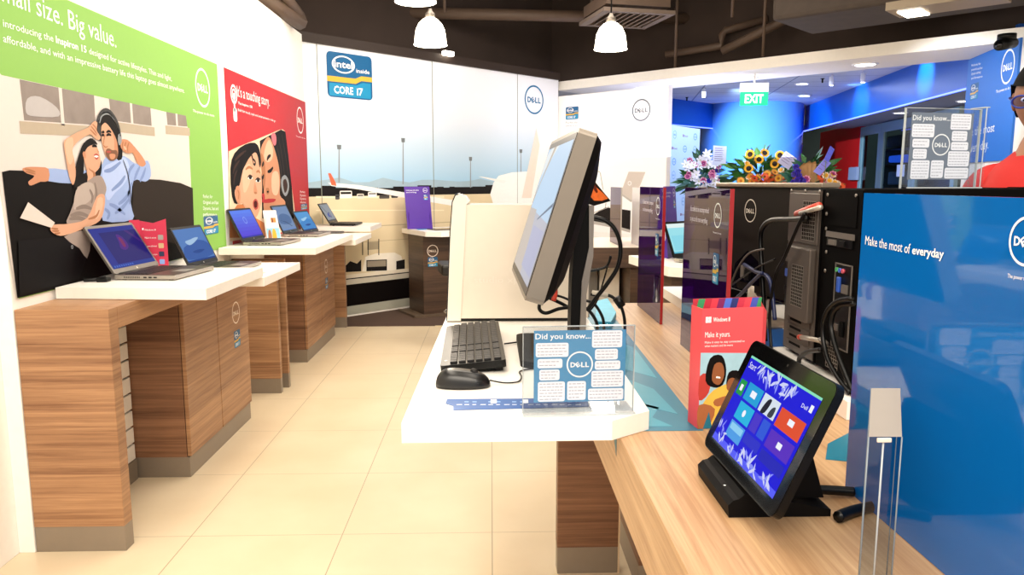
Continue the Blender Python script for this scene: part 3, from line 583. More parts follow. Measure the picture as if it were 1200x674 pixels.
m.ppx(FL, ZC([(182, 380), (194, 420), (198, 448), (184, 452), (176, 440)]), SKIN, L0 + 7*d, 2); m.ppx(FL, ZC([(178, 444), (186, 440), (198, 448), (186, 455)]), SK3, L0 + 7.4*d, 2)
m.ppx(FL, ZC([(172, 500), (188, 482), (202, 500), (204, 535), (188, 550), (174, 532)]), LIP, L0 + 7*d, 3); m.ppx(FL, ZC([(178, 505), (188, 494), (197, 506), (196, 530), (186, 538), (179, 528)]), mat('print_mouth_dark', '#4a1210', .6), L0 + 7.4*d, 3)
for pts in ([(150, 190), (168, 230), (172, 265)], [(172, 240), (186, 258), (182, 275), (172, 268)], [(120, 200), (105, 270), (100, 330)], [(190, 180), (205, 230), (212, 290)]): stroke(m, FL, ZC(pts), .022, HAIR, L0 + 7.8*d)
for pts in ([(60, 250), (90, 220), (130, 190)], [(50, 330), (62, 290), (90, 250)], [(55, 400), (60, 350), (75, 310)]): stroke(m, FL, ZC(pts), .02, PBROWN, L0 + 5.5*d)
m.ppx(FL, ZC([(30, 590), (75, 520), (110, 515), (150, 575), (190, 600), (260, 640), (260, 720), (30, 720)]), mat('print_orange_top', '#c87c4c', .6), L0 + 5.8*d); m.build('child_print', t)
m = M(); m.tpx(FL, "It's a touching story.", (277, 113), (315, 124.5), (277, 100.5), PW, L0 + d); m.build('heading', t); m = M(); m.tpx(FL, 'The Inspiron 15R', (278, 122), (295, 127), (278, 119), PW, L0 + d, .015); m.build('body_text', t); m = M(); m.tpx(FL, 'Built for touch, style and entertainment on the go', (278, 130), (322, 143), (278, 127), PW, L0 + d); m.build('body_text', t); m = M()
m.tpx(FL, 'The power to do more', (346, 160), (357, 163), (346, 158.5), PW, L0 + d); m.build('tagline', t); m = M()
for k, s in enumerate(('Perfect', 'Dynamic', 'Dynamic', 'wherever')): m.tpx(FL, s, (351, 226 + k*4), (357 + (k > 0), 226.2 + k*4), (351, 223.6 + k*4), PW, L0 + d)
m.build('lettering', t)
m = M(); a, b = FL.px(351, 141); r = FL.px(351, 125.5)[1] - b; m.dell(FL, a, b, r, PW, L0 + d); m.build('round_logo', t)
m = M(); a, b = FL.px(*Z7([(46, 108)])[0]); m.ring(FL, a, b, .05, .065, PW, L0 + d); m.ring(FL, a, b, .025, .037, PW, L0 + d); m.poly(FL, rrect(a-.013, b-.12, a+.013, b+.01, .012), PW, L0 + 2*d); m.poly(FL, rrect(a-.03, b-.18, a+.045, b-.09, .02), PW, L0 + 2*d); m.build('touch_symbol', t)
m = M(); q = FL.px(352, 246); q2 = FL.px(359, 238.5); m.intel(FL, q[0], q[1], q2[0]-q[0], q2[1]-q[1], L0 + d); m.build('processor_badge', t)

# ================================================================== AIRPORT MURAL
t = thing('wall_mural', 'wide airport photo mural with processor badge and blue ring logo', 'mural', FM.at(-.6, 0, 0))
def sky_mat():
    m = bpy.data.materials.new('mural_sky'); m.use_nodes = True; nt = m.node_tree; b = nt.nodes['Principled BSDF']; L = nt.links
    g = nt.nodes.new('ShaderNodeNewGeometry'); s = nt.nodes.new('ShaderNodeSeparateXYZ'); L.new(g.outputs['Position'], s.inputs[0])
    mr = nt.nodes.new('ShaderNodeMapRange'); mr.inputs[1].default_value = 1.4; mr.inputs[2].default_value = 2.3; L.new(s.outputs['Z'], mr.inputs[0])
    cr = nt.nodes.new('ShaderNodeValToRGB'); cr.color_ramp.elements[0].color = lin('#9fc6e0'); cr.color_ramp.elements[1].color = lin('#e9ebf2'); L.new(mr.outputs[0], cr.inputs[0]); L.new(cr.outputs[0], b.inputs['Base Color'])
    b.inputs['Roughness'].default_value = .55; return m
m0, m1 = -3.08, 1.262
m = M(); m.fbox(FM, m0, m1, .02, 2.728, .0005, .004, sky_mat()); m.build('printed_sky', t)
l = .0046
MT = mat('mural_tarmac', '#dccaa6', .6, vary=.08, nscale=3); MD = mat('mural_dark', '#1d1a1a', .6, vary=.2, nscale=20); MH = mat('mural_hills', '#9fb6c4', .6, vary=.08, nscale=8)
def mp(y, x): return FM.px(x, y)[1]
m = M()
zh = FM.px(480, 218)[1]
m.poly(FM, [(m0, 1.31)] + [(m0 + (m1-m0)*k/24, 1.415 + .02*math.sin(k*1.7) + .012*math.sin(k*4.1)) for k in range(25)] + [(m1, 1.31)], MH, l)
rt = random.Random(2); top = []; x = m0
while x < m1:
    h = rt.choice((1.335, 1.345, 1.35, 1.362, 1.34)); w_ = rt.uniform(.06, .22); top += [(x, h), (min(x + w_, m1), h)]; x += w_
m.poly(FM, [(m0, 1.2), (m1, 1.2)] + top[::-1], MD, l + .0003)
m.build('terminal_print', t)
m = M(); m.poly(FM, [(m0, .02), (m1, .02), (m1, 1.255), (m0, 1.255)], MT, l + .0006)
m.poly(FM, [(m0, .93), (m1, .93), (m1, .94), (m0, .94)], mat('mural_line', '#b7a789', .6), l + .001)
for px0, px1, y0, y1 in ((370, 520, 230, 232), (370, 520, 246, 247)):
    q = FM.pxs([(px0, y0), (px1, y0), (px1, y1), (px0, y1)]); m.poly(FM, q, mat('mural_tarmac_light', '#ecdfc2', .6), l + .001)
m.build('tarmac_print', t)
# runway vehicles in the print
for k, (x, y, w, h, c) in enumerate(((405, 228, 14, 9, '#efe9df'), (422, 230, 8, 6, '#d9d2c6'), (436, 228, 10, 6, '#f0ece4'), (395, 231, 5, 6, '#4a4a4c'), (450, 231, 12, 4, '#54504c'), (462, 230, 8, 4, '#3b3938'))):
    m = M(); q = FM.px(x - w/2, y + h/2); q2 = FM.px(x + w/2, y - h/2); mm_ = mat('mural_van_%s' % c[1:], c, .6); m.poly(FM, rrect(q[0], q[1], q2[0], q2[1], .012), mm_, l + .0012)
    m.poly(FM, [(q[0] + .01, q[1] + (q2[1]-q[1])*.55), (q2[0]-.01, q[1] + (q2[1]-q[1])*.55), (q2[0]-.01, q2[1]-.012), (q[0]+.01, q2[1]-.012)], MD, l + .0014); m.build('vehicle_print', t)
m = M(); WING = mat('mural_wing', '#efece8', .6); m.ppx(FM, [(384, 214), (420, 217), (470, 225), (540, 236), (540, 243), (470, 231), (420, 222), (388, 218)], WING, l + .0018)
m.ppx(FM, [(384, 203), (387, 203), (393, 214), (394, 218), (388, 217)], mat('mural_winglet', '#e0684a', .6), l + .002)
m.ppx(FM, [(520, 300), (528, 275), (540, 262), (560, 258), (560, 300)], WING, l + .0018, 2); m.ppx(FM, [(524, 275), (534, 262), (545, 260), (545, 280)], MD, l + .0022, 2)
m.build('aeroplane_wing_print', t)
# second aeroplane at the right of the print: tail, fuselage, wing
m = M(); m.ppx(FM, [(578, 214), (584, 206), (600, 202), (640, 200), (652, 200), (652, 240), (578, 240), (574, 228)], mat('mural_fuselage', '#f4f1ee', .6), l + .0018, 0); m.ppx(FM, [(560, 207), (564, 207), (594, 212), (590, 215)], WING, l + .002)
m.ppx(FM, [(628, 150), (640, 150), (652, 160), (652, 230), (612, 232)], mat('mural_tail_white', '#f3efec', .6), l + .0022); m.ppx(FM, [(628, 150), (632, 170), (622, 232), (611, 232)], mat('mural_tail_cream', '#ead9cc', .6), l + .0025); m.build('aeroplane_tail_print', t)
# light masts
for x, yb, yt in ((397, 214, 171), (472, 216, 163), (551, 220, 185), (610, 205, 176)):
    m = M(); q = FM.px(x, yb); q2 = FM.px(x, yt); m.poly(FM, [(q[0]-.009, q[1]), (q[0]+.009, q[1]), (q2[0]+.006, q2[1]), (q2[0]-.006, q2[1])], GREYT, l + .0012)
    m.poly(FM, [(q2[0]-.022, q2[1]-.035), (q2[0]+.022, q2[1]-.035), (q2[0]+.026, q2[1]+.01), (q2[0]-.026, q2[1]+.01)], mat('mural_mast_head', '#6f7478', .6), l + .0014); m.build('light_mast_print', t)
# ground equipment at the bottom of the print
m = M()
MS = mat('mural_truck', '#efe6d6', .6)
m.ppx(FM, [(424, 318), (428, 301), (440, 297), (462, 296), (470, 300), (474, 319)], MS, l + .0012); m.ppx(FM, [(429, 305), (453, 304), (453, 317), (429, 318)], MD, l + .0016); m.ppx(FM, [(430, 306), (452, 305), (452, 312), (430, 313)], mat('mural_truck_glass', '#978b79', .6), l + .002)
m.ppx(FM, [(404, 312), (410, 306), (418, 309), (423, 304), (423, 318), (404, 319)], MD, l + .0012); m.ppx(FM, [(430, 284), (443, 283), (443, 292), (430, 293)], mat('mural_cage', '#a89a80', .6), l + .0012)
for x in (424, 430.5, 443): q = FM.pxs([(x, 299), (x + 1, 299), (x + 1, 280), (x, 280)]); m.poly(FM, q, MD, l + .0016)
m.ppx(FM, [(464, 306), (474, 304), (474, 315), (464, 316)], MD, l + .0016)
m.build('ground_vehicle_print', t)
zb = [FM.px(440, y)[1] for y in (318.5, 322.8, 324, 330, 354.5)]
def band(z0, z1, mt, k): m.poly(FM, [(m0, z0), (m1, z0), (m1, z1), (m0, z1)], mt, l + k)
m = M(); band(zb[1], zb[0], mat('mural_band_white', '#e6dac4', .6), .0024); band(zb[2], zb[1], MD, .0026); band(zb[3], zb[2], mat('mural_band_grey', '#c9c0ae', .6), .0024)
band(zb[4], zb[3], mat('mural_band_black', '#0c0706', .5), .0024); band(.02, zb[4], mat('mural_band_light', '#aaa898', .5, vary=.1, nscale=4), .0024); m.build('ground_print', t)
# panel joints
for x in (374, 507, 606):
    m = M(); q = FM.px(x, 150)[0]; m.fbox(FM, q-.004, q+.004, .02, 2.728, .004, .0065, mat('joint_line', '#7f8478', .5)); m.build('panel_joint', t)
m = M(); m.poly(FM, [(m0, FM.px(440, 283)[1]), (m1, FM.px(440, 283)[1]), (m1, FM.px(440, 283)[1]+.006), (m0, FM.px(440, 283)[1]+.006)], mat('mural_line', '#b7a789', .6), l + .0011); m.build('panel_joint', t)
m = M(); q = FM.px(383.5, 113); q2 = FM.px(435, 67); m.intel(FM, q[0], q[1], q2[0]-q[0], q2[1]-q[1], l + .0028); m.build('processor_badge', t)
m = M(); a, b = FM.px(625.5, 117); r = FM.px(625.5, 100)[1] - b; m.dell(FM, a, b, r, PBLUE, l + .0028); m.build('round_logo', t)

# ================================================================== PRINTS ON THE WHITE PARTITION
t = thing('wall_poster', 'white partition print with big laptop pictures and ring logo', 'poster', FP.at((pa0+pa1)/2, .9, 0))
l = .0015
m = M(); m.fbox(FP, pa0, pa1 - .01, .75, pz - .01, .0003, .001, mat('partition_print', '#fbf9f8', .5, vary=.01)); m.build('backing_sheet', t)
m = M(); a, b = FP.px(751.5, 129); r = FP.px(751.5, 116)[1] - b; m.dell(FP, a, b, r, mat('logo_grey_blue', '#3b4652', .5), l); m.build('round_logo', t)
m = M(); q = FP.px(663, 140.5); q2 = FP.px(678, 124.5); m.intel(FP, q[0], q[1], q2[0]-q[0], q2[1]-q[1], l); m.build('processor_badge', t)
m = M(); m.tpx(FP, 'The power to do more', (733, 149), (771, 147), (733, 146), GREYT, l); m.build('tagline', t); m = M(); m.tpx(FP, 'Perfectly', (663, 145), (677, 144.6), (663, 142.5), GREYT, l); m.tpx(FP, 'powerful for you', (663, 148.5), (677, 148), (663, 146.5), GREYT, l); m.build('lettering', t)
def Z3(pts): return [(640 + x/6.742, 180 + y/6.742) for x, y in pts]
m = M()
m.ppx(FP, Z3([(270, 330), (300, 190), (372, 205), (512, 375), (375, 415), (300, 400)]), BLACKM, l); m.ppx(FP, Z3([(280, 240), (300, 250), (345, 210), (370, 212), (400, 270), (490, 355), (380, 372), (340, 310)]), mat('print_orange', '#d4652a', .5, vary=.45, nscale=14), l + .0004, 2)
m.ppx(FP, Z3([(365, 228), (385, 240), (410, 300), (395, 310), (370, 270)]), mat('print_dark_orange', '#5a1e0c', .5), l + .0006, 2); m.ppx(FP, Z3([(280, 260), (345, 340), (300, 345), (270, 320)]), mat('print_charcoal', '#1d1513', .5), l + .0006, 2)
for a_, b_ in (((300, 100), (425, 150)), ((425, 150), (448, 290)), ((470, 390), (465, 430)), ((380, 470), (500, 425))):
    (x0, y0), (x1, y1) = FP.px(*Z3([a_])[0]), FP.px(*Z3([b_])[0]); nx, ny = -(y1-y0), x1-x0; k = .012/math.hypot(nx, ny); m.poly(FP, [(x0, y0), (x1, y1), (x1+nx*k, y1+ny*k), (x0+nx*k, y0+ny*k)], mat('print_silver', '#b9b3ac', .5), l)
m.ppx(FP, Z3([(360, 490), (470, 425), (600, 440), (668, 450), (665, 615), (500, 570), (370, 545)]), mat('print_keyboard', '#24201f', .5, vary=.3, nscale=60), l); m.ppx(FP, Z3([(360, 530), (500, 556), (665, 603), (665, 625), (500, 580), (360, 555)]), MATS['print_silver'], l + .0004)
m.build('laptop_print', t)
m = M(); m.ppx(FP, Z3([(652, 143), (785, 146), (740, 260), (680, 380), (590, 310)]), mat('print_lid', '#cfc3ba', .5), l); m.ring(FP, *FP.px(*Z3([(660, 235)])[0]), .02, .027, PW, l + .0004); m.ppx(FP, Z3([(590, 310), (680, 372), (672, 385), (586, 322)]), MATS['print_silver'], l + .0006); m.build('laptop_print', t)

# ================================================================== BLUE WALL PANEL ON THE RIGHT
t = thing('display_board', 'tall blue wall panel with ring logo behind the person in red', 'panel', FR.at(.5, 1.55, 0))
x1 = FR.px(1191, 130)[0]
m = M(); m.fbox(FR, 0, x1, FR.px(1150, 190)[1], 2.619, .0005, .02, mat('blue_panel_print', '#1668c4', .45, vary=.02)); m.build('panel_board', t)
l = .0205
m = M(); a, b = FR.px(1184, 78); r = FR.px(1184, 58)[1] - b; m.dell(FR, a, b, r, PW, l, sx=.95); m.build('round_logo', t)
m = M(); m.tpx(FR, 'The power to do more', (1170, 109), (1192, 102.5), (1170, 106), PW, l, .01); m.build('tagline', t); m = M(); m.tpx(FR, 'Make the most', (1131, 161), (1168, 154), (1131, 152), PW, l); m.tpx(FR, 'of every day.', (1131, 181), (1161, 174), (1131, 171), PW, l); m.build('heading', t); m = M()
for k in range(4): m.tpx(FR, ('Perfectly for', 'powerful and fast', 'Dynamic thinking', 'performance')[k], (1141, 78 + k*5), (1152 + (k % 2)*2, 75.6 + k*5), (1141, 75.4 + k*5), PW, l)
m.build('lettering', t)
m = M(); q = FR.px(1139, 118); q2 = FR.px(1150, 96); m.intel(FR, q[0], q[1], q2[0]-q[0], q2[1]-q[1], l); m.build('processor_badge', t)
# ================================================================== LEFT COUNTERS
XW = -1.738
def plinth_leg(label, Y0, Y1, x0, x1, top, name='counter_support'):
    t = thing(name, label, 'counter leg', ((x0+x1)/2, (Y0+Y1)/2, 0))
    m = M(); m.box(x0, x1, Y0, Y1, .1, top, WALN, .002); m.build('end_panel', t)
    m = M(); m.box(x0, x1, Y0+.002, Y1, 0, .1, STEEL, .001); m.build('plinth', t)
    return t
t = plinth_leg('wide wooden end panel with metal plinth nearest the photographer on the left', 2.75, 2.815, XW, -1.40, .938, 'counter_end')
m = M(); m.box(-1.44, -1.40, 2.815, 3.475, .855, .938, WALN, .002); m.build('apron', t)
m = M(); m.box(-1.735, -1.44, 2.815, 3.475, .92, .938, WALN); m.build('top_board', t)
# white slotted back panel in the knee space
t = thing('slat_panel', 'white slotted back panel in the knee space behind the end panel', 'panel', (-1.72, 3.1, 0))
m = M(); 
for k in range(10): m.box(-1.735, -1.69, 2.825, 3.47, .10 + k*.081, .10 + k*.081 + .072, WHITE, .002)
m.build('slats', t)
m = M(); m.box(-1.737, -1.705, 2.825, 3.47, .1, .91, BLACKM); m.build('backing', t)
m = M(); m.box(-1.735, -1.685, 2.825, 3.47, 0, .098, STEEL); m.build('plinth', t)
RINGW = mat('vinyl_white', '#f1e6d8', .5, vary=.01)
def counter_cab(label, Y0, Y1, seam, ringY, ringz, top):
    t = thing('display_cabinet', label, 'cabinet', (-1.58, (Y0+Y1)/2, 0))
    m = M(); m.box(-1.452, -1.4495, Y0+.01, Y1-.01, .11, top-.005, BLACKM); m.build('door_gap', t)
    m = M(); m.box(XW, -1.452, Y0, Y1, .1, top, WALND, .001); m.build('carcass', t)
    m = M(); m.box(XW, -1.44, Y0+.002, Y1, 0, .1, STEEL, .001); m.build('plinth', t)
    for a, b in ((Y0, seam-.004), (seam+.004, Y1)):
        m = M(); m.box(-1.449, -1.43, a, b, .105, top, WALN, .002); dd = m.build('door', t)
    fr = Frame((-1.43, 0, 0), (0, 1, 0), (0, 0, 1))
    m = M(); m.dell(fr, ringY, ringz, .062, RINGW, .0006, ring=.12); m.build('round_logo', dd)
    m = M(); m.intel(fr, ringY-.05, ringz-.195, .1, .095, .0006); m.build('processor_badge', dd)
    return t
counter_cab('walnut two-door cabinet with ring logo, nearest on the left', 3.478, 4.39, 3.905, 4.19, .675, .888)
t2 = counter_cab('walnut two-door cabinet with ring logo, farther along the left wall', 5.79, 6.84, 6.3, 6.52, .675, .888)
m = M(); m.box(XW, -1.43, 5.79, 6.05, .8885, .939, WALN, .001); m.build('riser_board', t2)
plinth_leg('narrow walnut leg panel between the two cabinets, nearer of the pair', 4.92, 4.965, XW, -1.405, .888)
plinth_leg('narrow walnut leg panel between the two cabinets, farther of the pair', 5.06, 5.10, XW, -1.39, .888)
plinth_leg('walnut leg panel at the far end of the left counters, before the mural', 7.21, 7.27, -1.62, -1.405, .94)

def worktop(label, y0, y1, ztop, x1=-1.115, poly=None):
    m = M(); fz = Frame((0, 0, 0), (1, 0, 0), (0, 1, 0))
    m.box(-1.727, x1, y0, y1, ztop-.045, ztop, WHITE, .003) if poly is None else m.prism(fz, poly, WHITE, ztop-.045, ztop)
    return one(m, 'worktop', label, 'worktop', 'white worktops along the left wall')
m = M(); m.prism(Frame((0, 0, 0), (1, 0, 0), (0, 1, 0)), [(-1.66, 3.0), (-1.118, 2.95), (-1.118, 3.69), (-1.727, 3.69), (-1.727, 3.0)], WHITE, .94, .985); one(m, 'worktop', 'white worktop nearest on the left, under the darkest blue laptop', 'worktop', 'white worktops along the left wall')
worktop('lower white worktop under the second laptop from the left', 3.692, 4.40, .935)
worktop('higher white worktop with white picture card and two laptops', 4.80, 6.11, .985)
worktop('lower white worktop under the fifth laptop, end of the row', 6.115, 6.95, .935, -1.1)
worktop('farthest white worktop in front of the mural with one dark laptop', 7.06, 7.75, .985, -1.125, [(-1.727, 7.06), (-1.125, 7.06), (-1.125, 7.78), (-1.48, 7.78), (-1.727, 7.5)])
# support between lower tops and their neighbours
m = M(); m.box(-1.735, -1.3, 4.45, 4.78, .8, .84, WALN); 

# ---------------------------------------------------------------- laptops
KEYM = mat('keycap_dark', '#1b1817', .5); ALU = mat('laptop_aluminium', '#a79f95', .35, .5); ALUD = mat('laptop_dark_grey', '#4c4642', .35, .4); DECK = mat('laptop_deck', '#4a3c36', .4, .3)
RUBB = mat('rubber_foot', '#0a0a0a', .8)
def laptop(label, x, y, z, rz, w, dp, h, tilt, body, deck, art, group='laptops along the left wall', back=ALUD):
    """open laptop; local +X towards the user"""
    t = thing('laptop', label, 'laptop', (x, y, z), rz, group)
    c, s = math.cos(rz), math.sin(rz); ex = Vector((c, s, 0)); ey = Vector((-s, c, 0)); O = Vector((x, y, z))
    B = Frame(O, ex, ey); rot = Matrix((ex, ey, Vector((0, 0, 1)))).transposed()
    def bx(m, x0, x1, y0, y1, z0, z1, mt, bev=0): m.obox(B.at((x0+x1)/2, (y0+y1)/2, (z0+z1)/2), (x1-x0, y1-y0, z1-z0), rot, mt, bev)
    m = M(); bx(m, -.012, dp, -w/2, w/2, .004, .022, body, .004); base = m.build('base', t)
    m = M(); bx(m, .002, dp-.004, -w/2+.004, w/2-.004, .0222, .0232, deck); d_ = m.build('palm_rest', base)
    m = M()
    for r_ in range(6):
        n = 14; kw = (w-.05)/n
        for k in range(n):
            if r_ == 5 and 4 <= k <= 8: continue
            bx(m, .022 + r_*.0175, .022 + r_*.0175 + .0145, -w/2+.025 + k*kw, -w/2+.025 + k*kw + kw*.84, .0232, .0256, KEYM)
    bx(m, .022 + 5*.0175, .022 + 5*.0175 + .0145, -w/2+.025 + 4*kw, -w/2+.025 + 9*kw-.004, .0232, .0256, KEYM)
    m.build('keyboard', base)
    m = M(); bx(m, dp-.085, dp-.02, -.055, .045, .0232, .0238, body); m.build('touchpad', base)
    m = M()
    for k in range(12): bx(m, .03 + k*.006, .033 + k*.006, -w/2-.0006, -w/2+.001, .010, .017, BLACKP)
    for k in range(3): bx(m, .115 + k*.022, .129 + k*.022, -w/2-.0006, -w/2+.001, .010, .016, BLACKP)
    m.build('side_ports', base)
    m = M()
    for a in (.02, dp-.03):
        for b in (-w/2+.03, w/2-.03): bx(m, a-.008, a+.008, b-.012, b+.012, 0, .004, RUBB)
    m.build('feet', base)
    m = M(); m.tube([B.at(-.008, -w/2+.03, .02), B.at(-.008, w/2-.03, .02)], .008, BLACKP, sm=0, n=10); m.build('hinge', t)
    u = ex * -math.sin(tilt) + Vector((0, 0, math.cos(tilt)))
    S = Frame(B.at(-.008, 0, .024), ey, u)
    m = M(); m.prism(S, rrect(-w/2, 0, w/2, h, .012), back, -.008, -.001); lid = m.build('lid', t)
    m = M(); bz = .016; m.prism(S, rrect(-w/2+.001, .001, w/2-.001, h-.001, .011), BLACKP if back.name != 'lid_grey' else back, -.001, .0008); bz_ = m.build('screen_bezel', lid)
    m = M(); art(m, S, -w/2+.014, .024, w-.028, h-.038, .0012); m.build('screen', lid)
    m = M(); m.disc(S, 0, .012, .005, SILVER, .0012, 14); m.build('maker_badge', lid)
    return t
SC = {}
def scr(c, es=1.0): return screen('screen_%s_%d' % (c[1:], int(es*100)), c, es)
def rect(m, S, a, b, w, h, mt, l): m.poly(S, [(a, b), (a+w, b), (a+w, b+h), (a, b+h)], mt, l)
def art_blue(m, S, a, b, w, h, l):
    rect(m, S, a, b, w, h, scr('#1730a8', .65), l); rect(m, S, a+w*.16, b+h*.10, w*.84, h*.78, scr('#0e1488', .6), l+.0003)
    m.poly(S, smooth2([(a+w*.42, b+h*.45), (a+w*.52, b+h*.40), (a+w*.62, b+h*.5), (a+w*.60, b+h*.72), (a+w*.5, b+h*.8), (a+w*.46, b+h*.6)], 3), scr('#4a1188', .85), l+.0006)
    m.poly(S, smooth2([(a+w*.50, b+h*.48), (a+w*.56, b+h*.5), (a+w*.57, b+h*.66), (a+w*.51, b+h*.72)], 3), scr('#8a1d6a', .7), l+.0009)
    rect(m, S, a, b, w, h*.09, scr('#123a9c', .8), l+.0004)
    for k in range(9): rect(m, S, a+w*(.04+k*.05), b+h*.025, w*.03, h*.045, scr('#3a62c8', .9), l+.0007)
    m.poly(S, [(a+w*.72, b+h*.88), (a+w*.98, b+h*.5), (a+w*1.0, b+h*.56), (a+w*.8, b+h*.88)], scr('#3b1a78', .9), l+.0006)
def art_fish(m, S, a, b, w, h, l, base='#5b86c8', deep='#3d63ad', pale='#a9c8e8'):
    rect(m, S, a, b, w, h, scr(base, .85), l)
    m.poly(S, smooth2([(a+w*.05, b+h*.08), (a+w*.95, b+h*.1), (a+w*.96, b+h*.5), (a+w*.6, b+h*.62), (a+w*.2, b+h*.5), (a+w*.05, b+h*.4)], 3), scr(deep, .85), l+.0003)
    m.poly(S, smooth2([(a+w*.22, b+h*.62), (a+w*.3, b+h*.5), (a+w*.5, b+h*.55), (a+w*.72, b+h*.68), (a+w*.6, b+h*.7), (a+w*.42, b+h*.66)], 3), scr(pale, .9), l+.0006)
    m.poly(S, smooth2([(a+w*.3, b+h*.28), (a+w*.5, b+h*.22), (a+w*.75, b+h*.3), (a+w*.5, b+h*.33)], 3), scr('#2c4f98', .85), l+.0006)
    rect(m, S, a, b, w, h*.05, scr('#2a4a92', .8), l+.0004)
def art_violet(m, S, a, b, w, h, l):
    n = 8
    for k in range(n):
        f = k/(n-1); c = '#%02x%02x%02x' % (int(0x5a*(1-f)+0x62*f), int(0x48*(1-f)+0x86*f), int(0xd8*(1-f)+0xf2*f)); rect(m, S, a, b+h*k/n, w, h/n*1.01, scr(c, .95), l)
    m.ring(S, a+w*.5, b+h*.62, h*.1, h*.13, scr('#8fa6f8', .95), l+.0004); rect(m, S, a, b, w, h*.05, scr('#3a3cae', .9), l+.0004)
def art_grey(m, S, a, b, w, h, l):
    rect(m, S, a, b, w, h, scr('#7f9ac4', .8), l); m.poly(S, smooth2([(a+w*.1, b+h*.3), (a+w*.8, b+h*.25), (a+w*.9, b+h*.55), (a+w*.5, b+h*.7), (a+w*.15, b+h*.6)], 3), scr('#5a78a8', .8), l+.0003)
    m.poly(S, [(a+w*.1, b+h*.45), (a+w*.5, b+h*.3), (a+w*.75, b+h*.12), (a+w*.78, b+h*.14), (a+w*.5, b+h*.34)], scr('#3a4c70', .8), l+.0006); rect(m, S, a, b, w, h*.06, scr('#6d8fc8', .9), l+.0005)
def art_ink(m, S, a, b, w, h, l):
    rect(m, S, a, b, w, h, scr('#9ba3ac', .8), l); m.ring(S, a+w*.55, b+h*.35, h*.1, h*.17, scr('#27398f', .8), l+.0003); m.poly(S, smooth2([(a+w*.3, b+h*.2), (a+w*.5, b+h*.3), (a+w*.45, b+h*.45), (a+w*.3, b+h*.4)], 3), scr('#3c52a8', .8), l+.0005)
    m.poly(S, [(a+w*.05, b+h*.95), (a+w*.12, b+h*.95), (a+w*.4, b+h*.5), (a+w*.36, b+h*.48)], scr('#6b7076', .7), l+.0005); rect(m, S, a, b, w, h*.06, scr('#4a5468', .8), l+.0004)
laptop('silver laptop with a deep blue screen, nearest of the row', -1.578, 3.405, .985, R(-4), .375, .255, .237, R(31), ALU, DECK, art_blue, back=mat('lid_grey', '#5d5751', .4, .3))
laptop('laptop with pale fish shape on blue screen, second from the left', -1.545, 4.10, .935, R(-4.5), .345, .24, .225, R(25), ALU, DECK, art_fish, back=ALUD)
laptop('laptop with plain violet-blue screen, beside the white picture card', -1.602, 5.165, .985, R(-6), .36, .25, .235, R(25.5), ALU, DECK, art_violet, back=ALUD)
laptop('laptop with grey-blue screen, right behind the white picture card', -1.548, 5.91, .985, R(-3), .355, .255, .233, R(24), ALU, DECK, art_grey, back=ALUD)
laptop('laptop with light blue screen standing under the red poster edge', -1.583, 6.74, .935, R(-8), .33, .23, .215, R(30), ALUD, KEYM, lambda m, S, a, b, w, h, l: art_fish(m, S, a, b, w, h, l, '#5fa4e0', '#4a8fd4', '#a8d4f2'), back=ALUD)
laptop('dark laptop with ink drawing screen in front of the airport mural', -1.515, 7.36, .985, R(-2), .33, .235, .215, R(30), GREYD, KEYM, art_ink, back=BLACKP)
# power adapter plug behind the first laptop
m = M(); m.tube([(-1.70, 3.16, .995), (-1.66, 3.17, .995), (-1.63, 3.20, .998)], .008, BLACKP); m.box(-1.645, -1.60, 3.15, 3.19, .986, 1.003, BLACKP, .004); one(m, 'power_plug', 'short black plug with cable at the hinge of the nearest laptop', 'plug')

# ---------------------------------------------------------------- cards and brochures on the left counters
def PXF(p, Y): return onY(p[0], p[1], Y)
RED8 = mat('brochure_red', '#d3304f', .5, vary=.02)
t = thing('brochure_holder', 'red folded brochure standing behind the nearest laptop', 'brochure', (-1.66, 3.63, .985))
BF = Frame((-1.715, 3.72, .936), (math.cos(R(62)), math.sin(R(62)), 0), (0, 0, 1)); BF = Frame((-1.712, 3.615, .9855), (.80, .60, 0), (0, 0, 1))
hB = .235
m = M(); m.fbox(BF, 0, .045, 0, hB, -.002, 0, RED8); m.build('left_flap', t)
BF2 = Frame(BF.at(.055, 0, 0), (.55, .835, 0), (0, 0, 1)); BF2 = Frame(BF.at(.045, 0, 0), (.985, .17, 0), (0, 0, 1))
m = M(); m.prism(BF2, [(0, 0), (.118, 0), (.118, hB + .004), (.06, hB - .016), (0, hB - .004)], RED8, -.002, 0); fp = m.build('front_sheet', t)
m = M(); l = .0006
for k, s in enumerate((.80, .64, .47, .30, .14)):
    if k: m.poly(BF2, rrect(.078, hB*s - .012, .102, hB*s + .012, .004), mat(('pic_grey', 'pic_sand', 'pic_navy', 'pic_blue')[k-1], ('#a99f98', '#d8b48a', '#3b3f5a', '#8fa8e0')[k-1], .5), l)
    m.text(BF2, ('Windows 8', 'Make it yours', 'Share photos', 'Get more apps', 'Play and work')[k], .02, hB*s - .005, PW, .008, .05, l)
m.poly(BF2, [(.010, hB*.82 - .006), (.017, hB*.82 - .006), (.017, hB*.82 + .004), (.010, hB*.82 + .003)], PW, l); m.build('lettering', t)
m = M(); fz = Frame((0, 0, .9855), (1, 0, 0), (0, 1, 0))
m.prism(Frame((0, 0, .9352), (1, 0, 0), (0, 1, 0)), [(-1.70, 3.93), (-1.58, 3.80), (-1.50, 3.84), (-1.66, 4.02)], mat('teal_card', '#2b9a94', .5), 0, .0012); one(m, 'leaflet', 'small teal leaflet lying by the second laptop', 'leaflet')
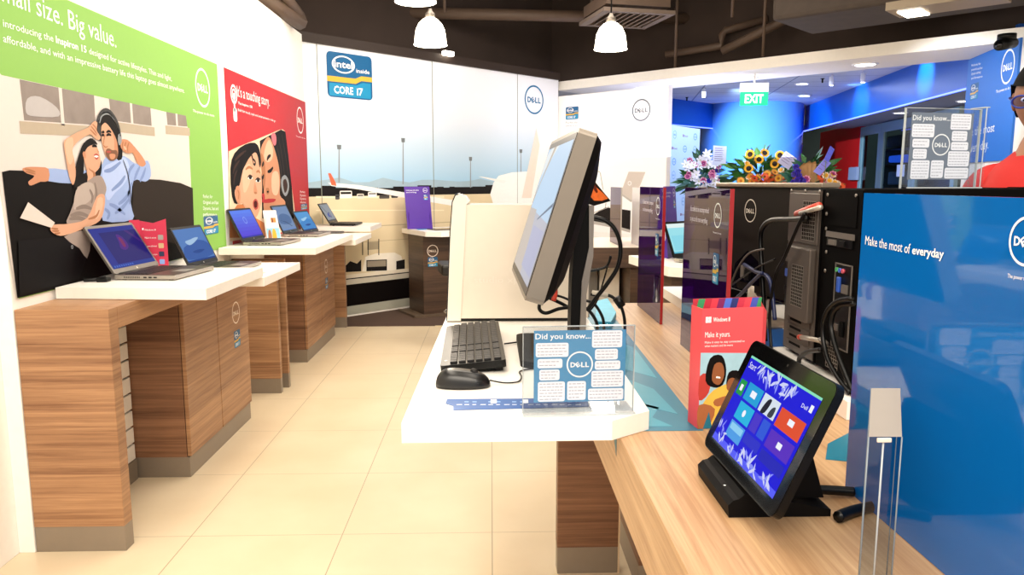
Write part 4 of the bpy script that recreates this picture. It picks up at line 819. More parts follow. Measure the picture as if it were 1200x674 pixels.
m = M(); m.prism(Frame((0, 0, .9352), (1, 0, 0), (0, 1, 0)), [(-1.30, 3.76), (-1.17, 3.74), (-1.165, 3.90), (-1.28, 3.92)], mat('pale_green_card', '#cfe0b6', .5), 0, .0012); one(m, 'leaflet', 'pale green slip at the edge of the second worktop', 'leaflet')
t = thing('picture_card', 'white tent card with small colour pictures between two laptops', 'card', (-1.6, 5.5, .985))
CF = Frame((-1.63, 5.42, .985), (.80, .60, 0), (0, 0, 1)); hc = .215
tv = Vector((0, 0.28, .96)).normalized()
c0 = onZ(313, 281, .9885); CF = Frame((c0.x, c0.y, .9885), (.93, .36, 0), (-.16, .20, .96))
m = M(); m.prism(CF, [(0, 0), (.10, 0), (.09, hc), (.0, hc)], PW, -.0015, 0); m.build('front_panel', t)
m = M(); CB = Frame(CF.at(0, .003, -.08), CF.ex, (CF.at(0, hc, 0) - CF.at(0, 0, -.07))); m.prism(CB, [(0, 0), (.10, 0), (.09, hc), (0, hc)], PAPER, -.0015, 0); m.build('rear_panel', t)
m = M(); m.prism(Frame(CF.at(0, 0, 0), (CF.at(0, 0, -.07) - CF.at(0, 0, 0)), (0, 0, 1)), [(0, 0), (.07, 0), (.035, hc*.9)], PAPER, -.001, .001); m.build('side_gusset', t)
m = M(); l = .0006
m.poly(CF, rrect(.045, .125, .080, .16, .002), mat('pic_ochre', '#c8914f', .5), l); m.poly(CF, rrect(.052, .125, .060, .16, .002), mat('pic_plum', '#7a3a3a', .5), l+.0003)
m.poly(CF, rrect(.006, .006, .095, .085, .002), mat('pic_skyblue', '#8fc3dc', .5), l); m.poly(CF, smooth2([(.040, .006), (.070, .006), (.066, .07), (.048, .074)], 3), mat('pic_yellow', '#d8a63c', .5), l+.0003); m.poly(CF, smooth2([(.012, .006), (.036, .006), (.034, .062), (.02, .068)], 3), mat('pic_skin', '#a06a4c', .5), l+.0003); m.build('pictures', t)

# ================================================================== DARK STAND BEFORE THE MURAL
SA = R(27); SX = Vector((math.cos(SA), math.sin(SA), 0)); SY = Vector((-math.sin(SA), math.cos(SA), 0))
def dark_stand(label, corner, zt, w, dp, topw, topd, off, rz, ring=True, floorplate=True):
    ex = Vector((math.cos(rz), math.sin(rz), 0)); ey = Vector((-math.sin(rz), math.cos(rz), 0)); c = Vector(corner)
    fz = Frame(c, ex, ey); ce = fz.at(w/2, dp/2, 0)
    t = thing('display_stand', label, 'display stand', ce, rz)
    m = M(); ch = .10
    m.prism(fz, [(0, ch*.0), (w, 0), (w, dp), (0, dp)], DARKW, .03, zt-.05); m.build('column_body', t)
    if floorplate: m = M(); m.prism(fz, [(-.12, -.05), (w+.12, -.05), (w+.12, dp+.05), (-.12, dp+.05)], mat('stand_plate', '#6b5a4a', .4, .3), .007, .03); m.build('foot_plate', t)
    else: m = M(); m.prism(fz, [(.01, .01), (w-.01, .01), (w-.01, dp-.01), (.01, dp-.01)], STEEL, .0, .03); m.build('foot_plate', t)
    m = M(); k = .12
    m.prism(fz, [(off[0]+k, off[1]), (off[0]+topw-k, off[1]), (off[0]+topw, off[1]+k), (off[0]+topw, off[1]+topd), (off[0], off[1]+topd), (off[0], off[1]+k)], WHITE, zt-.05, zt); m.build('top', t)
    if ring:
        f = Frame(c, ex, (0, 0, 1)); m = M(); a, b = f.px(507, 294); m.dell(f, a, b, .062, RINGW, .001, ring=.12); m.build('round_logo', t)
        m = M(); m.intel(f, a-.055, b-.165, .11, .1, .001); m.build('processor_badge', t)
    return t, fz
t, SF = dark_stand('dark walnut display stand with white top before the airport mural', (-.70, 7.745, 0), .90, .42, .42, .66, .80, (-.02, -.24), SA)
zt = .90
SGN = mat('sign_violet', '#4a1c93', .4, vary=.04)
def violet_sign(label, fr, w, h, word='Impressively thin'):
    t = thing('standing_sign', label, 'sign', fr.at(w/2, 0, 0))
    m = M(); m.prism(fr, rrect(0, 0, w, h, .004), SGN, -.006, 0); bd = m.build('board', t)
    m = M(); m.text(fr, word, w*.06, h*.90, PW, h*.028, w*.5, .0008); m.text(fr, 'and inviting', w*.06, h*.85, PW, h*.028, w*.4, .0008); m.dell(fr, w*.82, h*.91, w*.09, PW, .0008); m.intel(fr, w*.74, h*.68, w*.16, h*.13, .0008); m.build('lettering', bd)
    m = M(); m.prism(Frame(fr.at(.02, .0, -.006), fr.n * -1, (0, 0, 1)), [(0, .002), (.05, .002), (0, h*.4)], SGN, 0, .005); m.prism(Frame(fr.at(w-.025, .0, -.006), fr.n * -1, (0, 0, 1)), [(0, .002), (.05, .002), (0, h*.4)], SGN, 0, .005); m.build('prop', t)
    return t
th = R(11)
VF = Frame(Vector((-.885, 8.02, zt + .004)), (math.cos(R(25)), math.sin(R(25)), 0), (-math.sin(th)*math.sin(R(25)), math.sin(th)*math.cos(R(25)), math.cos(th)))
violet_sign('violet sign standing on the dark stand before the mural', VF, .283, .455)
def tablet_flat(label, c, rz, w=.30, dp=.2, grp=None):
    t = thing('tablet', label, 'tablet', c, rz, grp); c = Vector(c); ex = Vector((math.cos(rz), math.sin(rz), 0)); f = Frame(c, ex, (-ex.y, ex.x, 0))
    m = M(); m.prism(f, rrect(-w/2, -dp/2, w/2, dp/2, .015), ALUD, 0, .009); m.build('body', t)
    m = M(); m.poly(f, rrect(-w/2+.012, -dp/2+.012, w/2-.012, dp/2-.012, .004), BLACKG, .0095); m.build('screen', t)
    return t
tablet_flat('flat dark tablet lying on the dark stand before the mural', SF.at(.31, .12, zt), SA, .34, .24)
m = M(); f = Frame(SF.at(.10, .12, zt), SX, SY); m.prism(f, [(-.08, .05), (.12, .12), (.2, .28), (-.02, .30)], mat('cyan_card', '#2a8fc0', .5), 0, .0015); one(m, 'leaflet', 'blue leaflet under the violet sign before the mural', 'leaflet')
# bar stool
t = thing('bar_stool', 'black padded bar stool half hidden behind the white desktop computer', 'stool', (-.28, 6.5, 0), R(10))
c = Vector((-.27, 6.5, 0))
m = M(); m.obox((c.x, c.y, .66), (.36, .36, .10), Matrix.Rotation(R(10), 3, 'Z'), mat('black_leather', '#110e0d', .45), .025, 3); m.build('seat', t)
CHR = mat('chrome', '#b9b5b0', .15, .9)
m = M(); m.lathe([(.03, .03), (.03, .4), (.022, .41), (.022, .61)], c, CHR, 16); m.build('column', t)
m = M(); m.lathe([(.2, 0), (.2, .008), (.12, .02), (.04, .04)], c, CHR, 32); m.build('base', t)
m = M(); m.tube([c + Vector((.14*math.cos(a), .14*math.sin(a), .28)) for a in [R(k) for k in range(0, 361, 30)]], .01, CHR, sm=2); m.tube([c + Vector((0, 0, .28)), c + Vector((.14, 0, .28))], .008, CHR, sm=0); m.build('foot_ring', t)
m = M(); m.tube([c + Vector((.02, -.02, .58)), c + Vector((-.08, -.14, .55))], .005, CHR, sm=0); m.lathe([(.0, -.012), (.011, -.006), (.011, .006), (.0, .012)], c + Vector((-.085, -.145, .55)), PW, 10); m.build('height_lever', t)
# ================================================================== CENTRE COUNTER
FZ = Frame((0, 0, 0), (1, 0, 0), (0, 1, 0))
t = thing('demo_counter', 'long pale oak counter with teal inlay running towards the camera', 'counter', (.8, 1.7, 0))
m = M(); m.box(.25, 1.32, .35, 3.05, .768, .905, OAK, .0015); m.build('counter_slab', t)
m = M(); z = .9054
m.prism(Frame((0, 0, z), (1, 0, 0), (0, 1, 0)), [(.2495, 1.444), (.425, 1.444), (.46, 3.04), (.2495, 3.04)], TEAL, -.0003, .0004)
m.prism(Frame((0, 0, z), (1, 0, 0), (0, 1, 0)), [(.60, 1.28), (.80, 1.22), (.80, 1.50), (.64, 1.36)], TEAL, -.0003, .0004)
m.prism(Frame((.25, 0, 0), (0, -1, 0), (0, 0, 1)), [(-1.50, .9055), (-1.442, .9055), (-1.442, .855)], TEAL, 0, .0006)
m.build('teal_inlay', t)
m = M()
for pts in ([(.30, 1.47), (.37, 1.47), (.34, 1.53), (.37, 1.60), (.33, 1.64)], [(.33, 1.62), (.40, 1.55), (.39, 1.75), (.34, 1.85)], [(.252, 1.45), (.30, 1.50), (.26, 1.50)], [(.35, 1.95), (.42, 1.85), (.43, 2.2), (.36, 2.4)]):
    m.prism(Frame((0, 0, z + .0004), (1, 0, 0), (0, 1, 0)), pts, TEAL2, 0, .0003)
m.build('teal_inlay_facets', t, label='lighter teal facets of the inlay')
m = M(); m.box(.233, .452, 2.535, 2.60, .1, .768, WALND, .001); m.build('base_panel', t); m = M(); m.box(.452, .458, 2.535, 2.60, 0, .768, mat('pale_edge_band', '#d6bd9c', .5)); m.build('edge_band', t); m = M(); m.box(.50, 1.2, 2.40, 2.95, 0.1, .768, WALND); m.build('base_panel', t)
m = M(); m.box(.234, .451, 2.537, 2.60, 0, .1, STEEL); m.build('plinth', t); m = M(); m.box(.50, 1.2, 2.41, 2.95, 0, .1, STEEL); m.build('plinth', t)
m = M(); m.prism(Frame((0, 0, .905), (1, 0, 0), (0, 1, 0)), [(-.172, 1.385), (.232, 1.39), (.316, 1.452), (.325, 2.70), (-.150, 2.70)], WHITE, .001, .040)
one(m, 'worktop', 'white worktop on the oak counter under the white desktop computer', 'worktop', 'white tops of the centre counter')
m = M(); m.prism(Frame((0, 0, .905), (1, 0, 0), (0, 1, 0)), [(.742, 1.50), (1.42, 1.50), (1.42, 3.25), (.742, 3.25)], WHITE, .001, .040)
one(m, 'worktop', 'white worktop on the far side of the oak counter under the black towers', 'worktop', 'white tops of the centre counter')
ZT = .9455
# ---------------------------------------------------------------- white desktop computer
WP = mat('white_gloss_plastic', '#d6cbbb', .3, coat=.2, vary=.02); WP2 = mat('white_gloss_front', '#ddd3c4', .25, coat=.3, vary=.02)
t = thing('desktop_computer', 'white desktop tower with embossed lettering behind the tilted monitor', 'computer', (.09, 2.51, ZT))
FXZ = Frame((0, 2.425, 0), (1, 0, 0), (0, 0, 1))
m = M(); m.prism(FXZ, [(-.100, ZT+.012), (.318, ZT+.012), (.318, 1.325), (-.078, 1.328)], WP, -.18, 0); m.build('side_panel', t)
prof = [(-.144, ZT+.004), (-.100, ZT+.004), (-.078, 1.328), (-.070, 1.336), (-.082, 1.352), (-.098, 1.360), (-.112, 1.357), (-.122, 1.335), (-.130, 1.24)]
m = M(); m.prism(FXZ, prof, WP2, -.184, .003); m.build('front_bezel', t)
m = M(); m.prism(FXZ, [(a - .0045, b + .001) for a, b in prof[:1] + prof[4:]] + [(a, b) for a, b in (prof[4], prof[5])][:0], BLACKP, -.182, -.004)
q = [(-.1475, ZT+.004), (-.1335, 1.24), (-.1255, 1.336), (-.115, 1.361), (-.105, 1.3635), (-.105, 1.355), (-.118, 1.335), (-.125, 1.24), (-.139, ZT+.004)]
m = M(); m.prism(FXZ, q, BLACKG, -.18, -.002); m.build('front_seam', t)
m = M(); m.box(-.135, .31, 2.25+.19, 2.60, ZT, ZT+.012, BLACKP); m.build('foot', t)
m = M(); m.text(FXZ, 'studio xps', -.055, 1.075, mat('embossed_white', '#dbd1c3', .35), .02, .16, .0006); m.build('embossed_lettering', t)
m = M(); m.prism(FXZ, [(.3185, ZT+.012), (.3225, ZT+.012), (.3225, 1.322), (.3185, 1.322)], SILV2, -.178, -.004); m.build('rear_plate', t)
# ---------------------------------------------------------------- monitor
YW = R(-88.8); TI = R(17.3); wd = Vector((math.cos(YW), math.sin(YW), 0)); nn = Vector((math.sin(YW), -math.cos(YW), 0)); uu = Vector((0, 0, math.cos(TI))) - nn * math.sin(TI)
MF = Frame((.069, 1.965, 1.136), wd, uu); W2 = .305; MHH = .40
t = thing('monitor', 'large silver and black monitor tilted back on the white worktop', 'monitor', (.2, 1.97, ZT))
MSIL = mat('monitor_silver', '#80776c', .35, .35)
m = M(); m.prism(MF, rrect(-W2, 0, W2, MHH, .012), MSIL, -.042, 0); hs = m.build('housing', t)
m = M(); m.prism(MF, rrect(-W2+.008, .010, W2-.008, MHH-.010, .006), BLACKP, 0, .0012); m.build('screen_bezel', hs)
m = M(); a0, a1, b0, b1 = -W2+.024, W2-.024, .028, MHH-.026; l = .0018
m.poly(MF, [(a0, b0), (a1, b0), (a1, b1), (a0, b1)], scr('#c3c6d4', .85), l)
m.poly(MF, [(a0, b0+.17), (a1, b0+.15), (a1, b1), (a0, b1)], scr('#bcd6ee', .95), l+.0002)
m.poly(MF, [(a0, b1-.02), (a0+.10, b1), (a0+.28, b1), (a0, b0+.26)], scr('#dfe6ea', .95), l+.0004)
m.poly(MF, [(a0+.16, b1), (a0+.22, b1), (a0+.0, b0+.20), (a0, b0+.17)], scr('#cdbfae', .8), l+.0006)
m.poly(MF, [(a0, b0), (a0+.30, b0), (a0+.20, b0+.17), (a0, b0+.17)], scr('#cfc6bf', .85), l+.0004)
m.poly(MF, [(a1-.26, b0+.15), (a1, b0+.20), (a1, b0+.19), (a1-.26, b0+.145)], scr('#6f7f98', .8), l+.0006)
m.poly(MF, [(a1-.30, b0+.02), (a1-.02, b0+.02), (a1-.02, b0+.13), (a1-.30, b0+.13)], scr('#b4b9d6', .9), l+.0006)
m.build('screen', hs)
m = M()
def loft(fr, secs, mt):
    n = len(secs[0][0]); vs = []; fs = []
    for pts, l in secs: vs += [fr.at(a, b, l) for a, b in pts]
    for k in range(len(secs)-1):
        for i in range(n): fs.append((k*n+i, (k+1)*n+i, (k+1)*n+(i+1) % n, k*n+(i+1) % n))
    fs.append(tuple(range((len(secs)-1)*n, len(secs)*n))[::-1]); fs.append(tuple(range(n)))
    return vs, fs
v, f = loft(MF, [(rrect(-W2+.002, .002, W2-.002, MHH-.002, .012), -.042), (rrect(-W2+.02, .02, W2-.02, MHH-.012, .02), -.060), (rrect(-W2+.10, .05, W2-.10, MHH-.07, .03), -.085)], BLACKM)
m.add(v, f, BLACKM); m.build('back_shell', t)
FC = Frame((0, 1.93, 0), (1, 0, 0), (0, 0, 1))
m = M(); P = FC.pxs([(674, 240), (690, 240), (690, 290), (682, 330), (679, 408), (668, 408), (670, 330), (673, 290)]); m.prism(FC, P, BLACKM, -.08, 0); sc_ = m.build('stand_column', t)
m = M(); P = FC.pxs([(690, 240), (696, 241), (695, 300), (687, 345), (686, 408), (678.5, 408), (681.5, 330), (690, 290)]); m.prism(FC, P, mat('column_silver', '#8d857c', .3, .5), -.085, .005); m.build('column_trim', sc_)
m = M(); m.box(.15, .225, 1.945, 1.995, 1.275, 1.315, BLACKM, .004); m.build('arm', t)
m = M(); m.prism(Frame((0, 0, ZT), (1, 0, 0), (0, 1, 0)), rrect(.072, 1.80, .30, 2.16, .03), BLACKM, 0, .016); m.build('foot', t)
m = M()
for k in range(3): a = MF.at(-.05 + k*.05, .03, -.07); m.tube([a, a - nn*.025 - uu*.02, a - uu*.05 - nn*.03], .007, (BLACKP, SILV2, mat('plug_red', '#c8402c', .4))[k], sm=3)
m.build('cable_plugs', t)
# ---------------------------------------------------------------- keyboard and mouse
t = thing('keyboard', 'black full-size keyboard lying before the white desktop computer', 'keyboard', (-.04, 2.0, ZT), 0)
ka = R(1.5); kx = Vector((math.cos(ka), math.sin(ka), 0)); ky = Vector((-math.sin(ka), math.cos(ka), 0))
ti = R(5); KF = Frame(Vector((-.122, 1.755, ZT+.010)), Vector((kx.x*math.cos(ti), kx.y*math.cos(ti), math.sin(ti))), ky)
m = M(); m.prism(KF, rrect(0, 0, .158, .50, .010), BLACKP, -.009, .009); m.build('case', t)
m = M()
for r_ in range(6):
    y = .012
    rows = 24
    while y < .485:
        if abs(y - .115) < .006 or abs(y - .185) < .006: y += .012
        w_ = .0165
        if r_ == 0 and .26 < y < .36: w_ = .098
        m.fbox(KF, .024 + r_*.0205 + (.004 if r_ == 5 else 0), .024 + r_*.0205 + .017 + (.004 if r_ == 5 else 0), y, y + w_, .009, .0145, KEYM, .0012); y += w_ + .003
m.build('keys', t)
m = M()
for b in (.02, .46): m.fbox(KF, .13, .15, b, b+.02, -.021, -.009, RUBB)
m.build('riser_feet', t)
m = M(); m.disc(KF, .012, .05, .004, SILVER, .0093, 12); m.build('maker_badge', t)
t = thing('computer_mouse', 'black computer mouse beside the keyboard on the white worktop', 'mouse', (-.064, 1.645, ZT))
def mouse_mesh():
    vs = []; fs = []; n = 24; k = 10
    for i in range(k+1):
        ph = math.pi/2 * i/k
        for j in range(n):
            a = 2*math.pi*j/n; ca, sa = math.cos(a), math.sin(a)
            x = .062 * math.copysign(abs(ca)**.8, ca) * math.cos(ph)**.55; y = .034 * math.copysign(abs(sa)**.8, sa) * math.cos(ph)**.55
            zz = .036 * math.sin(ph) * (1 - .22*(x/.062)) ; vs.append((-.064 + x, 1.645 + y, ZT + .002 + zz))
    for i in range(k):
        for j in range(n): fs.append((i*n+j, i*n+(j+1) % n, (i+1)*n+(j+1) % n, (i+1)*n+j))
    fs.append(tuple(range(n))[::-1]); return vs, fs
v, f = mouse_mesh(); m = M(); m.add(v, f, mat('mouse_black', '#111010', .3), True); m.build('shell', t)
m = M(); m.lathe([(.0, -.004), (.010, -.0038), (.010, .0038), (0, .004)], (-.085+.045, 1.645, ZT+.03), GREYD, 16, Matrix.Rotation(R(90), 3, 'X')); m.build('scroll_wheel', t)
m = M(); m.tube([(-.004, 1.648, ZT+.012), (.03, 1.655, ZT+.004), (.062, 1.67, ZT+.003), (.07, 1.72, ZT+.003), (.068, 1.76, ZT+.003), (.10, 1.785, ZT+.003), (.2, 1.79, ZT+.004)], .0018, BLACKP); m.build('cable', t)
def cable(pts, r, label, mt=BLACKP, grp=None, name='cable'):
    m = M(); m.tube(pts, r, mt, n=8, sm=7); return one(m, name, label, 'cable', grp)
cable([onZ(591, 403, ZT+.004), onZ(606, 401, ZT+.004), onZ(622, 398, ZT+.004), (.10, 2.17, ZT+.004), (.2, 2.2, ZT+.004)], .0022, 'thin black cable leaving the right side of the keyboard')
# ---------------------------------------------------------------- blue leaflet and Did-you-know sign on the white worktop
LEAF = mat('leaflet_blue', '#17549a', .45, vary=.05)
t = thing('leaflet', 'blue printed strip lying flat before the acrylic sign', 'leaflet', (.05, 1.5, ZT))
FT = Frame((0, 0, ZT), (1, 0, 0), (0, 1, 0))
m = M(); P = FT.pxs([(522, 473), (524, 468), (688, 467), (690, 477), (531, 481), (531, 476)]); m.prism(FT, P, LEAF, 0, .0008); m.build('sheet', t)
m = M()
for k in range(16):
    x = 535 + k*9.3; P = FT.pxs([(x, 474.5), (x+6.5 - (k % 3), 474.4), (x+6.5 - (k % 3), 475), (x, 475.1)]); m.poly(FT, P, PW, .0010)
    if k % 3: P = FT.pxs([(x, 471), (x+5, 471), (x+5, 472), (x, 472)]); m.poly(FT, P, mat('leaflet_pale', '#8fb5e2', .5), .0010)
for x in (575, 612): m.poly(FT, FT.pxs([(x, 469), (x+7, 468.8), (x+7, 473), (x, 473.2)]), PW, .0011)
m.build('lettering', t)
CARD = mat('card_steel_blue', '#4f8fba', .45, vary=.02); CARDG = mat('card_grey', '#6c7686', .45, vary=.02)
BOXW = mat('card_box_white', '#f3f1f7', .5, vary=.01); TXTG = mat('card_small_text', '#b4b4c0', .6, vary=0)
BOXES = [(.02, .17, .375, .365), (.04, .39, .31, .52), (.06, .54, .28, .69), (.045, .71, .34, .99), (.365, .71, .57, .975), (.63, .01, .96, .245), (.665, .265, .915, .415), (.665, .43, .945, .555), (.63, .57, .98, .80), (.595, .82, .985, .985)]
def dyk(fr, a, b, w, h, parent, bg, ringc, titlec=PW):
    m = M(); m.prism(fr, [(a, b), (a+w, b), (a+w, b+h), (a, b+h)], bg, 0, .0006); card = m.build('printed_card', parent)
    m = M()
    for u0, v0, u1, v1 in BOXES: m.poly(fr, rrect(a+u0*w, b+(1-v1)*h, a+u1*w, b+(1-v0)*h, .004, 3), BOXW, .0009)
    m.build('text_boxes', card)
    m = M(); rnd = random.Random(5)
    for u0, v0, u1, v1 in BOXES:
        n = max(2, int((v1-v0)/.045)); 
        for k in range(n):
            vv = v0 + (v1-v0)*(k+.75)/(n+.5); u = u0 + .018
            while u < u1 - .03 - (.05 if k == n-1 else 0):
                du = rnd.uniform(.018, .05); du = min(du, u1 - .02 - u); m.poly(fr, [(a+u*w, b+(1-vv-.006)*h), (a+(u+du)*w, b+(1-vv-.006)*h), (a+(u+du)*w, b+(1-vv+.006)*h), (a+u*w, b+(1-vv+.006)*h)], TXTG, .0011); u += du + .01
    m.build('small_print', card)
    m = M(); m.text(fr, 'Did you know...', a+.015*w, b+h*.885, titlec, h*.075, w*.60, .0011, .012); m.build('heading', card)
    m = M(); m.dell(fr, a+w*.5, b+h*.525, w*.145, ringc, .0011); m.build('round_logo', card)
def sign_holder(label, fr, w, h, cw, ch, ca, cb, bg, foot=.06, sides=False):
    t = thing('acrylic_sign', label, 'sign', fr.O)
    m = M(); m.fbox(fr, 0, w, 0.0015, h, .0012, .0030, CLEAR); m.build('front_plate', t)
    m = M(); m.fbox(fr, 0, w, 0.0015, h, -.0035, -.0015, CLEAR); m.build('rear_plate', t)
    m = M(); 
    m.fbox(fr, 0, w, h-.0012, h, -.0035, .003, CLEAREDGE); m.fbox(fr, 0, .0012, 0, h, -.0035, .003, CLEAREDGE); m.fbox(fr, w-.0012, w, 0, h, -.0035, .003, CLEAREDGE); m.build('plate_edges', t)
    yy = fr.ex.cross(Vector((0, 0, 1))); f2 = Frame(fr.O, fr.ex, -yy)
    m = M(); m.fbox(f2, 0, w, -.02, foot, .0003, .0025, CLEAR); m.fbox(f2, 0, w, -.0215, -.02, .0003, .0028, CLEAREDGE); m.build('foot', t)
    if sides:
        m = M(); m.fbox(fr, w, w+.003, 0.0, h+.004, -.03, .012, CLEAR); m.fbox(fr, w+.008, w+.011, 0.0, h+.004, -.03, .012, CLEAR); m.fbox(fr, w-.001, w+.012, h+.003, h+.005, -.03, .012, CLEAREDGE); m.fbox(fr, w+.002, w+.004, 0, h+.004, .011, .0125, CLEAREDGE); m.build('side_wings', t)
    f3 = Frame(fr.at(0, 0, -.0010), fr.ex, fr.ey); dyk(f3, ca, cb, cw, ch, t, bg, PW)
    return t
a5 = R(3)
S1 = Frame((.061, 1.437, ZT+.0003), (math.cos(a5), math.sin(a5), 0), (0, -.02, 1))
sign_holder('acrylic sign with blue fact card on the white worktop', S1, .222, .176, .182, .145, .022, .022, CARD)
# ---------------------------------------------------------------- red box card for the operating system
t = thing('brochure_box', 'red open-topped brochure box with family photo behind the tablet', 'brochure', (.48, 1.48, .906))
WF = Frame((.416, 1.452, .9058), (math.cos(R(9)), math.sin(R(9)), 0), (0, 0, 1)); w, h = .131, .246
RB = mat('brochure_coral', '#dd4a52', .45, vary=.02)
m = M(); m.fbox(WF, 0, w, 0, h, -.0015, 0, RB); fpn = m.build('front_panel', t)
m = M(); pts = [(0, 0), (-.018, .014), (-.028, .03), (-.05, .042)]
WB = Frame(WF.at(.003, 0, -.05), WF.ex, (0, 0, 1)); m.fbox(WB, 0, w+.02, 0, h+.012, -.0015, 0, mat('brochure_back_red', '#b02a3a', .5)); m.build('back_panel', t)
m = M(); m.add([WF.at(w, 0, 0), WF.at(w+.016, 0, -.014), WF.at(w+.022, 0, -.034), WF.at(w+.022, 0, -.05), WF.at(w, h, 0), WF.at(w+.016, h-.012, -.014), WF.at(w+.022, h-.008, -.034), WF.at(w+.022, h+.004, -.05)], [(0, 1, 5, 4), (1, 2, 6, 5), (2, 3, 7, 6)], RB); m.build('side_panel', t)
m = M(); m.fbox(WF, 0, .0015, 0, h, -.05, -.0016, RB); m.build('side_panel', t)
m = M(); cols = ['#2f8f5a', '#b5263c', '#d23a4a', '#7a1f5a', '#4a6fd0', '#23306e', '#c23048', '#d8404e', '#3a4fae', '#2f8f5a']
for k, c in enumerate(cols): u0, u1 = .002 + k*(w+.016)/len(cols), .002 + (k+1)*(w+.016)/len(cols); m.poly(WB, [(u0, h-.03), (u1, h-.03), (min(u1+.01, w+.02), h+.0115), (min(u0+.01, w+.02), h+.0115)], mat('stripe_' + c[1:], c, .5), .0004 + .0001*k)
m.build('striped_lining', t)
ph = h*.64
m = M(); l = .0005; m.poly(WF, [(.0, 0), (w, 0), (w, ph-.006), (0, ph)], mat('photo_sky', '#9fc4d4', .5, vary=.15, nscale=40), l)
m.poly(WF, smooth2([(.0, .02), (.05, .0), (.10, .0), (.085, .09), (.055, .09), (.02, .07)], 3), mat('photo_yellow', '#e2b64e', .5), l+.0002)
m.poly(WF, smooth2([(.0, .06), (.02, .075), (.022, .11), (.0, .11)], 3), mat('photo_red_top', '#b8403a', .5), l+.0003); m.poly(WF, smooth2([(.0, .0), (.02, .0), (.035, .04), (.0, .05)], 3), mat('photo_arm', '#a5653f', .5), l+.0003)
m.poly(WF, [(.01, .0), (.03, .0), (.022, .035)], TEAL, l+.0004)
m.poly(WF, smooth2([(.012, .10), (.02, .145), (.045, .15), (.056, .12), (.05, .09), (.03, .085)], 3), HAIR, l+.0004); m.poly(WF, smooth2([(.026, .10), (.030, .132), (.046, .134), (.052, .11), (.042, .09)], 3), mat('photo_face', '#8d5636', .5), l+.0005)
m.poly(WF, smooth2([(.058, .085), (.062, .115), (.085, .115), (.088, .085), (.075, .075)], 3), HAIR, l+.0004); m.poly(WF, smooth2([(.058, .082), (.062, .10), (.074, .102), (.078, .085), (.068, .075)], 3), mat('photo_face', '#8d5636', .5), l+.0005); m.poly(WF, smooth2([(.034, .060), (.085, .07), (.085, .058), (.04, .045)], 3), mat('photo_arm', '#a5653f', .5), l+.0005)
m.poly(WF, [(.034, .1045), (.044, .103), (.043, .1065), (.035, .108)], PW, l+.0007); m.build('photo_print', fpn)
m = M(); u, v = .008, h*.885
for du, dv in ((0, 0), (.0062, 0), (0, .0062), (.0062, .0062)): m.poly(WF, [(u+du, v+dv), (u+du+.0056, v+dv), (u+du+.0056, v+dv+.0056), (u+du, v+dv+.0056)], PW, l)
m.text(WF, 'Windows 8', .024, h*.892, PW, .0085, .036, l, .01); m.text(WF, 'Make it yours.', .008, h*.765, PW, .011, .054, l); m.text(WF, 'Make it easy to stay connected to', .008, h*.715, PW, .0045, .085, l); m.text(WF, 'what matters and do more', .008, h*.685, PW, .0045, .06, l); m.build('lettering', fpn)
# ---------------------------------------------------------------- tablet in its dock
t = thing('tablet_computer', 'black tablet with tiled blue start screen standing in a dock', 'tablet', (.373, 1.102, .94))
YT = R(-88.2); TT = R(24.0); wd = Vector((math.cos(YT), math.sin(YT), 0)); n2 = Vector((math.sin(YT), -math.cos(YT), 0)); u2 = Vector((0, 0, math.cos(TT))) - n2*math.sin(TT)
TF = Frame((.373, 1.102, .9475), wd, u2); tw, th_ = .302, .203
m = M(); m.prism(TF, rrect(-tw/2, 0, tw/2, th_, .016, 6), BLACKP, -.0125, -.001); shl = m.build('shell', t)
m = M(); m.prism(TF, rrect(-tw/2+.001, .001, tw/2-.001, th_-.001, .015, 6), BLACKG, -.001, 0); gls = m.build('glass', t)
m = M(); sx0, sy0, sw, sh = -tw/2+.024, .022, tw-.046, th_-.048; l = .0004
def TQ(u0, v0, u1, v1): return [(sx0+u0*sw, sy0+(1-v1)*sh), (sx0+u1*sw, sy0+(1-v1)*sh), (sx0+u1*sw, sy0+(1-v0)*sh), (sx0+u0*sw, sy0+(1-v0)*sh)]
m.poly(TF, TQ(0, 0, 1, 1), scr('#1a18d8', .95), l); m.poly(TF, TQ(0, .93, 1, 1), scr('#5a62ff', .9), l+.0001); m.poly(TF, TQ(0, 0, 1, .025), scr('#8fe8c0', .9), l+.0001)
TILES = [(.02, .27, .12, .44, '#1d9a4a'), (.15, .25, .38, .44, '#1f9fd8'), (.40, .25, .63, .44, '#d8e4f0'), (.66, .27, .97, .46, '#e2502f'), (.15, .47, .38, .66, '#25b4e0'), (.40, .47, .505, .66, '#4a36c8'), (.525, .47, .63, .66, '#2f58d8'), (.66, .50, .97, .68, '#5a2fc0'), (.15, .69, .38, .87, '#4f9fe8'), (.40, .69, .63, .80, '#2c32c8'), (.66, .71, .97, .82, '#2226b8')]
for u0, v0, u1, v1, c in TILES: m.poly(TF, TQ(u0, v0, u1, v1), scr(c, .95), l+.0002)
Wt = scr('#f4f6ff', .95)
m.poly(TF, TQ(.05, .32, .09, .39), Wt, l+.0003); m.poly(TF, TQ(.23, .31, .31, .38), Wt, l+.0003); m.disc(TF, sx0+.265*sw, sy0+.435*sh, .006, Wt, l+.0003, 12); m.poly(TF, TQ(.79, .32, .86, .38), Wt, l+.0003); m.poly(TF, TQ(.79, .56, .85, .62), Wt, l+.0003)
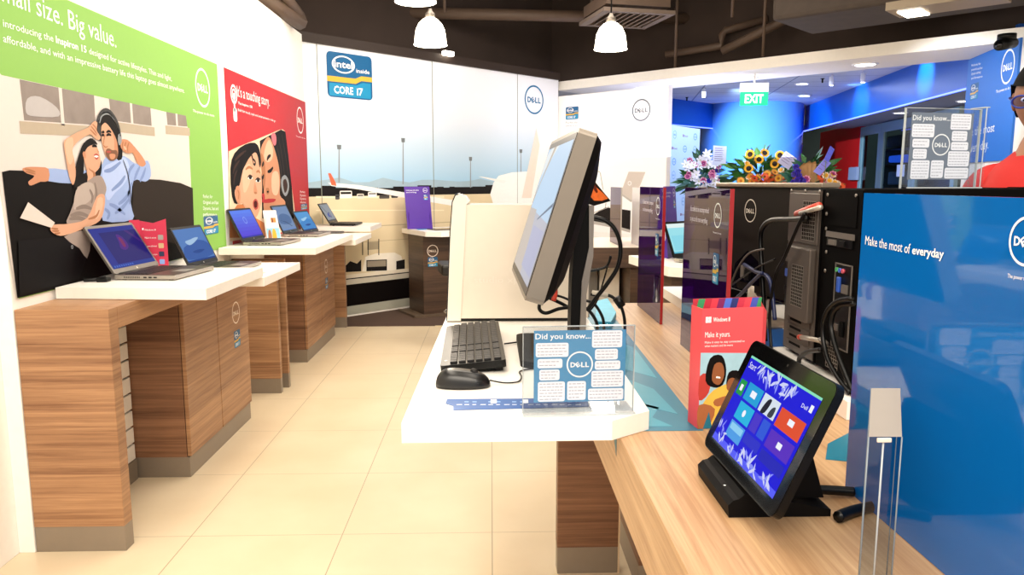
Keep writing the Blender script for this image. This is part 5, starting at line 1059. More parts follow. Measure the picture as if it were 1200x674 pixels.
m.poly(TF, smooth2([(sx0+.44*sw, sy0+.56*sh), (sx0+.5*sw, sy0+.58*sh), (sx0+.52*sw, sy0+.72*sh), (sx0+.47*sw, sy0+.70*sh)], 3), scr('#1c2030', .9), l+.0003); m.poly(TF, smooth2([(sx0+.54*sw, sy0+.57*sh), (sx0+.60*sw, sy0+.58*sh), (sx0+.60*sw, sy0+.68*sh), (sx0+.56*sw, sy0+.66*sh)], 3), scr('#39404c', .9), l+.0003)
m.poly(TF, TQ(.17, .71, .36, .78), scr('#8fd0f4', .95), l+.0003)
m.text(TF, 'Start', sx0+.03*sw, sy0+.87*sh, Wt, .011, .028, l+.0003)
m.text(TF, 'Dell', sx0+.84*sw, sy0+.83*sh, Wt, .006, .018, l+.0003); m.poly(TF, TQ(.93, .10, .965, .17), Wt, l+.0003)
rnd = random.Random(3)
def swirl(u, v, k):
    for i in range(k):
        a = rnd.uniform(0, 6.28); ln = rnd.uniform(.006, .015); cx, cy = sx0+(u + rnd.uniform(-.05, .05))*sw, sy0+(1-v + rnd.uniform(-.05, .05))*sh; ca, sa = math.cos(a), math.sin(a)
        pts = [(-ln, 0), (-ln*.3, ln*.28), (ln*.6, ln*.16), (ln, 0), (ln*.5, -ln*.12), (-ln*.4, -ln*.2)]
        q = [(min(max(cx + x*ca - y*sa, sx0+.001), sx0+sw-.001), min(max(cy + x*sa + y*ca, sy0+.001), sy0+sh-.001)) for x, y in pts]
        m.poly(TF, q, scr('#d6dcff', .9) if i % 3 else scr('#8f98ff', .9), l + .0004 + i*.00002)
for u, v, k in ((.22, .10, 7), (.34, .13, 8), (.46, .09, 7), (.58, .13, 8), (.70, .09, 6), (.12, .90, 6), (.05, .80, 4), (.45, .92, 6), (.58, .90, 7), (.70, .93, 6), (.30, .95, 5), (.85, .92, 5)): swirl(u, v, k)
m.build('screen', gls)
m = M(); m.disc(TF, 0, th_-.011, .0025, GREYD, .0005, 10); m.build('camera_lens', gls)
t = thing('tablet_dock', 'black wedge dock holding the tablet on the oak counter', 'dock', (.43, 1.1, .905))
FY = Frame((0, 1.05, 0), (1, 0, 0), (0, 0, 1))
m = M(); m.prism(FY, [(.352, .9055), (.350, .924), (.358, .932), (.366, .934), (.374, .9405), (.386, .9405), (.395, .930), (.45, .928), (.505, .916), (.505, .9055)], BLACKM, -.165, 0); m.build('base', t)
m = M(); m.prism(Frame((0, 1.065, 0), (1, 0, 0), (0, 0, 1)), [(.412, .9285), (.452, 1.045), (.464, 1.045), (.50, .9285)], BLACKM, -.13, 0); m.build('back_rest', t)
m = M(); fz = Frame((.347, 1.1, .9345), (1, 0, 0), (0, 1, 0)); m.disc(fz, .013, .0, .002, PW, .0005, 8); m.build('status_light', t)
cable([(.506, 1.12, .918), (.54, 1.12, .916), (.572, 1.118, .914)], .008, 'thick black plug cable leaving the back of the dock, upper of the two', name='cable')
cable([onZ(982, 606, .915), onZ(1000, 599, .914), onZ(1030, 592, .912)], .0085, 'stubby black cable connector lying behind the dock', name='cable')
# ---------------------------------------------------------------- clear bar and the acrylic dividers
t = thing('acrylic_post', 'clear square acrylic post with slanted frosted top, front right', 'post', (.437, .80, .905))
TN = [onY(1018, 512, .783), onY(1057, 512, .783), onY(1055, 455, .817), onY(1021, 455, .817)]
m = M(); V = [Vector((p.x, p.y, .9055)) for p in TN] + TN
m.add(V, [(0, 3, 2, 1), (0, 1, 5, 4), (1, 2, 6, 5), (2, 3, 7, 6), (3, 0, 4, 7)], clear('clear_bar', '#dfe7ee')); m.build('clear_bar', t)
m = M(); m.add([V[4], V[5], V[6], V[7]], [(0, 1, 2, 3)], mat('frosted_top', '#8d857d', .6)); m.build('slanted_top', t)
m = M()
for k, q in ((0, .0009), (1, .0009), (2, .0006), (3, .0006)): m.tube([V[k], V[k+4]], q, mat('bar_edge', '#717c86', .2), n=6, sm=0)
p = (V[0]*.55 + V[1]*.45); m.tube([p, Vector((p.x, p.y, TN[0].z - .004))], .0011, mat('bar_edge_line', '#a5abb0', .2), n=6, sm=0); m.build('polished_edges', t)
m = M(); m.box(p.x-.008, p.x+.008, .780, .783, TN[0].z-.006, TN[0].z-.001, mat('white_clip', '#d8cfc2', .4), .001); m.build('clip', t)
BLUEP = mat('blue_acrylic', '#075fae', .05, spec=.5, coat=.35, vary=.01)
def on_panel(label, x, y0, y1, z1, mt, edge, build_text, edgemat=None, cat='divider panel'):
    t = thing('divider_panel', label, cat, (x+.004, (y0+y1)/2, .905), 0, 'coloured divider panels')
    m = M(); m.box(x, x+.006, y0, y1, .9055, z1, mt); sh_ = m.build('sheet', t)
    if edgemat:
        m = M(); m.box(x-.0015, x+.0085, y0-.004, y0, .9055, z1, edgemat); m.build('red_edge' if edge else 'edge', t)
    f = Frame((x - .0004, 0, 0), (0, -1, 0), (0, 0, 1)); build_text(sh_, f)
    return t
def blue_txt(t, f):
    m = M(); m.tpx(f, 'Make the most of', (1014, 286.5), (1066.5, 297.5), (1014, 276), PW, .0004); m.build('lettering', t); m = M(); m.tpx(f, 'everyday', (1069, 297.5), (1106, 303), (1069, 288), PW, .0004, .02); m.build('lettering', t)
    m = M(); a, b = f.px(1203, 283); m.dell(f, a, b, .027, PW, .0004); m.text(f, 'The power to do more', a-.024, b-.042, PW, .0045, .05, .0004); m.build('round_logo', t)
on_panel('large glossy blue divider panel at the right front of the oak counter', .575, .55, 1.152, 1.383, BLUEP, False, blue_txt, mat('blue_edge', '#2f8fd0', .2))
PURP = clear('purple_acrylic', '#6f3496', body=.32, bodycol='#401060'); REDE = mat('red_acrylic_edge', '#8a0d14', .25, emit=None)
def purple_txt(l1, l2):
    def fn(t, f, l1=l1, l2=l2):
        m = M(); y0 = f.O.x
        a0 = fn.a0; z = 1.383
        m.text(f, l1, a0 + .07, z-.066, mat('etched_white', '#f0e6f2', .5), .015, .185, .0004); m.build('lettering', t); m = M(); m.text(f, l2, a0 + .07, z-.094, MATS['etched_white'], .015, .175, .0004)
        m.build('lettering', t)
        m = M(); m.dell(f, a0 + .335, z-.068, .032, PW, .0004); m.text(f, 'The power to do more', a0 + .30, z-.115, MATS['etched_white'], .005, .07, .0004); m.build('round_logo', t)
        m = M(); m.intel(f, a0 + .31, z-.245, .05, .08, .0004); m.build('processor_badge', t)
    return fn
fn = purple_txt("It's crafted to be uncompromised", "so you can do more everything"); fn.a0 = -2.248
on_panel('purple see-through divider panel with red edge, nearer of the two on the counter', .58, 1.818, 2.248, 1.383, PURP, True, fn, REDE)
fn = purple_txt("It's about time to compose", "to do more everything"); fn.a0 = -2.986
on_panel('purple see-through divider panel with red edge at the far end of the oak counter', .59, 2.575, 2.986, 1.381, PURP, True, fn, REDE)
# ================================================================== TOWERS AND SCREEN ON THE FAR SIDE
MESHM = mat('steel_mesh', '#a39a90', .45, .4); HOLE = mat('vent_hole', '#050505', .9, vary=0)
def grille(m, f, a0, b0, a1, b1, n, k, l):
    m.poly(f, [(a0, b0), (a1, b0), (a1, b1), (a0, b1)], HOLE, l)
    for i in range(n+1): x = a0+(a1-a0)*i/n; m.fbox(f, x-.0006, x+.0006, b0, b1, l, l+.0003, MESHM)
    for j in range(k+1): y = b0+(b1-b0)*j/k; m.fbox(f, a0, a1, y-.0006, y+.0006, l, l+.0003, MESHM)
TBLK = mat('tower_black', '#030202', .7, spec=.05); TSIL = mat('tower_zinc', '#5d544d', .45, .45)
def tower(label, y0, y1, z1, back, side):
    t = thing('desktop_computer', label, 'computer', (1.02, (y0+y1)/2, ZT))
    m = M(); m.box(.80, 1.235, y0, y1, ZT+.008, z1, side, .003); m.build('case', t)
    m = M(); m.box(1.235, 1.262, y0, y1, ZT+.008, z1+.003, BLACKG, .006); m.build('front_bezel', t)
    f = Frame((.80, y1, 0), (0, -1, 0), (0, 0, 1)); w = y1-y0
    m = M(); m.fbox(f, .004, w-.004, ZT+.012, z1-.004, 0, .002, back); m.build('rear_plate', t)
    m = M()
    for b in (y0+.02, y1-.04): m.box(.83, .87, b, b+.02, ZT, ZT+.008, RUBB); m.box(1.17, 1.21, b, b+.02, ZT, ZT+.008, RUBB)
    m.build('feet', t)
    return t, f, w
JK = [mat('jack_' + n, c, .4) for n, c in (('green', '#3f9a57'), ('blue', '#3a5fc0'), ('pink', '#c04a5a'), ('orange', '#d8783a'))]
VGA = mat('vga_blue', '#2f55b0', .4)
def screws(m, f, pts, l):
    for a, b in pts: m.lathe([(.0045, 0), (.0045, .0015), (.002, .0025)], f.at(a, b, l), SILV2, 10, Matrix((f.ex, f.ey, f.n)).transposed())
# black tower behind the blue divider
t, f, w = tower('black tower computer beside the blue divider, with the acrylic sign on top', 1.60, 1.792, 1.385, TBLK, TBLK)
m = M(); m.fbox(f, .03, .165, 1.272, 1.285, .002, .006, SILV2); m.fbox(f, .034, .16, 1.252, 1.27, .002, .005, BLACKP); m.fbox(f, .05, .085, 1.255, 1.267, .005, .009, MATS['jack_orange'] if False else SILV2); m.fbox(f, .10, .13, 1.255, 1.267, .005, .009, BLACKP); m.build('graphics_card', t)
m = M(); fr0 = (.085, 1.02, .165, 1.215)
m.fbox(f, fr0[0], fr0[2], fr0[1], fr0[3], .002, .003, BLACKP)
for a, b, c, d_ in ((.085, .165, 1.213, 1.216), (.085, .165, 1.02, 1.023), (.084, .087, 1.02, 1.216), (.163, .166, 1.02, 1.216)): m.fbox(f, a, b, c, d_, .002, .0045, SILV2)
pp = m.build('port_plate', t)
m = M(); rot = Matrix((f.ex, f.ey, f.n)).transposed()
for k, a in enumerate((.097, .112, .127)): m = M(); m.lathe([(.0055, .003), (.0055, .008), (.0025, .008), (.0025, .004)], f.at(a, 1.20, 0), JK[(0, 1, 2)[k]], 14, rot); m.build('audio_jack', pp)
m = M(); m.fbox(f, .105, .118, 1.15, 1.185, .003, .010, VGA, .002); m.build('port', pp); m = M(); m.fbox(f, .125, .15, 1.15, 1.17, .003, .007, SILV2); m.build('port', pp); m = M(); m.fbox(f, .098, .115, 1.06, 1.075, .003, .006, SILV2); m.build('port', pp); m = M(); m.fbox(f, .125, .14, 1.05, 1.085, .003, .006, HOLE); m.build('port', pp)
m = M(); grille(m, f, .06, .965, .12, 1.015, 6, 6, .0022); m.build('vent_grille', t)
m = M(); screws(m, f, [(.02, 1.325), (.022, 1.29), (.03, 1.235), (.03, 1.19), (.16, 1.37), (.02, 1.37)], .002); m.build('screws', t)
m = M(); m.fbox(f, .04, .17, 1.30, 1.37, .002, .004, TBLK); m.build('power_supply', t)
# silver-backed tower
t, f, w = tower('tower computer with silver perforated back next to the black tower', 1.802, 2.0, 1.383, TSIL, TBLK)
m = M(); m.fbox(f, .008, .19, 1.245, 1.372, .002, .006, TSIL, .002); grille(m, f, .10, 1.255, .175, 1.352, 7, 10, .0065); m.build('power_supply', t)
m = M(); m.fbox(f, .05, .185, 1.05, 1.236, .002, .020, TSIL, .004); grille(m, f, .085, 1.085, .155, 1.19, 7, 12, .0205); m.build('vented_shroud', t)
m = M()
for k in range(5): m.fbox(f, .03, .17, .97 + k*.021, .985 + k*.021, .002, .004, TSIL); m.fbox(f, .05, .12, .9745 + k*.021, .9805 + k*.021, .004, .005, HOLE)
m.build('slot_covers', t)
m = M(); m.fbox(f, .006, .046, 1.07, 1.235, .002, .005, BLACKP); m.build('port_plate', t); m = M(); m.fbox(f, .012, .038, 1.10, 1.125, .005, .010, BLACKP); m.build('port', t); m = M(); m.fbox(f, .012, .038, 1.15, 1.17, .005, .010, VGA); m.build('port', t); m = M(); m.fbox(f, .012, .038, 1.19, 1.21, .005, .010, TSIL); m.build('port', t)
m = M(); screws(m, f, [(.012, 1.377), (.10, 1.377), (.185, 1.377), (.02, 1.255), (.03, 1.36)], .0025); m.build('screws', t)
# black tower seen through the purple divider
t, f, w = tower('dark tower computer seen through the nearer purple divider', 2.74, 2.93, 1.36, TBLK, TBLK)
m = M(); grille(m, f, .03, 1.05, .10, 1.20, 8, 14, .0025); m.build('vent_grille', t)
m = M(); m.fbox(f, .03, .16, 1.24, 1.34, .002, .005, SILV2); m.build('power_supply', t)
m = M(); m.fbox(f, .11, .16, 1.0, 1.2, .002, .005, SILV2); m.build('port_plate', t); m = M(); m.fbox(f, .12, .14, 1.05, 1.09, .005, .009, VGA); m.build('port', t)
# screen with its back to us
t = thing('monitor', 'dark all-in-one screen seen from its back beside the silver-backed tower', 'monitor', (.93, 2.33, ZT))
AF = Frame((.795, 2.62, 0), (.10, -.60, 0), (0, 0, 1)); BRB = mat('bronze_black_back', '#150e0b', .55, 0, .12)
m = M(); hw_ = .60
outer = [(0.0, 1.385), (0.01, 1.36), (.05, 1.28), (.13, 1.09), (.16, 1.05), (.49, 1.05), (.525, 1.09), (.59, 1.30), (hw_, 1.36), (hw_, 1.385)]
m.prism(AF, outer, BRB, -.035, 0); bsh = m.build('back_shell', t)
m = M(); m.fbox(AF, -.012, hw_+.012, 1.383, 1.398, -.05, .008, mat('pewter_rim', '#8d7f70', .3, .4), .004); m.build('top_rim', t)
m = M(); m.fbox(AF, 0, hw_, 1.03, 1.385, -.05, -.036, BLACKG, .004); m.build('screen', t)
m = M(); a, b = AF.px(879.5, 247); m.dell(AF, a, b, .037, mat('logo_silver', '#cfc4b8', .4), .0008, ring=.09); m.build('round_logo', bsh)
m = M(); v = AF.at(.26, 0, .0); m.prism(AF, [(.12, 1.075), (.30, 1.075), (.29, 1.15), (.22, 1.18), (.14, 1.13)], BLACKG, 0, .002); m.fbox(AF, .19, .21, 1.09, 1.13, .002, .008, SILV2); m.fbox(AF, .22, .25, 1.085, 1.12, .002, .01, BLACKP); m.build('port_recess', bsh)
m = M(); c = AF.at(.25, 0, -.03); m.lathe([(.042, .945+.02), (.038, 1.0), (.036, 1.07)], (c.x, c.y, 0), mat('pewter_foot', '#a99a89', .35, .3), 20); m.build('stand_neck', t)
m = M(); m.lathe([(.10, .9456), (.10, .954), (.05, .966)], (c.x, c.y, 0), MATS['pewter_foot'], 28); m.build('stand_foot', t)
m = M(); fz = Frame((0, 0, ZT), (1, 0, 0), (0, 1, 0)); m.prism(fz, [(.76, 2.02), (.90, 2.05), (.92, 2.62), (.78, 2.60)], LEAF, 0, .0008); one(m, 'leaflet', 'blue leaflet lying on the white worktop under the all-in-one screen', 'leaflet')
# acrylic sign on the black tower
S3 = Frame((.930, 1.700, 1.3853), (math.cos(R(12)), math.sin(R(12)), 0), (0, -.01, 1))
sign_holder('acrylic sign with grey fact card on top of the black tower', S3, .205, .180, .168, .150, .018, .020, CARDG, .05, True)
# cables
def CX(pts, x): return [onX(a, b, x) for a, b in pts]
G = 'cables behind the towers'
cable(CX([(946, 256), (925, 257), (905, 258), (895, 265), (891, 280), (893, 320), (895, 360), (897, 400)], .775), .007, 'thick black power cable plugged into the silver tower, dropping straight down', grp=G)
cable(CX([(943, 250), (935, 265), (920, 300), (908, 325), (902, 370), (904, 410)], .765), .0045, 'brown black cable slanting down from the red plug on the silver tower', grp=G)
m = M(); P = CX([(934, 251), (946, 246), (960, 241)], .785); m.tube(P, .009, mat('plug_orange_red', '#b8402e', .4), sm=0, n=12); m.tube(CX([(938, 250), (962, 243)], .779), .006, SILVER, sm=0, n=10); one(m, 'cable_plug', 'red and silver cable plug on top of the silver tower back', 'plug')
m = M(); P = CX([(937, 395), (950, 397), (963, 400)], .785); m.tube(P, .006, SILVER, sm=0, n=12); m.tube(CX([(936.5, 395), (939, 395.3)], .785), .0068, MATS['plug_orange_red'], sm=0, n=12); m.tube(CX([(962, 398), (968, 404)], .787), .008, SILV2, sm=0); one(m, 'cable_plug', 'silver plug with red ring low on the black tower back', 'plug')
cable(CX([(998, 350), (982, 353), (970, 364), (964, 385), (968, 415), (980, 440), (995, 460)], .765), .0055, 'brown black cable looping left from the ports of the black tower', grp=G)
cable(CX([(1000, 356), (985, 358), (976, 368), (974, 385), (980, 410), (992, 442), (1003, 468)], .775), .006, 'second black cable looping beside the first at the black tower', grp=G)
cable(CX([(962, 410), (948, 412), (938, 418), (936, 425)], .775), .006, 'short black cable curling on the worktop at the black tower foot', grp=G)
cable(CX([(872, 310), (885, 318), (900, 325), (905, 345), (908, 375)], .77), .006, 'dark blue cable hanging below the all-in-one screen', mat('navy_cable', '#16204a', .4), grp=G)
cable(CX([(893, 320), (880, 332), (868, 345), (852, 358)], .76), .005, 'dark blue cable running left to the purple divider', MATS['navy_cable'], grp=G)
cable(CX([(895, 292), (878, 297), (866, 312), (858, 330), (853, 350)], .765), .003, 'thin grey brown cable arching left under the all-in-one screen', mat('grey_cable', '#5a5048', .5), grp=G)
cable(CX([(908, 304), (890, 312), (870, 325), (852, 338)], .768), .0025, 'thin black cable crossing below the all-in-one ports', grp=G)
cable(CX([(845, 252), (832, 255), (818, 266), (810, 290), (812, 320), (822, 350), (834, 378)], .76), .007, 'black cable arching behind the nearer purple divider', grp=G)
cable(CX([(828, 330), (820, 350), (812, 372), (818, 392), (834, 398)], .755), .006, 'black cable loop near the foot of the nearer purple divider', grp=G)
# cables behind the monitor stand
G2 = 'cables behind the big monitor'
def CY(pts, y): return [onY(a, b, y) for a, b in pts]
cable(CY([(694, 254), (708, 258), (720, 268), (727, 288), (724, 312), (712, 332), (698, 350), (688, 364)], 2.20), .0065, 'thick black cable arching right of the monitor column', grp=G2)
cable(CY([(692, 345), (700, 346)], 2.28) + CY([(712, 346), (720, 350), (728, 360), (732, 376), (732, 395)], 2.30), .005, 'black cable with round ferrite bead right of the monitor column', grp=G2)
m = M(); m.tube(CY([(722, 349), (729, 359)], 2.29), .013, BLACKP, sm=0, n=14); one(m, 'ferrite_bead', 'round black ferrite bead on the cable right of the monitor', 'ferrite bead')
m = M(); m.tube(CY([(694, 343), (712, 346)], 2.28), .008, mat('plug_cream', '#d9cfbf', .4), sm=0, n=12); one(m, 'cable_plug', 'cream cable plug beside the monitor column', 'plug')
cable(CY([(686, 318), (700, 316), (711, 312), (716, 300)], 2.26), .004, 'thin black cable coming off the tower back near the monitor column', grp=G2)
cable(CY([(634, 350), (632, 362), (640, 367), (655, 362), (672, 360)], 2.05), .005, 'black cable hanging below the monitor, lower loop', grp=G2)
cable(CY([(638, 347), (650, 352), (662, 358), (674, 366)], 2.10), .005, 'black cable leading straight from monitor to column', grp=G2)
cable(CY([(637, 346), (655, 347), (672, 354)], 2.14), .0035, 'thin black cable behind the bottom of the monitor', grp=G2)
cable(CY([(684, 360), (692, 366), (699, 378), (700, 392)], 2.2), .005, 'black cable dropping behind the sign, right of the column', grp=G2)
cable(CY([(684, 352), (696, 356), (706, 372), (708, 388)], 2.24), .0045, 'black cable bundle strand falling toward the teal inlay', grp=G2)
cable(CY([(712, 312), (707, 330), (700, 352), (690, 366)], 2.24), .0025, 'very thin black cable twisting beside the thick one', grp=G2)
m = M(); Pz = [onZ(a, b, .9066) for a, b in ((697, 383), (700, 358), (712, 355), (722, 372), (716, 384))]; m.prism(Frame((0, 0, .9062), (1, 0, 0), (0, 1, 0)), [(p.x, p.y) for p in Pz], mat('crumpled_teal', '#4fb0cf', .5, vary=.2), 0, .02); one(m, 'crumpled_wrapper', 'light blue wrapper behind the monitor cables on the counter', 'wrapper')

# ================================================================== FAR COUNTERS BEHIND
t = thing('demo_counter', 'dark walnut counter standing far back before the white partition', 'counter', (.95, 5.6, 0))
m = M(); m.box(.45, 1.32, 5.15, 6.1, .81, .95, DARKW, .002); m.build('counter_slab', t)
m = M(); m.box(.45, 1.32, 5.15, 6.1, .9502, .953, mat('cream_top', '#e3d6c3', .4)); m.build('top_sheet', t)
m = M(); m.box(.975, 1.30, 5.2, 5.9, 0, .81, DARKW, .002); m.build('side_panel', t)
m = M(); m.box(.80, .95, 5.5, 5.9, .0, .81, mat('cream_cabinet', '#efe6d8', .5), .004); m.build('cabinet', t)
m = M(); m.box(.62, .78, 5.45, 5.9, .0, .81, mat('grey_cabinet', '#6b6660', .5), .004); m.build('drawer_unit', t)
m = M(); m.box(.898, .904, 5.2, 5.66, .9535, 1.362, PURP); m.box(.8975, .9055, 5.196, 5.2, .9535, 1.362, SILVER); one(m, 'divider_panel', 'slim purple divider panel standing far back on the dark counter', 'divider panel', 'coloured divider panels')
m = M(); m.box(1.035, 1.040, 5.2, 5.52, .9535, 1.36, mat('white_acrylic', '#f2eef0', .3)); m.box(1.034, 1.041, 5.196, 5.2, .9535, 1.36, PW); one(m, 'divider_panel', 'slim white divider panel standing far back on the dark counter', 'divider panel', 'coloured divider panels')
fzc = Frame((0, 0, .9535), (1, 0, 0), (0, 1, 0)); P = [(.60, 5.2), (.72, 5.22), (.66, 5.5), (.58, 5.45)]; m = M(); m.prism(fzc, P, mat('pale_blue_leaflet', '#a8c8ec', .5), 0, .001); one(m, 'leaflet', 'pale blue leaflet at the edge of the far dark counter', 'leaflet')
# second dark stand with laptop and violet sign
t, SF2 = dark_stand('dark walnut display stand with laptop between the purple dividers', (.97, 3.98, 0), .95, .55, .45, .62, .78, (-.03, -.14), R(8), ring=False, floorplate=False)
def art_cyan(m, S, a, b, w, h, l):
    rect(m, S, a, b, w, h, scr('#9fe4ee', .95), l); rect(m, S, a+w*.05, b+h*.1, w*.9, h*.5, scr('#8fdcec', .95), l+.0003); rect(m, S, a, b+h*.86, w, h*.14, scr('#e6f6f4', .95), l+.0004); rect(m, S, a, b, w, h*.05, scr('#5fb8d0', .95), l+.0004)
laptop('laptop with cyan screen between the two purple divider panels', 1.165, 4.30, .9502, R(-50), .33, .23, .215, R(22), SILVER, KEYM, art_cyan, 'laptops on the far stands', BLACKP)
VF2 = Frame(Vector((1.045, 4.40, .9502)), (.46, .89, 0), (-.07, .04, 1)); 
violet_sign('violet sign standing behind the laptop with the cyan screen', VF2, .27, .425, "It's a touching")
# ================================================================== LOGO BOARD IN THE MALL
LB0 = onY(783, 150, 11.2); LB1 = onY(820.5, 150, 12.1)
FLB = Frame((LB0.x, LB0.y, 0), (LB1.x-LB0.x, LB1.y-LB0.y, 0), (0, 0, 1))
a0 = FLB.px(784, 150)[0]; a1 = FLB.px(820.5, 150)[0]; zt = FLB.px(800, 148.5)[1]
t = thing('logo_board', 'pale blue backdrop board with repeated small logos in the mall', 'backdrop board', FLB.at((a0+a1)/2, 0, 0))
m = M(); m.fbox(FLB, a0-.5, a1, .0, zt, -.06, 0, mat('pale_blue_board', '#bcd8f4', .5)); m.build('board', t)
DB = mat('small_logo_blue', '#3a86c4', .5); DR = mat('small_logo_red', '#8a3a6a', .5)
w = a1 - a0; hrow = (FLB.px(790, 157)[1] - FLB.px(790, 173)[1])
for r_ in range(8):
    for c_ in range(3):
        a = a0 + w*(.18 + c_*.33); b = zt - .13 - r_*hrow; k = (r_ + c_) % 3
        m = M()
        if k == 1: 
            for du in (0, .02):
                for dv in (0, .02): m.poly(FLB, [(a-.09+du, b-.02+dv), (a-.073+du, b-.02+dv), (a-.073+du, b-.003+dv), (a-.09+du, b-.003+dv)], DR, .001)
            m.text(FLB, 'Microsoft', a-.045, b-.018, DR, .03, .14, .001)
        elif k == 0: m.dell(FLB, a, b, .06, DB, .001)
        else: m.ring(FLB, a, b, .042, .052, DB, .001, sx=1.25); m.text(FLB, 'intel', a, b-.015, DB, .03, .09, .001, align='C')
        m.build('small_logo', t)

# ================================================================== FLOWER STANDS
LEAFM = [mat('leaf_' + n, c, .5, vary=.15) for n, c in (('dark', '#1e4a24'), ('mid', '#2f6b2a'), ('light', '#5f9a3a'), ('blue', '#2f6a58'))]
def petals(m, c, ax, n, r0, r1, wd, mt, cup=.2, off=0):
    ax = ax.normalized(); sx = ax.orthogonal().normalized(); sy = ax.cross(sx)
    for i in range(n):
        a = 2*math.pi*i/n + off; d = sx*math.cos(a) + sy*math.sin(a); s = ax.cross(d)
        p = [c + d*r0 - s*wd*.25, c + d*r0 + s*wd*.25, c + d*(r0 + (r1-r0)*.6) + s*wd*.5 + ax*cup*r1*.5, c + d*r1 + ax*cup*r1, c + d*(r0 + (r1-r0)*.6) - s*wd*.5 + ax*cup*r1*.5]
        m.add(p, [(0, 1, 2, 3, 4)], mt)
def head(c, ax, r, mt, r_):
    ax = ax.normalized(); q = Vector((0, 0, 1)).rotation_difference(ax).to_matrix()
    return [(r*math.cos(t_), z) for t_, z in ()], q
YEL = mat('petal_yellow', '#f0b428', .5); SEED = mat('seed_disc', '#1c0f0a', .8); ORG = mat('petal_orange', '#e0561e', .5); PEA = mat('petal_peach', '#f2a55a', .5); CRM = mat('petal_cream', '#f4e6c8', .5)
WHT = mat('petal_white', '#f1f2f8', .5); PNK = mat('petal_pink', '#e78fb4', .5); MAG = mat('petal_magenta', '#9a2a78', .5); VIO = mat('petal_violet', '#3a22b8', .5); VIO2 = mat('petal_dark_violet', '#24168a', .5); TAN = mat('dry_wrap_tan', '#b58a58', .7, vary=.15)
to_cam = lambda p: (CAM - p).normalized()
def blossom(kind, c, t, rr):
    ax = (to_cam(c) * .8 + Vector((rr.uniform(-.5, .5), rr.uniform(-.3, .3), rr.uniform(0, .6)))).normalized(); m = M(); rot = Vector((0, 0, 1)).rotation_difference(ax).to_matrix()
    if kind == 'sun':
        petals(m, c, ax, 18, .028, .062, .022, YEL, .15); petals(m, c, ax, 18, .028, .056, .02, YEL, .28, .17); m.lathe([(.032, .0), (.03, .010), (.0, .016)], c, SEED, 16, rot); n = 'sunflower_head'
    elif kind == 'ger_o':
        petals(m, c, ax, 20, .012, .055, .014, ORG, .12); petals(m, c, ax, 16, .010, .04, .013, ORG, .3, .1); m.lathe([(.015, 0), (.014, .008), (0, .010)], c, mat('gerbera_eye', '#7a3a10', .7), 12, rot); n = 'gerbera_head'
    elif kind == 'ger_y':
        petals(m, c, ax, 20, .012, .055, .014, PEA, .12); petals(m, c, ax, 16, .010, .04, .013, YEL, .3, .1); m.lathe([(.018, 0), (.016, .008), (0, .010)], c, mat('gerbera_eye2', '#b4661c', .7), 12, rot); n = 'gerbera_head'
    elif kind == 'lily':
        petals(m, c, ax, 6, .008, .075, .036, WHT, .35); m.lathe([(.008, 0), (.004, .03), (0, .03)], c, mat('lily_eye', '#c9d08a', .6), 8, rot); n = 'lily_head'
    elif kind == 'pink':
        petals(m, c, ax, 8, .006, .05, .034, PNK, .3); petals(m, c, ax, 6, .004, .032, .026, MAG, .6, .2); n = 'pink_flower_head'
    elif kind == 'vio':
        petals(m, c, ax, 7, .004, .042, .032, VIO, .3); petals(m, c, ax, 6, .002, .03, .025, VIO2, .7, .3); n = 'violet_flower_head'
    else:
        petals(m, c, ax, 9, .006, .045, .03, CRM, .3); petals(m, c, ax, 7, .004, .03, .022, YEL, .6, .2); n = 'cream_flower_head'
    m.build(n, t)
def leaf_mass(t, c, R_, H, n, rr, mats, ln=(.12, .26)):
    for mt in mats:
        m = M()
        for i in range(n // len(mats)):
            a = rr.uniform(0, 2*math.pi); el = rr.uniform(-.2, 1.3); d = Vector((math.cos(a)*math.cos(el), math.sin(a)*math.cos(el), math.sin(el)))
            p = c + Vector((d.x*R_*rr.uniform(.2, .9), d.y*R_*.6*rr.uniform(.2, .9), d.z*H*rr.uniform(.1, .8))); L_ = rr.uniform(*ln); w_ = L_*.17; s = d.cross(Vector((rr.uniform(-1, 1), rr.uniform(-1, 1), .3))).normalized(); up = d.cross(s); droop = Vector((0, 0, -.25*L_))
            m.add([p, p + d*L_*.35 + s*w_, p + d*L_ + droop, p + d*L_*.35 - s*w_, p + d*L_*.55 + up*w_*.3], [(0, 1, 4), (1, 2, 4), (2, 3, 4), (3, 0, 4)], mt)
        m.build('leaf_mass', t)
def easel(t, c, zb):
    m = M(); B = mat('easel_wood', '#8a6a48', .6)
    for dx, dy in ((-.25, .15), (.25, .15), (0, -.3)): m.tube([(c.x + dx, c.y + dy, 0), (c.x + dx*.2, c.y + dy*.2, zb)], .014, B, sm=0)
    m.lathe([(.10, zb - .05), (.20, zb + .10)], (c.x, c.y, 0), B, 20); m.build('flower_stand', t)
def flower_stand(label, cx, cy, Y, hp, wp, kinds, seed, leafs, nleaf, extra=None, spots=None):
    rr = random.Random(seed); c = onY(cx, cy, Y); s = Y/F
    t = thing('flower_arrangement', label, 'flowers', (c.x, c.y, 0), 0)
    easel(t, c, c.z - hp*s*.6)
    leaf_mass(t, Vector((c.x, c.y + .08, c.z - hp*s*.35)), wp*s*.55, hp*s*1.0, nleaf, rr, leafs)
    for k, n in kinds:
        for i in range(n):
            if spots and k in spots:
                if i >= len(spots[k]): break
                x, y = spots[k][i]
            else:
                a = rr.uniform(0, 6.28); q = math.sqrt(rr.uniform(0.02, 1)); x = cx + q*math.cos(a)*wp*.48; y = cy + q*math.sin(a)*hp*.48
            blossom(k, onY(x, y, Y - .16 - rr.uniform(0, .10)), t, rr)
    if extra: extra(t, c, s)
    return t
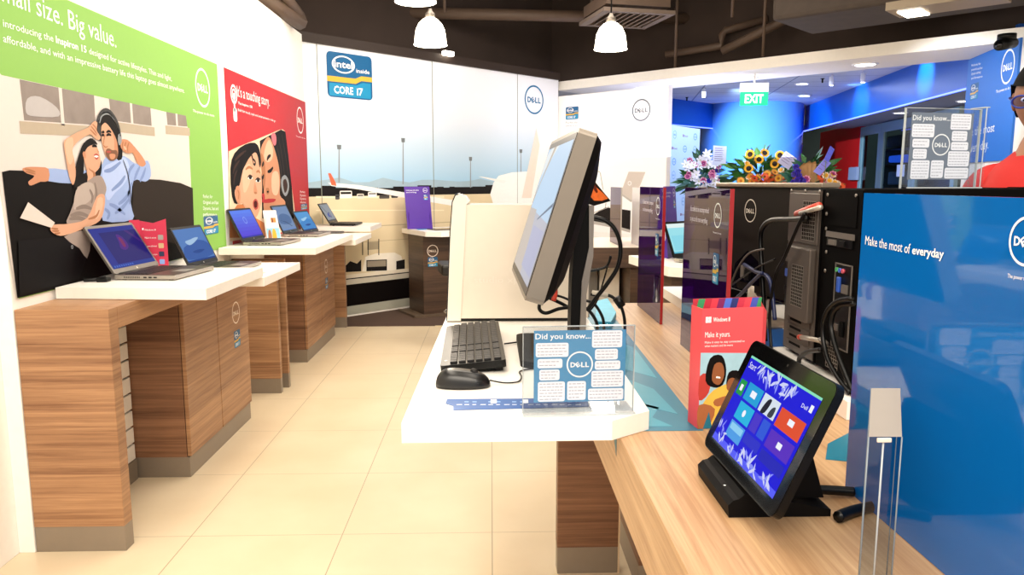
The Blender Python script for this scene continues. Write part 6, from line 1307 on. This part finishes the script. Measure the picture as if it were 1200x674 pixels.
def note_card(px, Y, col, lines, arr, name='greeting_card'):
    P = [onY(x, y, Y) for x, y in px]; O = P[3]; f = Frame(O, P[2]-P[3], P[0]-P[3]); m = M(); w = (P[2]-P[3]).length; h = (P[0]-P[3]).length
    m.fbox(f, 0, w, 0, h, -.002, 0, col); c = m.build(name, arr)
    q = (P[3]+P[2])/2; ms = M(); ms.tube([q + Vector((0, .01, .03)), q + Vector((0, .03, -.35))], .004, mat('card_stick', '#7a8a5a', .6), sm=0); ms.build('stick', c)
    m = M(); rr = random.Random(lines)
    for k in range(lines): y = h*(.85 - k*.75/lines); m.poly(f, [(w*.12, y), (w*rr.uniform(.55, .88), y), (w*.86 if k % 2 else w*.7, y + h*.03), (w*.12, y + h*.03)], mat('card_ink', '#6a5a9a', .6), .0008)
    m.build('lettering', c)
fa = flower_stand('white lily and pink flower arrangement before the logo board', 823, 200, 10.6, 46, 46, [('lily', 24), ('pink', 12), ('vio', 4)], 4, [LEAFM[0], LEAFM[3], LEAFM[1]], 150)
SUN = [(879, 181), (889.5, 187), (896, 179.5), (914, 182), (908, 192), (877.5, 197.5)]
GO = [(896, 207), (903, 208), (898, 214), (890, 212), (884, 209), (910, 213), (905, 214), (920, 211)]
GY = [(880, 207), (888, 208.5), (908, 202), (917, 205), (912, 209), (899, 204), (881, 213), (868, 212)]
fb = flower_stand('sunflower and orange gerbera arrangement before the blue column', 894, 197, 9.6, 40, 80, [('sun', 6), ('ger_o', 8), ('ger_y', 8), ('cream', 4)], 9, [LEAFM[0], LEAFM[1], LEAFM[2]], 260, spots={'sun': SUN, 'ger_o': GO, 'ger_y': GY})
def tan_wrap(t, c, s):
    m = M(); p = onY(949, 216, 8.65); 
    for i in range(9): a = R(20 + i*17); q = p + Vector((math.cos(a)*.20, 0, math.sin(a)*.24)); q2 = p + Vector((math.cos(a+.3)*.20, .05, math.sin(a+.3)*.24)); m.add([p, q, (q+q2)/2 + Vector((math.cos(a+.15)*.03, -.05, math.sin(a+.15)*.03)), q2], [(0, 1, 2, 3)], TAN)
    m.build('wrapping_paper', t)
SV = [(933, 196), (935, 201), (931, 204), (936, 206), (938, 210), (934, 212), (941, 212), (944, 215), (930, 214), (939, 216), (946, 218), (934, 217)]
fc = flower_stand('violet flower arrangement in tan wrapping right of the sunflowers', 953, 205, 8.8, 44, 56, [('vio', 12), ('pink', 3), ('cream', 5), ('ger_o', 4)], 12, [LEAFM[0], LEAFM[1], LEAFM[3]], 150, tan_wrap, {'vio': SV, 'cream': [(972, 212), (976, 205), (968, 206), (978, 214), (982, 216)], 'ger_o': [(966, 213), (972, 217), (985, 219), (963, 207)]})
note_card([(836, 170.5), (851, 171), (850.5, 194), (835, 193)], 10.25, mat('card_white_blue', '#d4dcf6', .6), 7, fa)
note_card([(921, 177), (934, 186), (924, 199), (911, 190)], 9.2, mat('card_lilac', '#d3cff2', .6), 4, fb)
note_card([(973, 171), (979, 175), (971, 190), (966, 186)], 8.4, mat('ribbon_blue', '#5a64e0', .6), 2, fc, 'ribbon_card')
note_card([(966, 186), (973, 191), (961, 206), (953, 201)], 8.43, mat('ribbon_blue2', '#8a8cec', .6), 3, fc, 'ribbon_card')
# things inside the unit behind the glass doors
for k, (x, y, w_, h_, c, lab) in enumerate(((1028, 165, 26, 14, '#5a606a', 'grey box shape behind the left glass door'), (1026, 186, 18, 8, '#2a5ad8', 'blue lit tray behind the left glass door'), (1049, 184, 12, 10, '#3a4250', 'dark crate behind the middle glass door'), (1028, 209, 24, 16, '#aab8c0', 'pale cloth bundle low behind the left glass door'), (1054, 200, 9, 14, '#c8cfe8', 'white notice sheet on the middle glass door'))):
    p = FD.px(x, y); m = M(); l1 = -.35 if k < 4 else -.021; q = .004 * 0
    sc_ = 1.0; aw = abs(FD.px(x+w_/2, y)[0]-FD.px(x-w_/2, y)[0]); bh = abs(FD.px(x, y+h_/2)[1]-FD.px(x, y-h_/2)[1])
    if k < 4: m.fbox(FD, p[0]-aw/2, p[0]+aw/2, p[1]-bh/2, p[1]+bh/2, -.7, -.35, mat('unit_item_%d' % k, c, .6, emit=c if k == 1 else None, es=1.0), .03)
    else: m.fbox(FD, p[0]-aw/2, p[0]+aw/2, p[1]-bh/2, p[1]+bh/2, -.02, -.016, mat('unit_item_%d' % k, c, .6))
    one(m, ('display_box', 'light_tray', 'crate', 'cloth_bundle', 'notice')[k], lab, ('box', 'tray', 'crate', 'cloth', 'notice')[k])
m = M(); m.fbox(FD, FD.px(998, 200)[0], FD.px(1008, 200)[0], FD.px(1003, 211)[1], FD.px(1003, 196)[1], .01, .06, mat('stack_grey', '#8f93a8', .6), .004); one(m, 'paper_stack', 'white stack by the red panel left of the glass doors', 'stack')
sh = thing('shelf_unit', 'dark shelf unit behind the glass doors across the mall', 'shelf', FD.at(FD.px(1030, 190)[0], 0, -.55))
for k, y in enumerate((172.6, 191.0, 218)):
    m = M(); a = FD.px(1012, y)[0]; b = FD.px(1062, y)[0]; z = FD.px(1028, y)[1]; m.fbox(FD, a, b, z-.035, z-.012, -.75, -.3, mat('shelf_dark', '#22262e', .6)); m.build('shelf_board', sh)
for a in (FD.px(1012, 190)[0]-.03, FD.px(1062, 190)[0]):
    m = M(); m.fbox(FD, a, a+.03, 0, 2.0, -.75, -.3, MATS['shelf_dark']); m.build('side_board', sh)
# plant glimpse under the blue wall panel
# ================================================================== PERSON AT THE RIGHT EDGE
PX, PY = 1.80, 2.45; rzp = R(222)     # facing towards the near left
t = thing('person', 'person in a bright red top with glasses, standing at the right edge', 'person', (PX, PY, 0), rzp)
SKINP = mat('person_skin', '#9a6a50', .55, vary=.05); REDT = mat('red_shirt', '#b30f08', .7, vary=.05, nscale=60); TROU = mat('dark_trousers', '#15161c', .8); HAIRP = mat('black_hair', '#040303', .7, spec=.1)
def skin(name, verts, edges, rad, mt, parent, sub=2):
    me = bpy.data.meshes.new(name); me.from_pydata(verts, edges, []); o = bpy.data.objects.new(name, me); COL.objects.link(o); 
    md = o.modifiers.new('s', 'SKIN'); md.use_smooth_shade = True
    for i, v in enumerate(me.skin_vertices[0].data if me.skin_vertices else []): v.radius = (rad[i] if isinstance(rad[i], tuple) else (rad[i], rad[i])); v.use_root = (i == 0)
    sb = o.modifiers.new('u', 'SUBSURF'); sb.levels = sub; sb.render_levels = sub
    dg = bpy.context.evaluated_depsgraph_get(); me2 = bpy.data.meshes.new_from_object(o.evaluated_get(dg)); bpy.data.objects.remove(o)
    me2.materials.clear(); me2.materials.append(mt)
    for p in me2.polygons: p.use_smooth = True
    o2 = bpy.data.objects.new(name, me2); COL.objects.link(o2); o2.parent = parent; return o2
def skin2(name, verts, edges, rad, mt, parent, sub=2):
    # adds the skin layer through the modifier's own data
    bm = bmesh.new(); lay = bm.verts.layers.skin.verify(); bv = [bm.verts.new(v) for v in verts]
    for i, v in enumerate(bv): r_ = rad[i]; v[lay].radius = r_ if isinstance(r_, tuple) else (r_, r_); v[lay].use_root = (i == 0)
    for a, b in edges: bm.edges.new((bv[a], bv[b]))
    me = bpy.data.meshes.new(name); bm.to_mesh(me); bm.free(); o = bpy.data.objects.new(name, me); COL.objects.link(o)
    md = o.modifiers.new('s', 'SKIN'); md.use_smooth_shade = True; sb = o.modifiers.new('u', 'SUBSURF'); sb.levels = sub; sb.render_levels = sub
    dg = bpy.context.evaluated_depsgraph_get(); dg.update(); me2 = bpy.data.meshes.new_from_object(o.evaluated_get(dg)); bpy.data.objects.remove(o)
    me2.materials.clear(); me2.materials.append(mt)
    for p in me2.polygons: p.use_smooth = True
    o2 = bpy.data.objects.new(name, me2); COL.objects.link(o2); o2.parent = parent; return o2
# local: +X forward, +Y to the person's left
V = [(0, 0, .98), (0, 0, 1.12), (0, 0, 1.28), (-.01, 0, 1.42), (.01, 0, 1.50), (.02, 0, 1.57),      # pelvis..neck
     (-.01, .09, 1.395), (-.01, .155, 1.37), (-.02, .205, 1.12), (.10, .195, .92), (.135, .205, .87),      # left arm
     (-.01, -.09, 1.395), (-.01, -.155, 1.37), (-.02, -.205, 1.12), (.10, -.195, .92), (.135, -.205, .87),
     (0, .10, .93), (.01, .105, .50), (-.02, .105, .09), (.10, .12, .035), (0, -.10, .93), (.01, -.105, .50), (-.02, -.105, .09), (.10, -.12, .035)]
E_ = [(0, 1), (1, 2), (2, 3), (3, 4), (4, 5), (3, 6), (6, 7), (7, 8), (8, 9), (9, 10), (3, 11), (11, 12), (12, 13), (13, 14), (14, 15), (0, 16), (16, 17), (17, 18), (18, 19), (0, 20), (20, 21), (21, 22), (22, 23)]
RD = [(.12, .15), (.11, .14), (.12, .155), (.10, .12), (.062, .062), (.058, .058), .055, .052, .043, .03, .032, .055, .052, .043, .03, .032, .09, .06, .04, .035, .09, .06, .04, .035]
skin2('body', V, E_, RD, SKINP, t)
def hull(name, secs, mt, n=28, cap=True):
    """lofted clothing: list of (center xyz, rx, ry)"""
    m = M(); vs = []; fs = []
    for (cx, cy, cz), rx, ry in secs:
        for j in range(n): a = 2*math.pi*j/n; vs.append(Vector((cx + rx*math.cos(a), cy + ry*math.sin(a), cz)))
    for k in range(len(secs)-1):
        for j in range(n): fs.append((k*n+j, k*n+(j+1) % n, (k+1)*n+(j+1) % n, (k+1)*n+j))
    me = bpy.data.meshes.new(name); me.from_pydata(vs, [], fs); me.materials.append(mt)
    for p in me.polygons: p.use_smooth = True
    o = bpy.data.objects.new(name, me); COL.objects.link(o); o.parent = t; return o
m = M(); n_ = 32; secs = [(.88, .145, .185), (.95, .142, .182), (1.06, .130, .168), (1.18, .135, .172), (1.30, .142, .175), (1.38, .130, .168), (1.425, .115, .150), (1.455, .10, .125), (1.48, .082, .095), (1.50, .07, .074)]
vs_ = []; fs_ = []
for z_, rx_, ry_ in secs:
    for k in range(n_): a = 2*math.pi*k/n_; vs_.append((-.005 + rx_*math.cos(a), ry_*math.sin(a), z_))
for r_ in range(len(secs)-1):
    for k in range(n_): fs_.append((r_*n_+k, r_*n_+(k+1) % n_, (r_+1)*n_+(k+1) % n_, (r_+1)*n_+k))
m.add(vs_, fs_, REDT, True)
for s in (1, -1): m.tube([(-.008, s*.08, 1.41), (-.008, s*.125, 1.40), (-.010, s*.158, 1.37), (-.014, s*.185, 1.28), (-.018, s*.205, 1.13)], .06, REDT, n=18, sm=5, rs=[.055, .062, .064, .062, .058])
SHIRTM = m
skin2('trousers', [(0, 0, .97), (0, 0, 1.0)] + V[16:19] + V[20:23], [(0, 1), (0, 2), (2, 3), (3, 4), (0, 5), (5, 6), (6, 7)], [(.14, .175), (.13, .165), .105, .08, .065, .105, .08, .065], TROU, t)
def shoe(s):
    m = M(); bm = bmesh.new(); bmesh.ops.create_uvsphere(bm, u_segments=16, v_segments=10, radius=1)
    for v in bm.verts: v.co = Vector((.05 + v.co.x*.135, s*.112 + v.co.y*.05, .045 + v.co.z*(.045 if v.co.z < 0 else .05 + .02*(-v.co.x))))
    m._bm(bm, BLACKP, True); return m
def local_build(m, name):
    me = bpy.data.meshes.new(name); me.from_pydata(m.v, [], m.f)
    for k in m.mats: me.materials.append(k)
    me.polygons.foreach_set('material_index', m.mi); me.polygons.foreach_set('use_smooth', m.sm); o = bpy.data.objects.new(name, me); COL.objects.link(o); o.parent = t; return o
local_build(SHIRTM, 'shirt'); local_build(shoe(1), 'shoe'); local_build(shoe(-1), 'shoe')
# head, a little lowered
hp = R(12)
def HT(v):  # head space -> body space: origin at the head centre
    x, y, z = v; return Vector((.045 + x*math.cos(hp) + z*math.sin(hp), y, 1.665 - x*math.sin(hp) + z*math.cos(hp)))
m = M(); bm = bmesh.new(); bmesh.ops.create_uvsphere(bm, u_segments=40, v_segments=30, radius=1)
g = lambda x, c, s: math.exp(-((x-c)/s)**2)
for v in bm.verts:
    x, y, z = v.co
    px_ = x*(.098 if x < 0 else .088); py_ = y*(.076 - .018*max(0, -z)); pz_ = z*.118
    if x > 0:
        f_ = g(y, 0, .18); px_ += .024*f_*g(z, -.18, .16) + .010*f_*g(z, .02, .2)       # nose
        px_ += .008*g(z, .26, .12)*g(y, 0, .5)                                            # brow
        px_ -= .010*(g(y, .36, .16)+g(y, -.36, .16))*g(z, .06, .12)                       # eye sockets
        px_ += .008*g(y, 0, .3)*g(z, -.52, .08) - .004*g(y, 0, .3)*g(z, -.58, .03) + .012*g(y, 0, .28)*g(z, -.82, .14)   # lips, chin
    v.co = HT((px_, py_, pz_))
m._bm(bm, SKINP, True)
for s in (1, -1):
    bm = bmesh.new(); bmesh.ops.create_uvsphere(bm, u_segments=14, v_segments=10, radius=1)
    for v in bm.verts: v.co = HT((-.005 + v.co.x*.018, s*.078 + v.co.y*.008, -.005 + v.co.z*.032))
    m._bm(bm, SKINP, True)
local_build(m, 'head')
m = M()
for s in (1, -1):
    bm = bmesh.new(); bmesh.ops.create_uvsphere(bm, u_segments=12, v_segments=8, radius=1)
    for v in bm.verts: v.co = HT((.074 + v.co.x*.011, s*.03 + v.co.y*.012, .008 + v.co.z*.008))
    m._bm(bm, PW, True)
    bm = bmesh.new(); bmesh.ops.create_uvsphere(bm, u_segments=10, v_segments=8, radius=1)
    for v in bm.verts: v.co = HT((.082 + v.co.x*.004, s*.03 + v.co.y*.005, .008 + v.co.z*.005))
    m._bm(bm, BLACKG, True)
local_build(m, 'eyes')
m = M(); bm = bmesh.new(); bmesh.ops.create_uvsphere(bm, u_segments=12, v_segments=8, radius=1)
for v in bm.verts: v.co = HT((.082 + v.co.x*.008, v.co.y*.024, -.065 + v.co.z*.007))
m._bm(bm, mat('lips', '#8a4a42', .5), True); local_build(m, 'lips')
m = M(); bm = bmesh.new(); bmesh.ops.create_uvsphere(bm, u_segments=36, v_segments=24, radius=1)
for v in bm.verts: 
    x, y, z = v.co; v.co = Vector((x*(.108 if x < 0 else .096), y*.087, z*.130)); v.co.z = max(v.co.z, .052 if x > .15 else (.0 if x > -.15 else -.06)); v.co = HT((v.co.x - .004, v.co.y, v.co.z))
m._bm(bm, HAIRP, True); local_build(m, 'hair')
m = M(); GLF = mat('glasses_frame_blue', '#1c2f86', .3); 
for s in (1, -1):
    q = [HT((.104 - abs(math.cos(a)*.026 + .0)*.15, s*.034 + math.cos(a)*.026, .006 + math.sin(a)*.019)) for a in [2*math.pi*k/20 for k in range(21)]]; m.tube(q, .003, GLF, sm=2)
    m.tube([HT((.100, s*.060, .012)), HT((.05, s*.080, .012)), HT((-.01, s*.084, .010))], .0028, GLF)
m.tube([HT((.104, -.010, .012)), HT((.108, 0, .015)), HT((.104, .010, .012))], .0025, GLF)
gl = local_build(m, 'glasses')
m = M()
for s in (1, -1): m.add([HT((.103, s*.034 + math.cos(2*math.pi*k/16)*.025, .006 + math.sin(2*math.pi*k/16)*.018)) for k in range(16)], [tuple(range(16))], clear('lens_tint', '#b9c4ee'))
o = local_build(m, 'lenses'); o.parent = gl
# hands resting low at the sides in front
def hand(s):
    m = M(); w0 = Vector((.135, s*.205, .87)); d = Vector((.55, 0, -.83)).normalized(); sd = Vector((0, 1, 0)); nrm = d.cross(sd)
    m.tube([w0 - d*.02, w0 + d*.03, w0 + d*.075, w0 + d*.09], .03, SKINP, n=12, rs=[.026, .036, .038, .030])
    for k, (o_, L_) in enumerate(((-.027, .062), (-.009, .074), (.009, .070), (.027, .055))):
        b = w0 + d*.085 + sd*o_; m.tube([b, b + d*L_*.45 + nrm*.004, b + d*L_*.8 + nrm*.018*1, b + d*L_*.95 + nrm*.034], .0085, SKINP, n=8, sm=4)
    b = w0 + d*.03 - sd*s*.032; m.tube([b, b + d*.03 - sd*s*.02, b + d*.06 - sd*s*.022 + nrm*.008], .010, SKINP, n=8, sm=4)
    return m
local_build(hand(1), 'hand'); local_build(hand(-1), 'hand')

# ================================================================== LIGHT
def area(name, loc, rot, sx, sy, e, col=(1, 1, 1)):
    l = bpy.data.lights.new(name, 'AREA'); l.shape = 'RECTANGLE'; l.size = sx; l.size_y = sy; l.energy = e; l.color = col
    o = bpy.data.objects.new(name, l); COL.objects.link(o); o.location = loc; o.rotation_euler = rot; return o
def spotl(name, loc, target, e, ang, col, blend=.6, size=.1):
    l = bpy.data.lights.new(name, 'SPOT'); l.energy = e; l.spot_size = R(ang); l.spot_blend = blend; l.color = col; l.shadow_soft_size = size
    o = bpy.data.objects.new(name, l); COL.objects.link(o); o.location = loc; o.rotation_euler = (Vector(target) - Vector(loc)).to_track_quat('-Z', 'Y').to_euler(); return o
WARM = (1.0, .90, .76)
area('ceiling_lamps_aisle', (-.7, 3.2, 3.9), (0, 0, 0), .8, 5.5, 80, WARM)
area('ceiling_lamps_counter', (1.0, 1.8, 3.9), (0, 0, 0), 1.2, 3.0, 42, WARM)
area('ceiling_lamps_back', (.6, 6.2, 3.9), (0, 0, 0), 2.5, 2.0, 55, WARM)
area('ceiling_lamps_behind', (0, -1.2, 3.4), (R(50), 0, 0), 4.0, 1.6, 130, WARM)
spotl('wall_wash_mural', (.6, 6.0, 3.7), (-.5, 8.8, 1.6), 125, 75, (1, .96, .92), size=.3)
spotl('wall_wash_partition', (.3, 7.0, 3.6), (1.5, 9.7, 1.6), 115, 60, (1, .97, .95), size=.3)
spotl('wall_wash_poster', (.6, 4.4, 3.8), (-1.74, 4.4, 1.9), 45, 80, (1, .95, .88), size=.3)
# blue lit mall
BLU = (.28, .42, 1.0)
area('mall_light', (3.8, 11.2, 2.8), (0, 0, R(45)), 3.0, 2.0, 70, (.66, .74, 1.0))
spotl('column_light', (3.6, 11.8, 2.75), (5.15, 13.9, 2.05), 780, 55, (.48, .74, 1.0), size=.05)
p_ = FA.at(-1.2, 2.80, .35); spotl('fascia_light', p_, FA.at(-1.2, 2.7, 0), 26, 80, (.3, .8, 1.0), size=.03)
area('soffit_fill', (2.6, 9.4, 1.7), (R(180), 0, 0), 2.6, 1.0, 24, (.62, .66, 1.0))  # unseen upward fill without a fitting, added to brighten the soffit
p_ = FD.at(-1.5, 2.3, 1.6); spotl('shop_front_fill', p_, FD.at(-2.2, .9, 0), 45, 110, (.9, 1.0, .98), size=.2)  # added fill with no lamp of its own, lifts the door frames
p_ = FA.at(-3.6, 2.72, .5); spotl('fascia_light', p_, FA.at(-3.6, 2.6, 0), 22, 90, (.3, .78, 1.0), size=.03)
spotl('blue_wall_light', (3.4, 6.6, 2.5), (4.7, 7.2, 2.0), 40, 80, (.9, .95, 1.0), size=.1)
w = bpy.data.worlds.new('world'); sc.world = w; w.use_nodes = True; bg = w.node_tree.nodes['Background']; bg.inputs[0].default_value = (1.0, .95, .88, 1); bg.inputs[1].default_value = .75
vs = sc.view_settings; vs.view_transform = 'Standard'; vs.look = 'None'; vs.gamma = 1; vs.exposure = 0.5; vs.use_curve_mapping = False
cy = sc.cycles; cy.use_denoising = True; cy.max_bounces = 8; cy.transparent_max_bounces = 16; cy.caustics_reflective = False; cy.caustics_refractive = False; cy.sample_clamp_indirect = 6
bpy.context.view_layer.update()
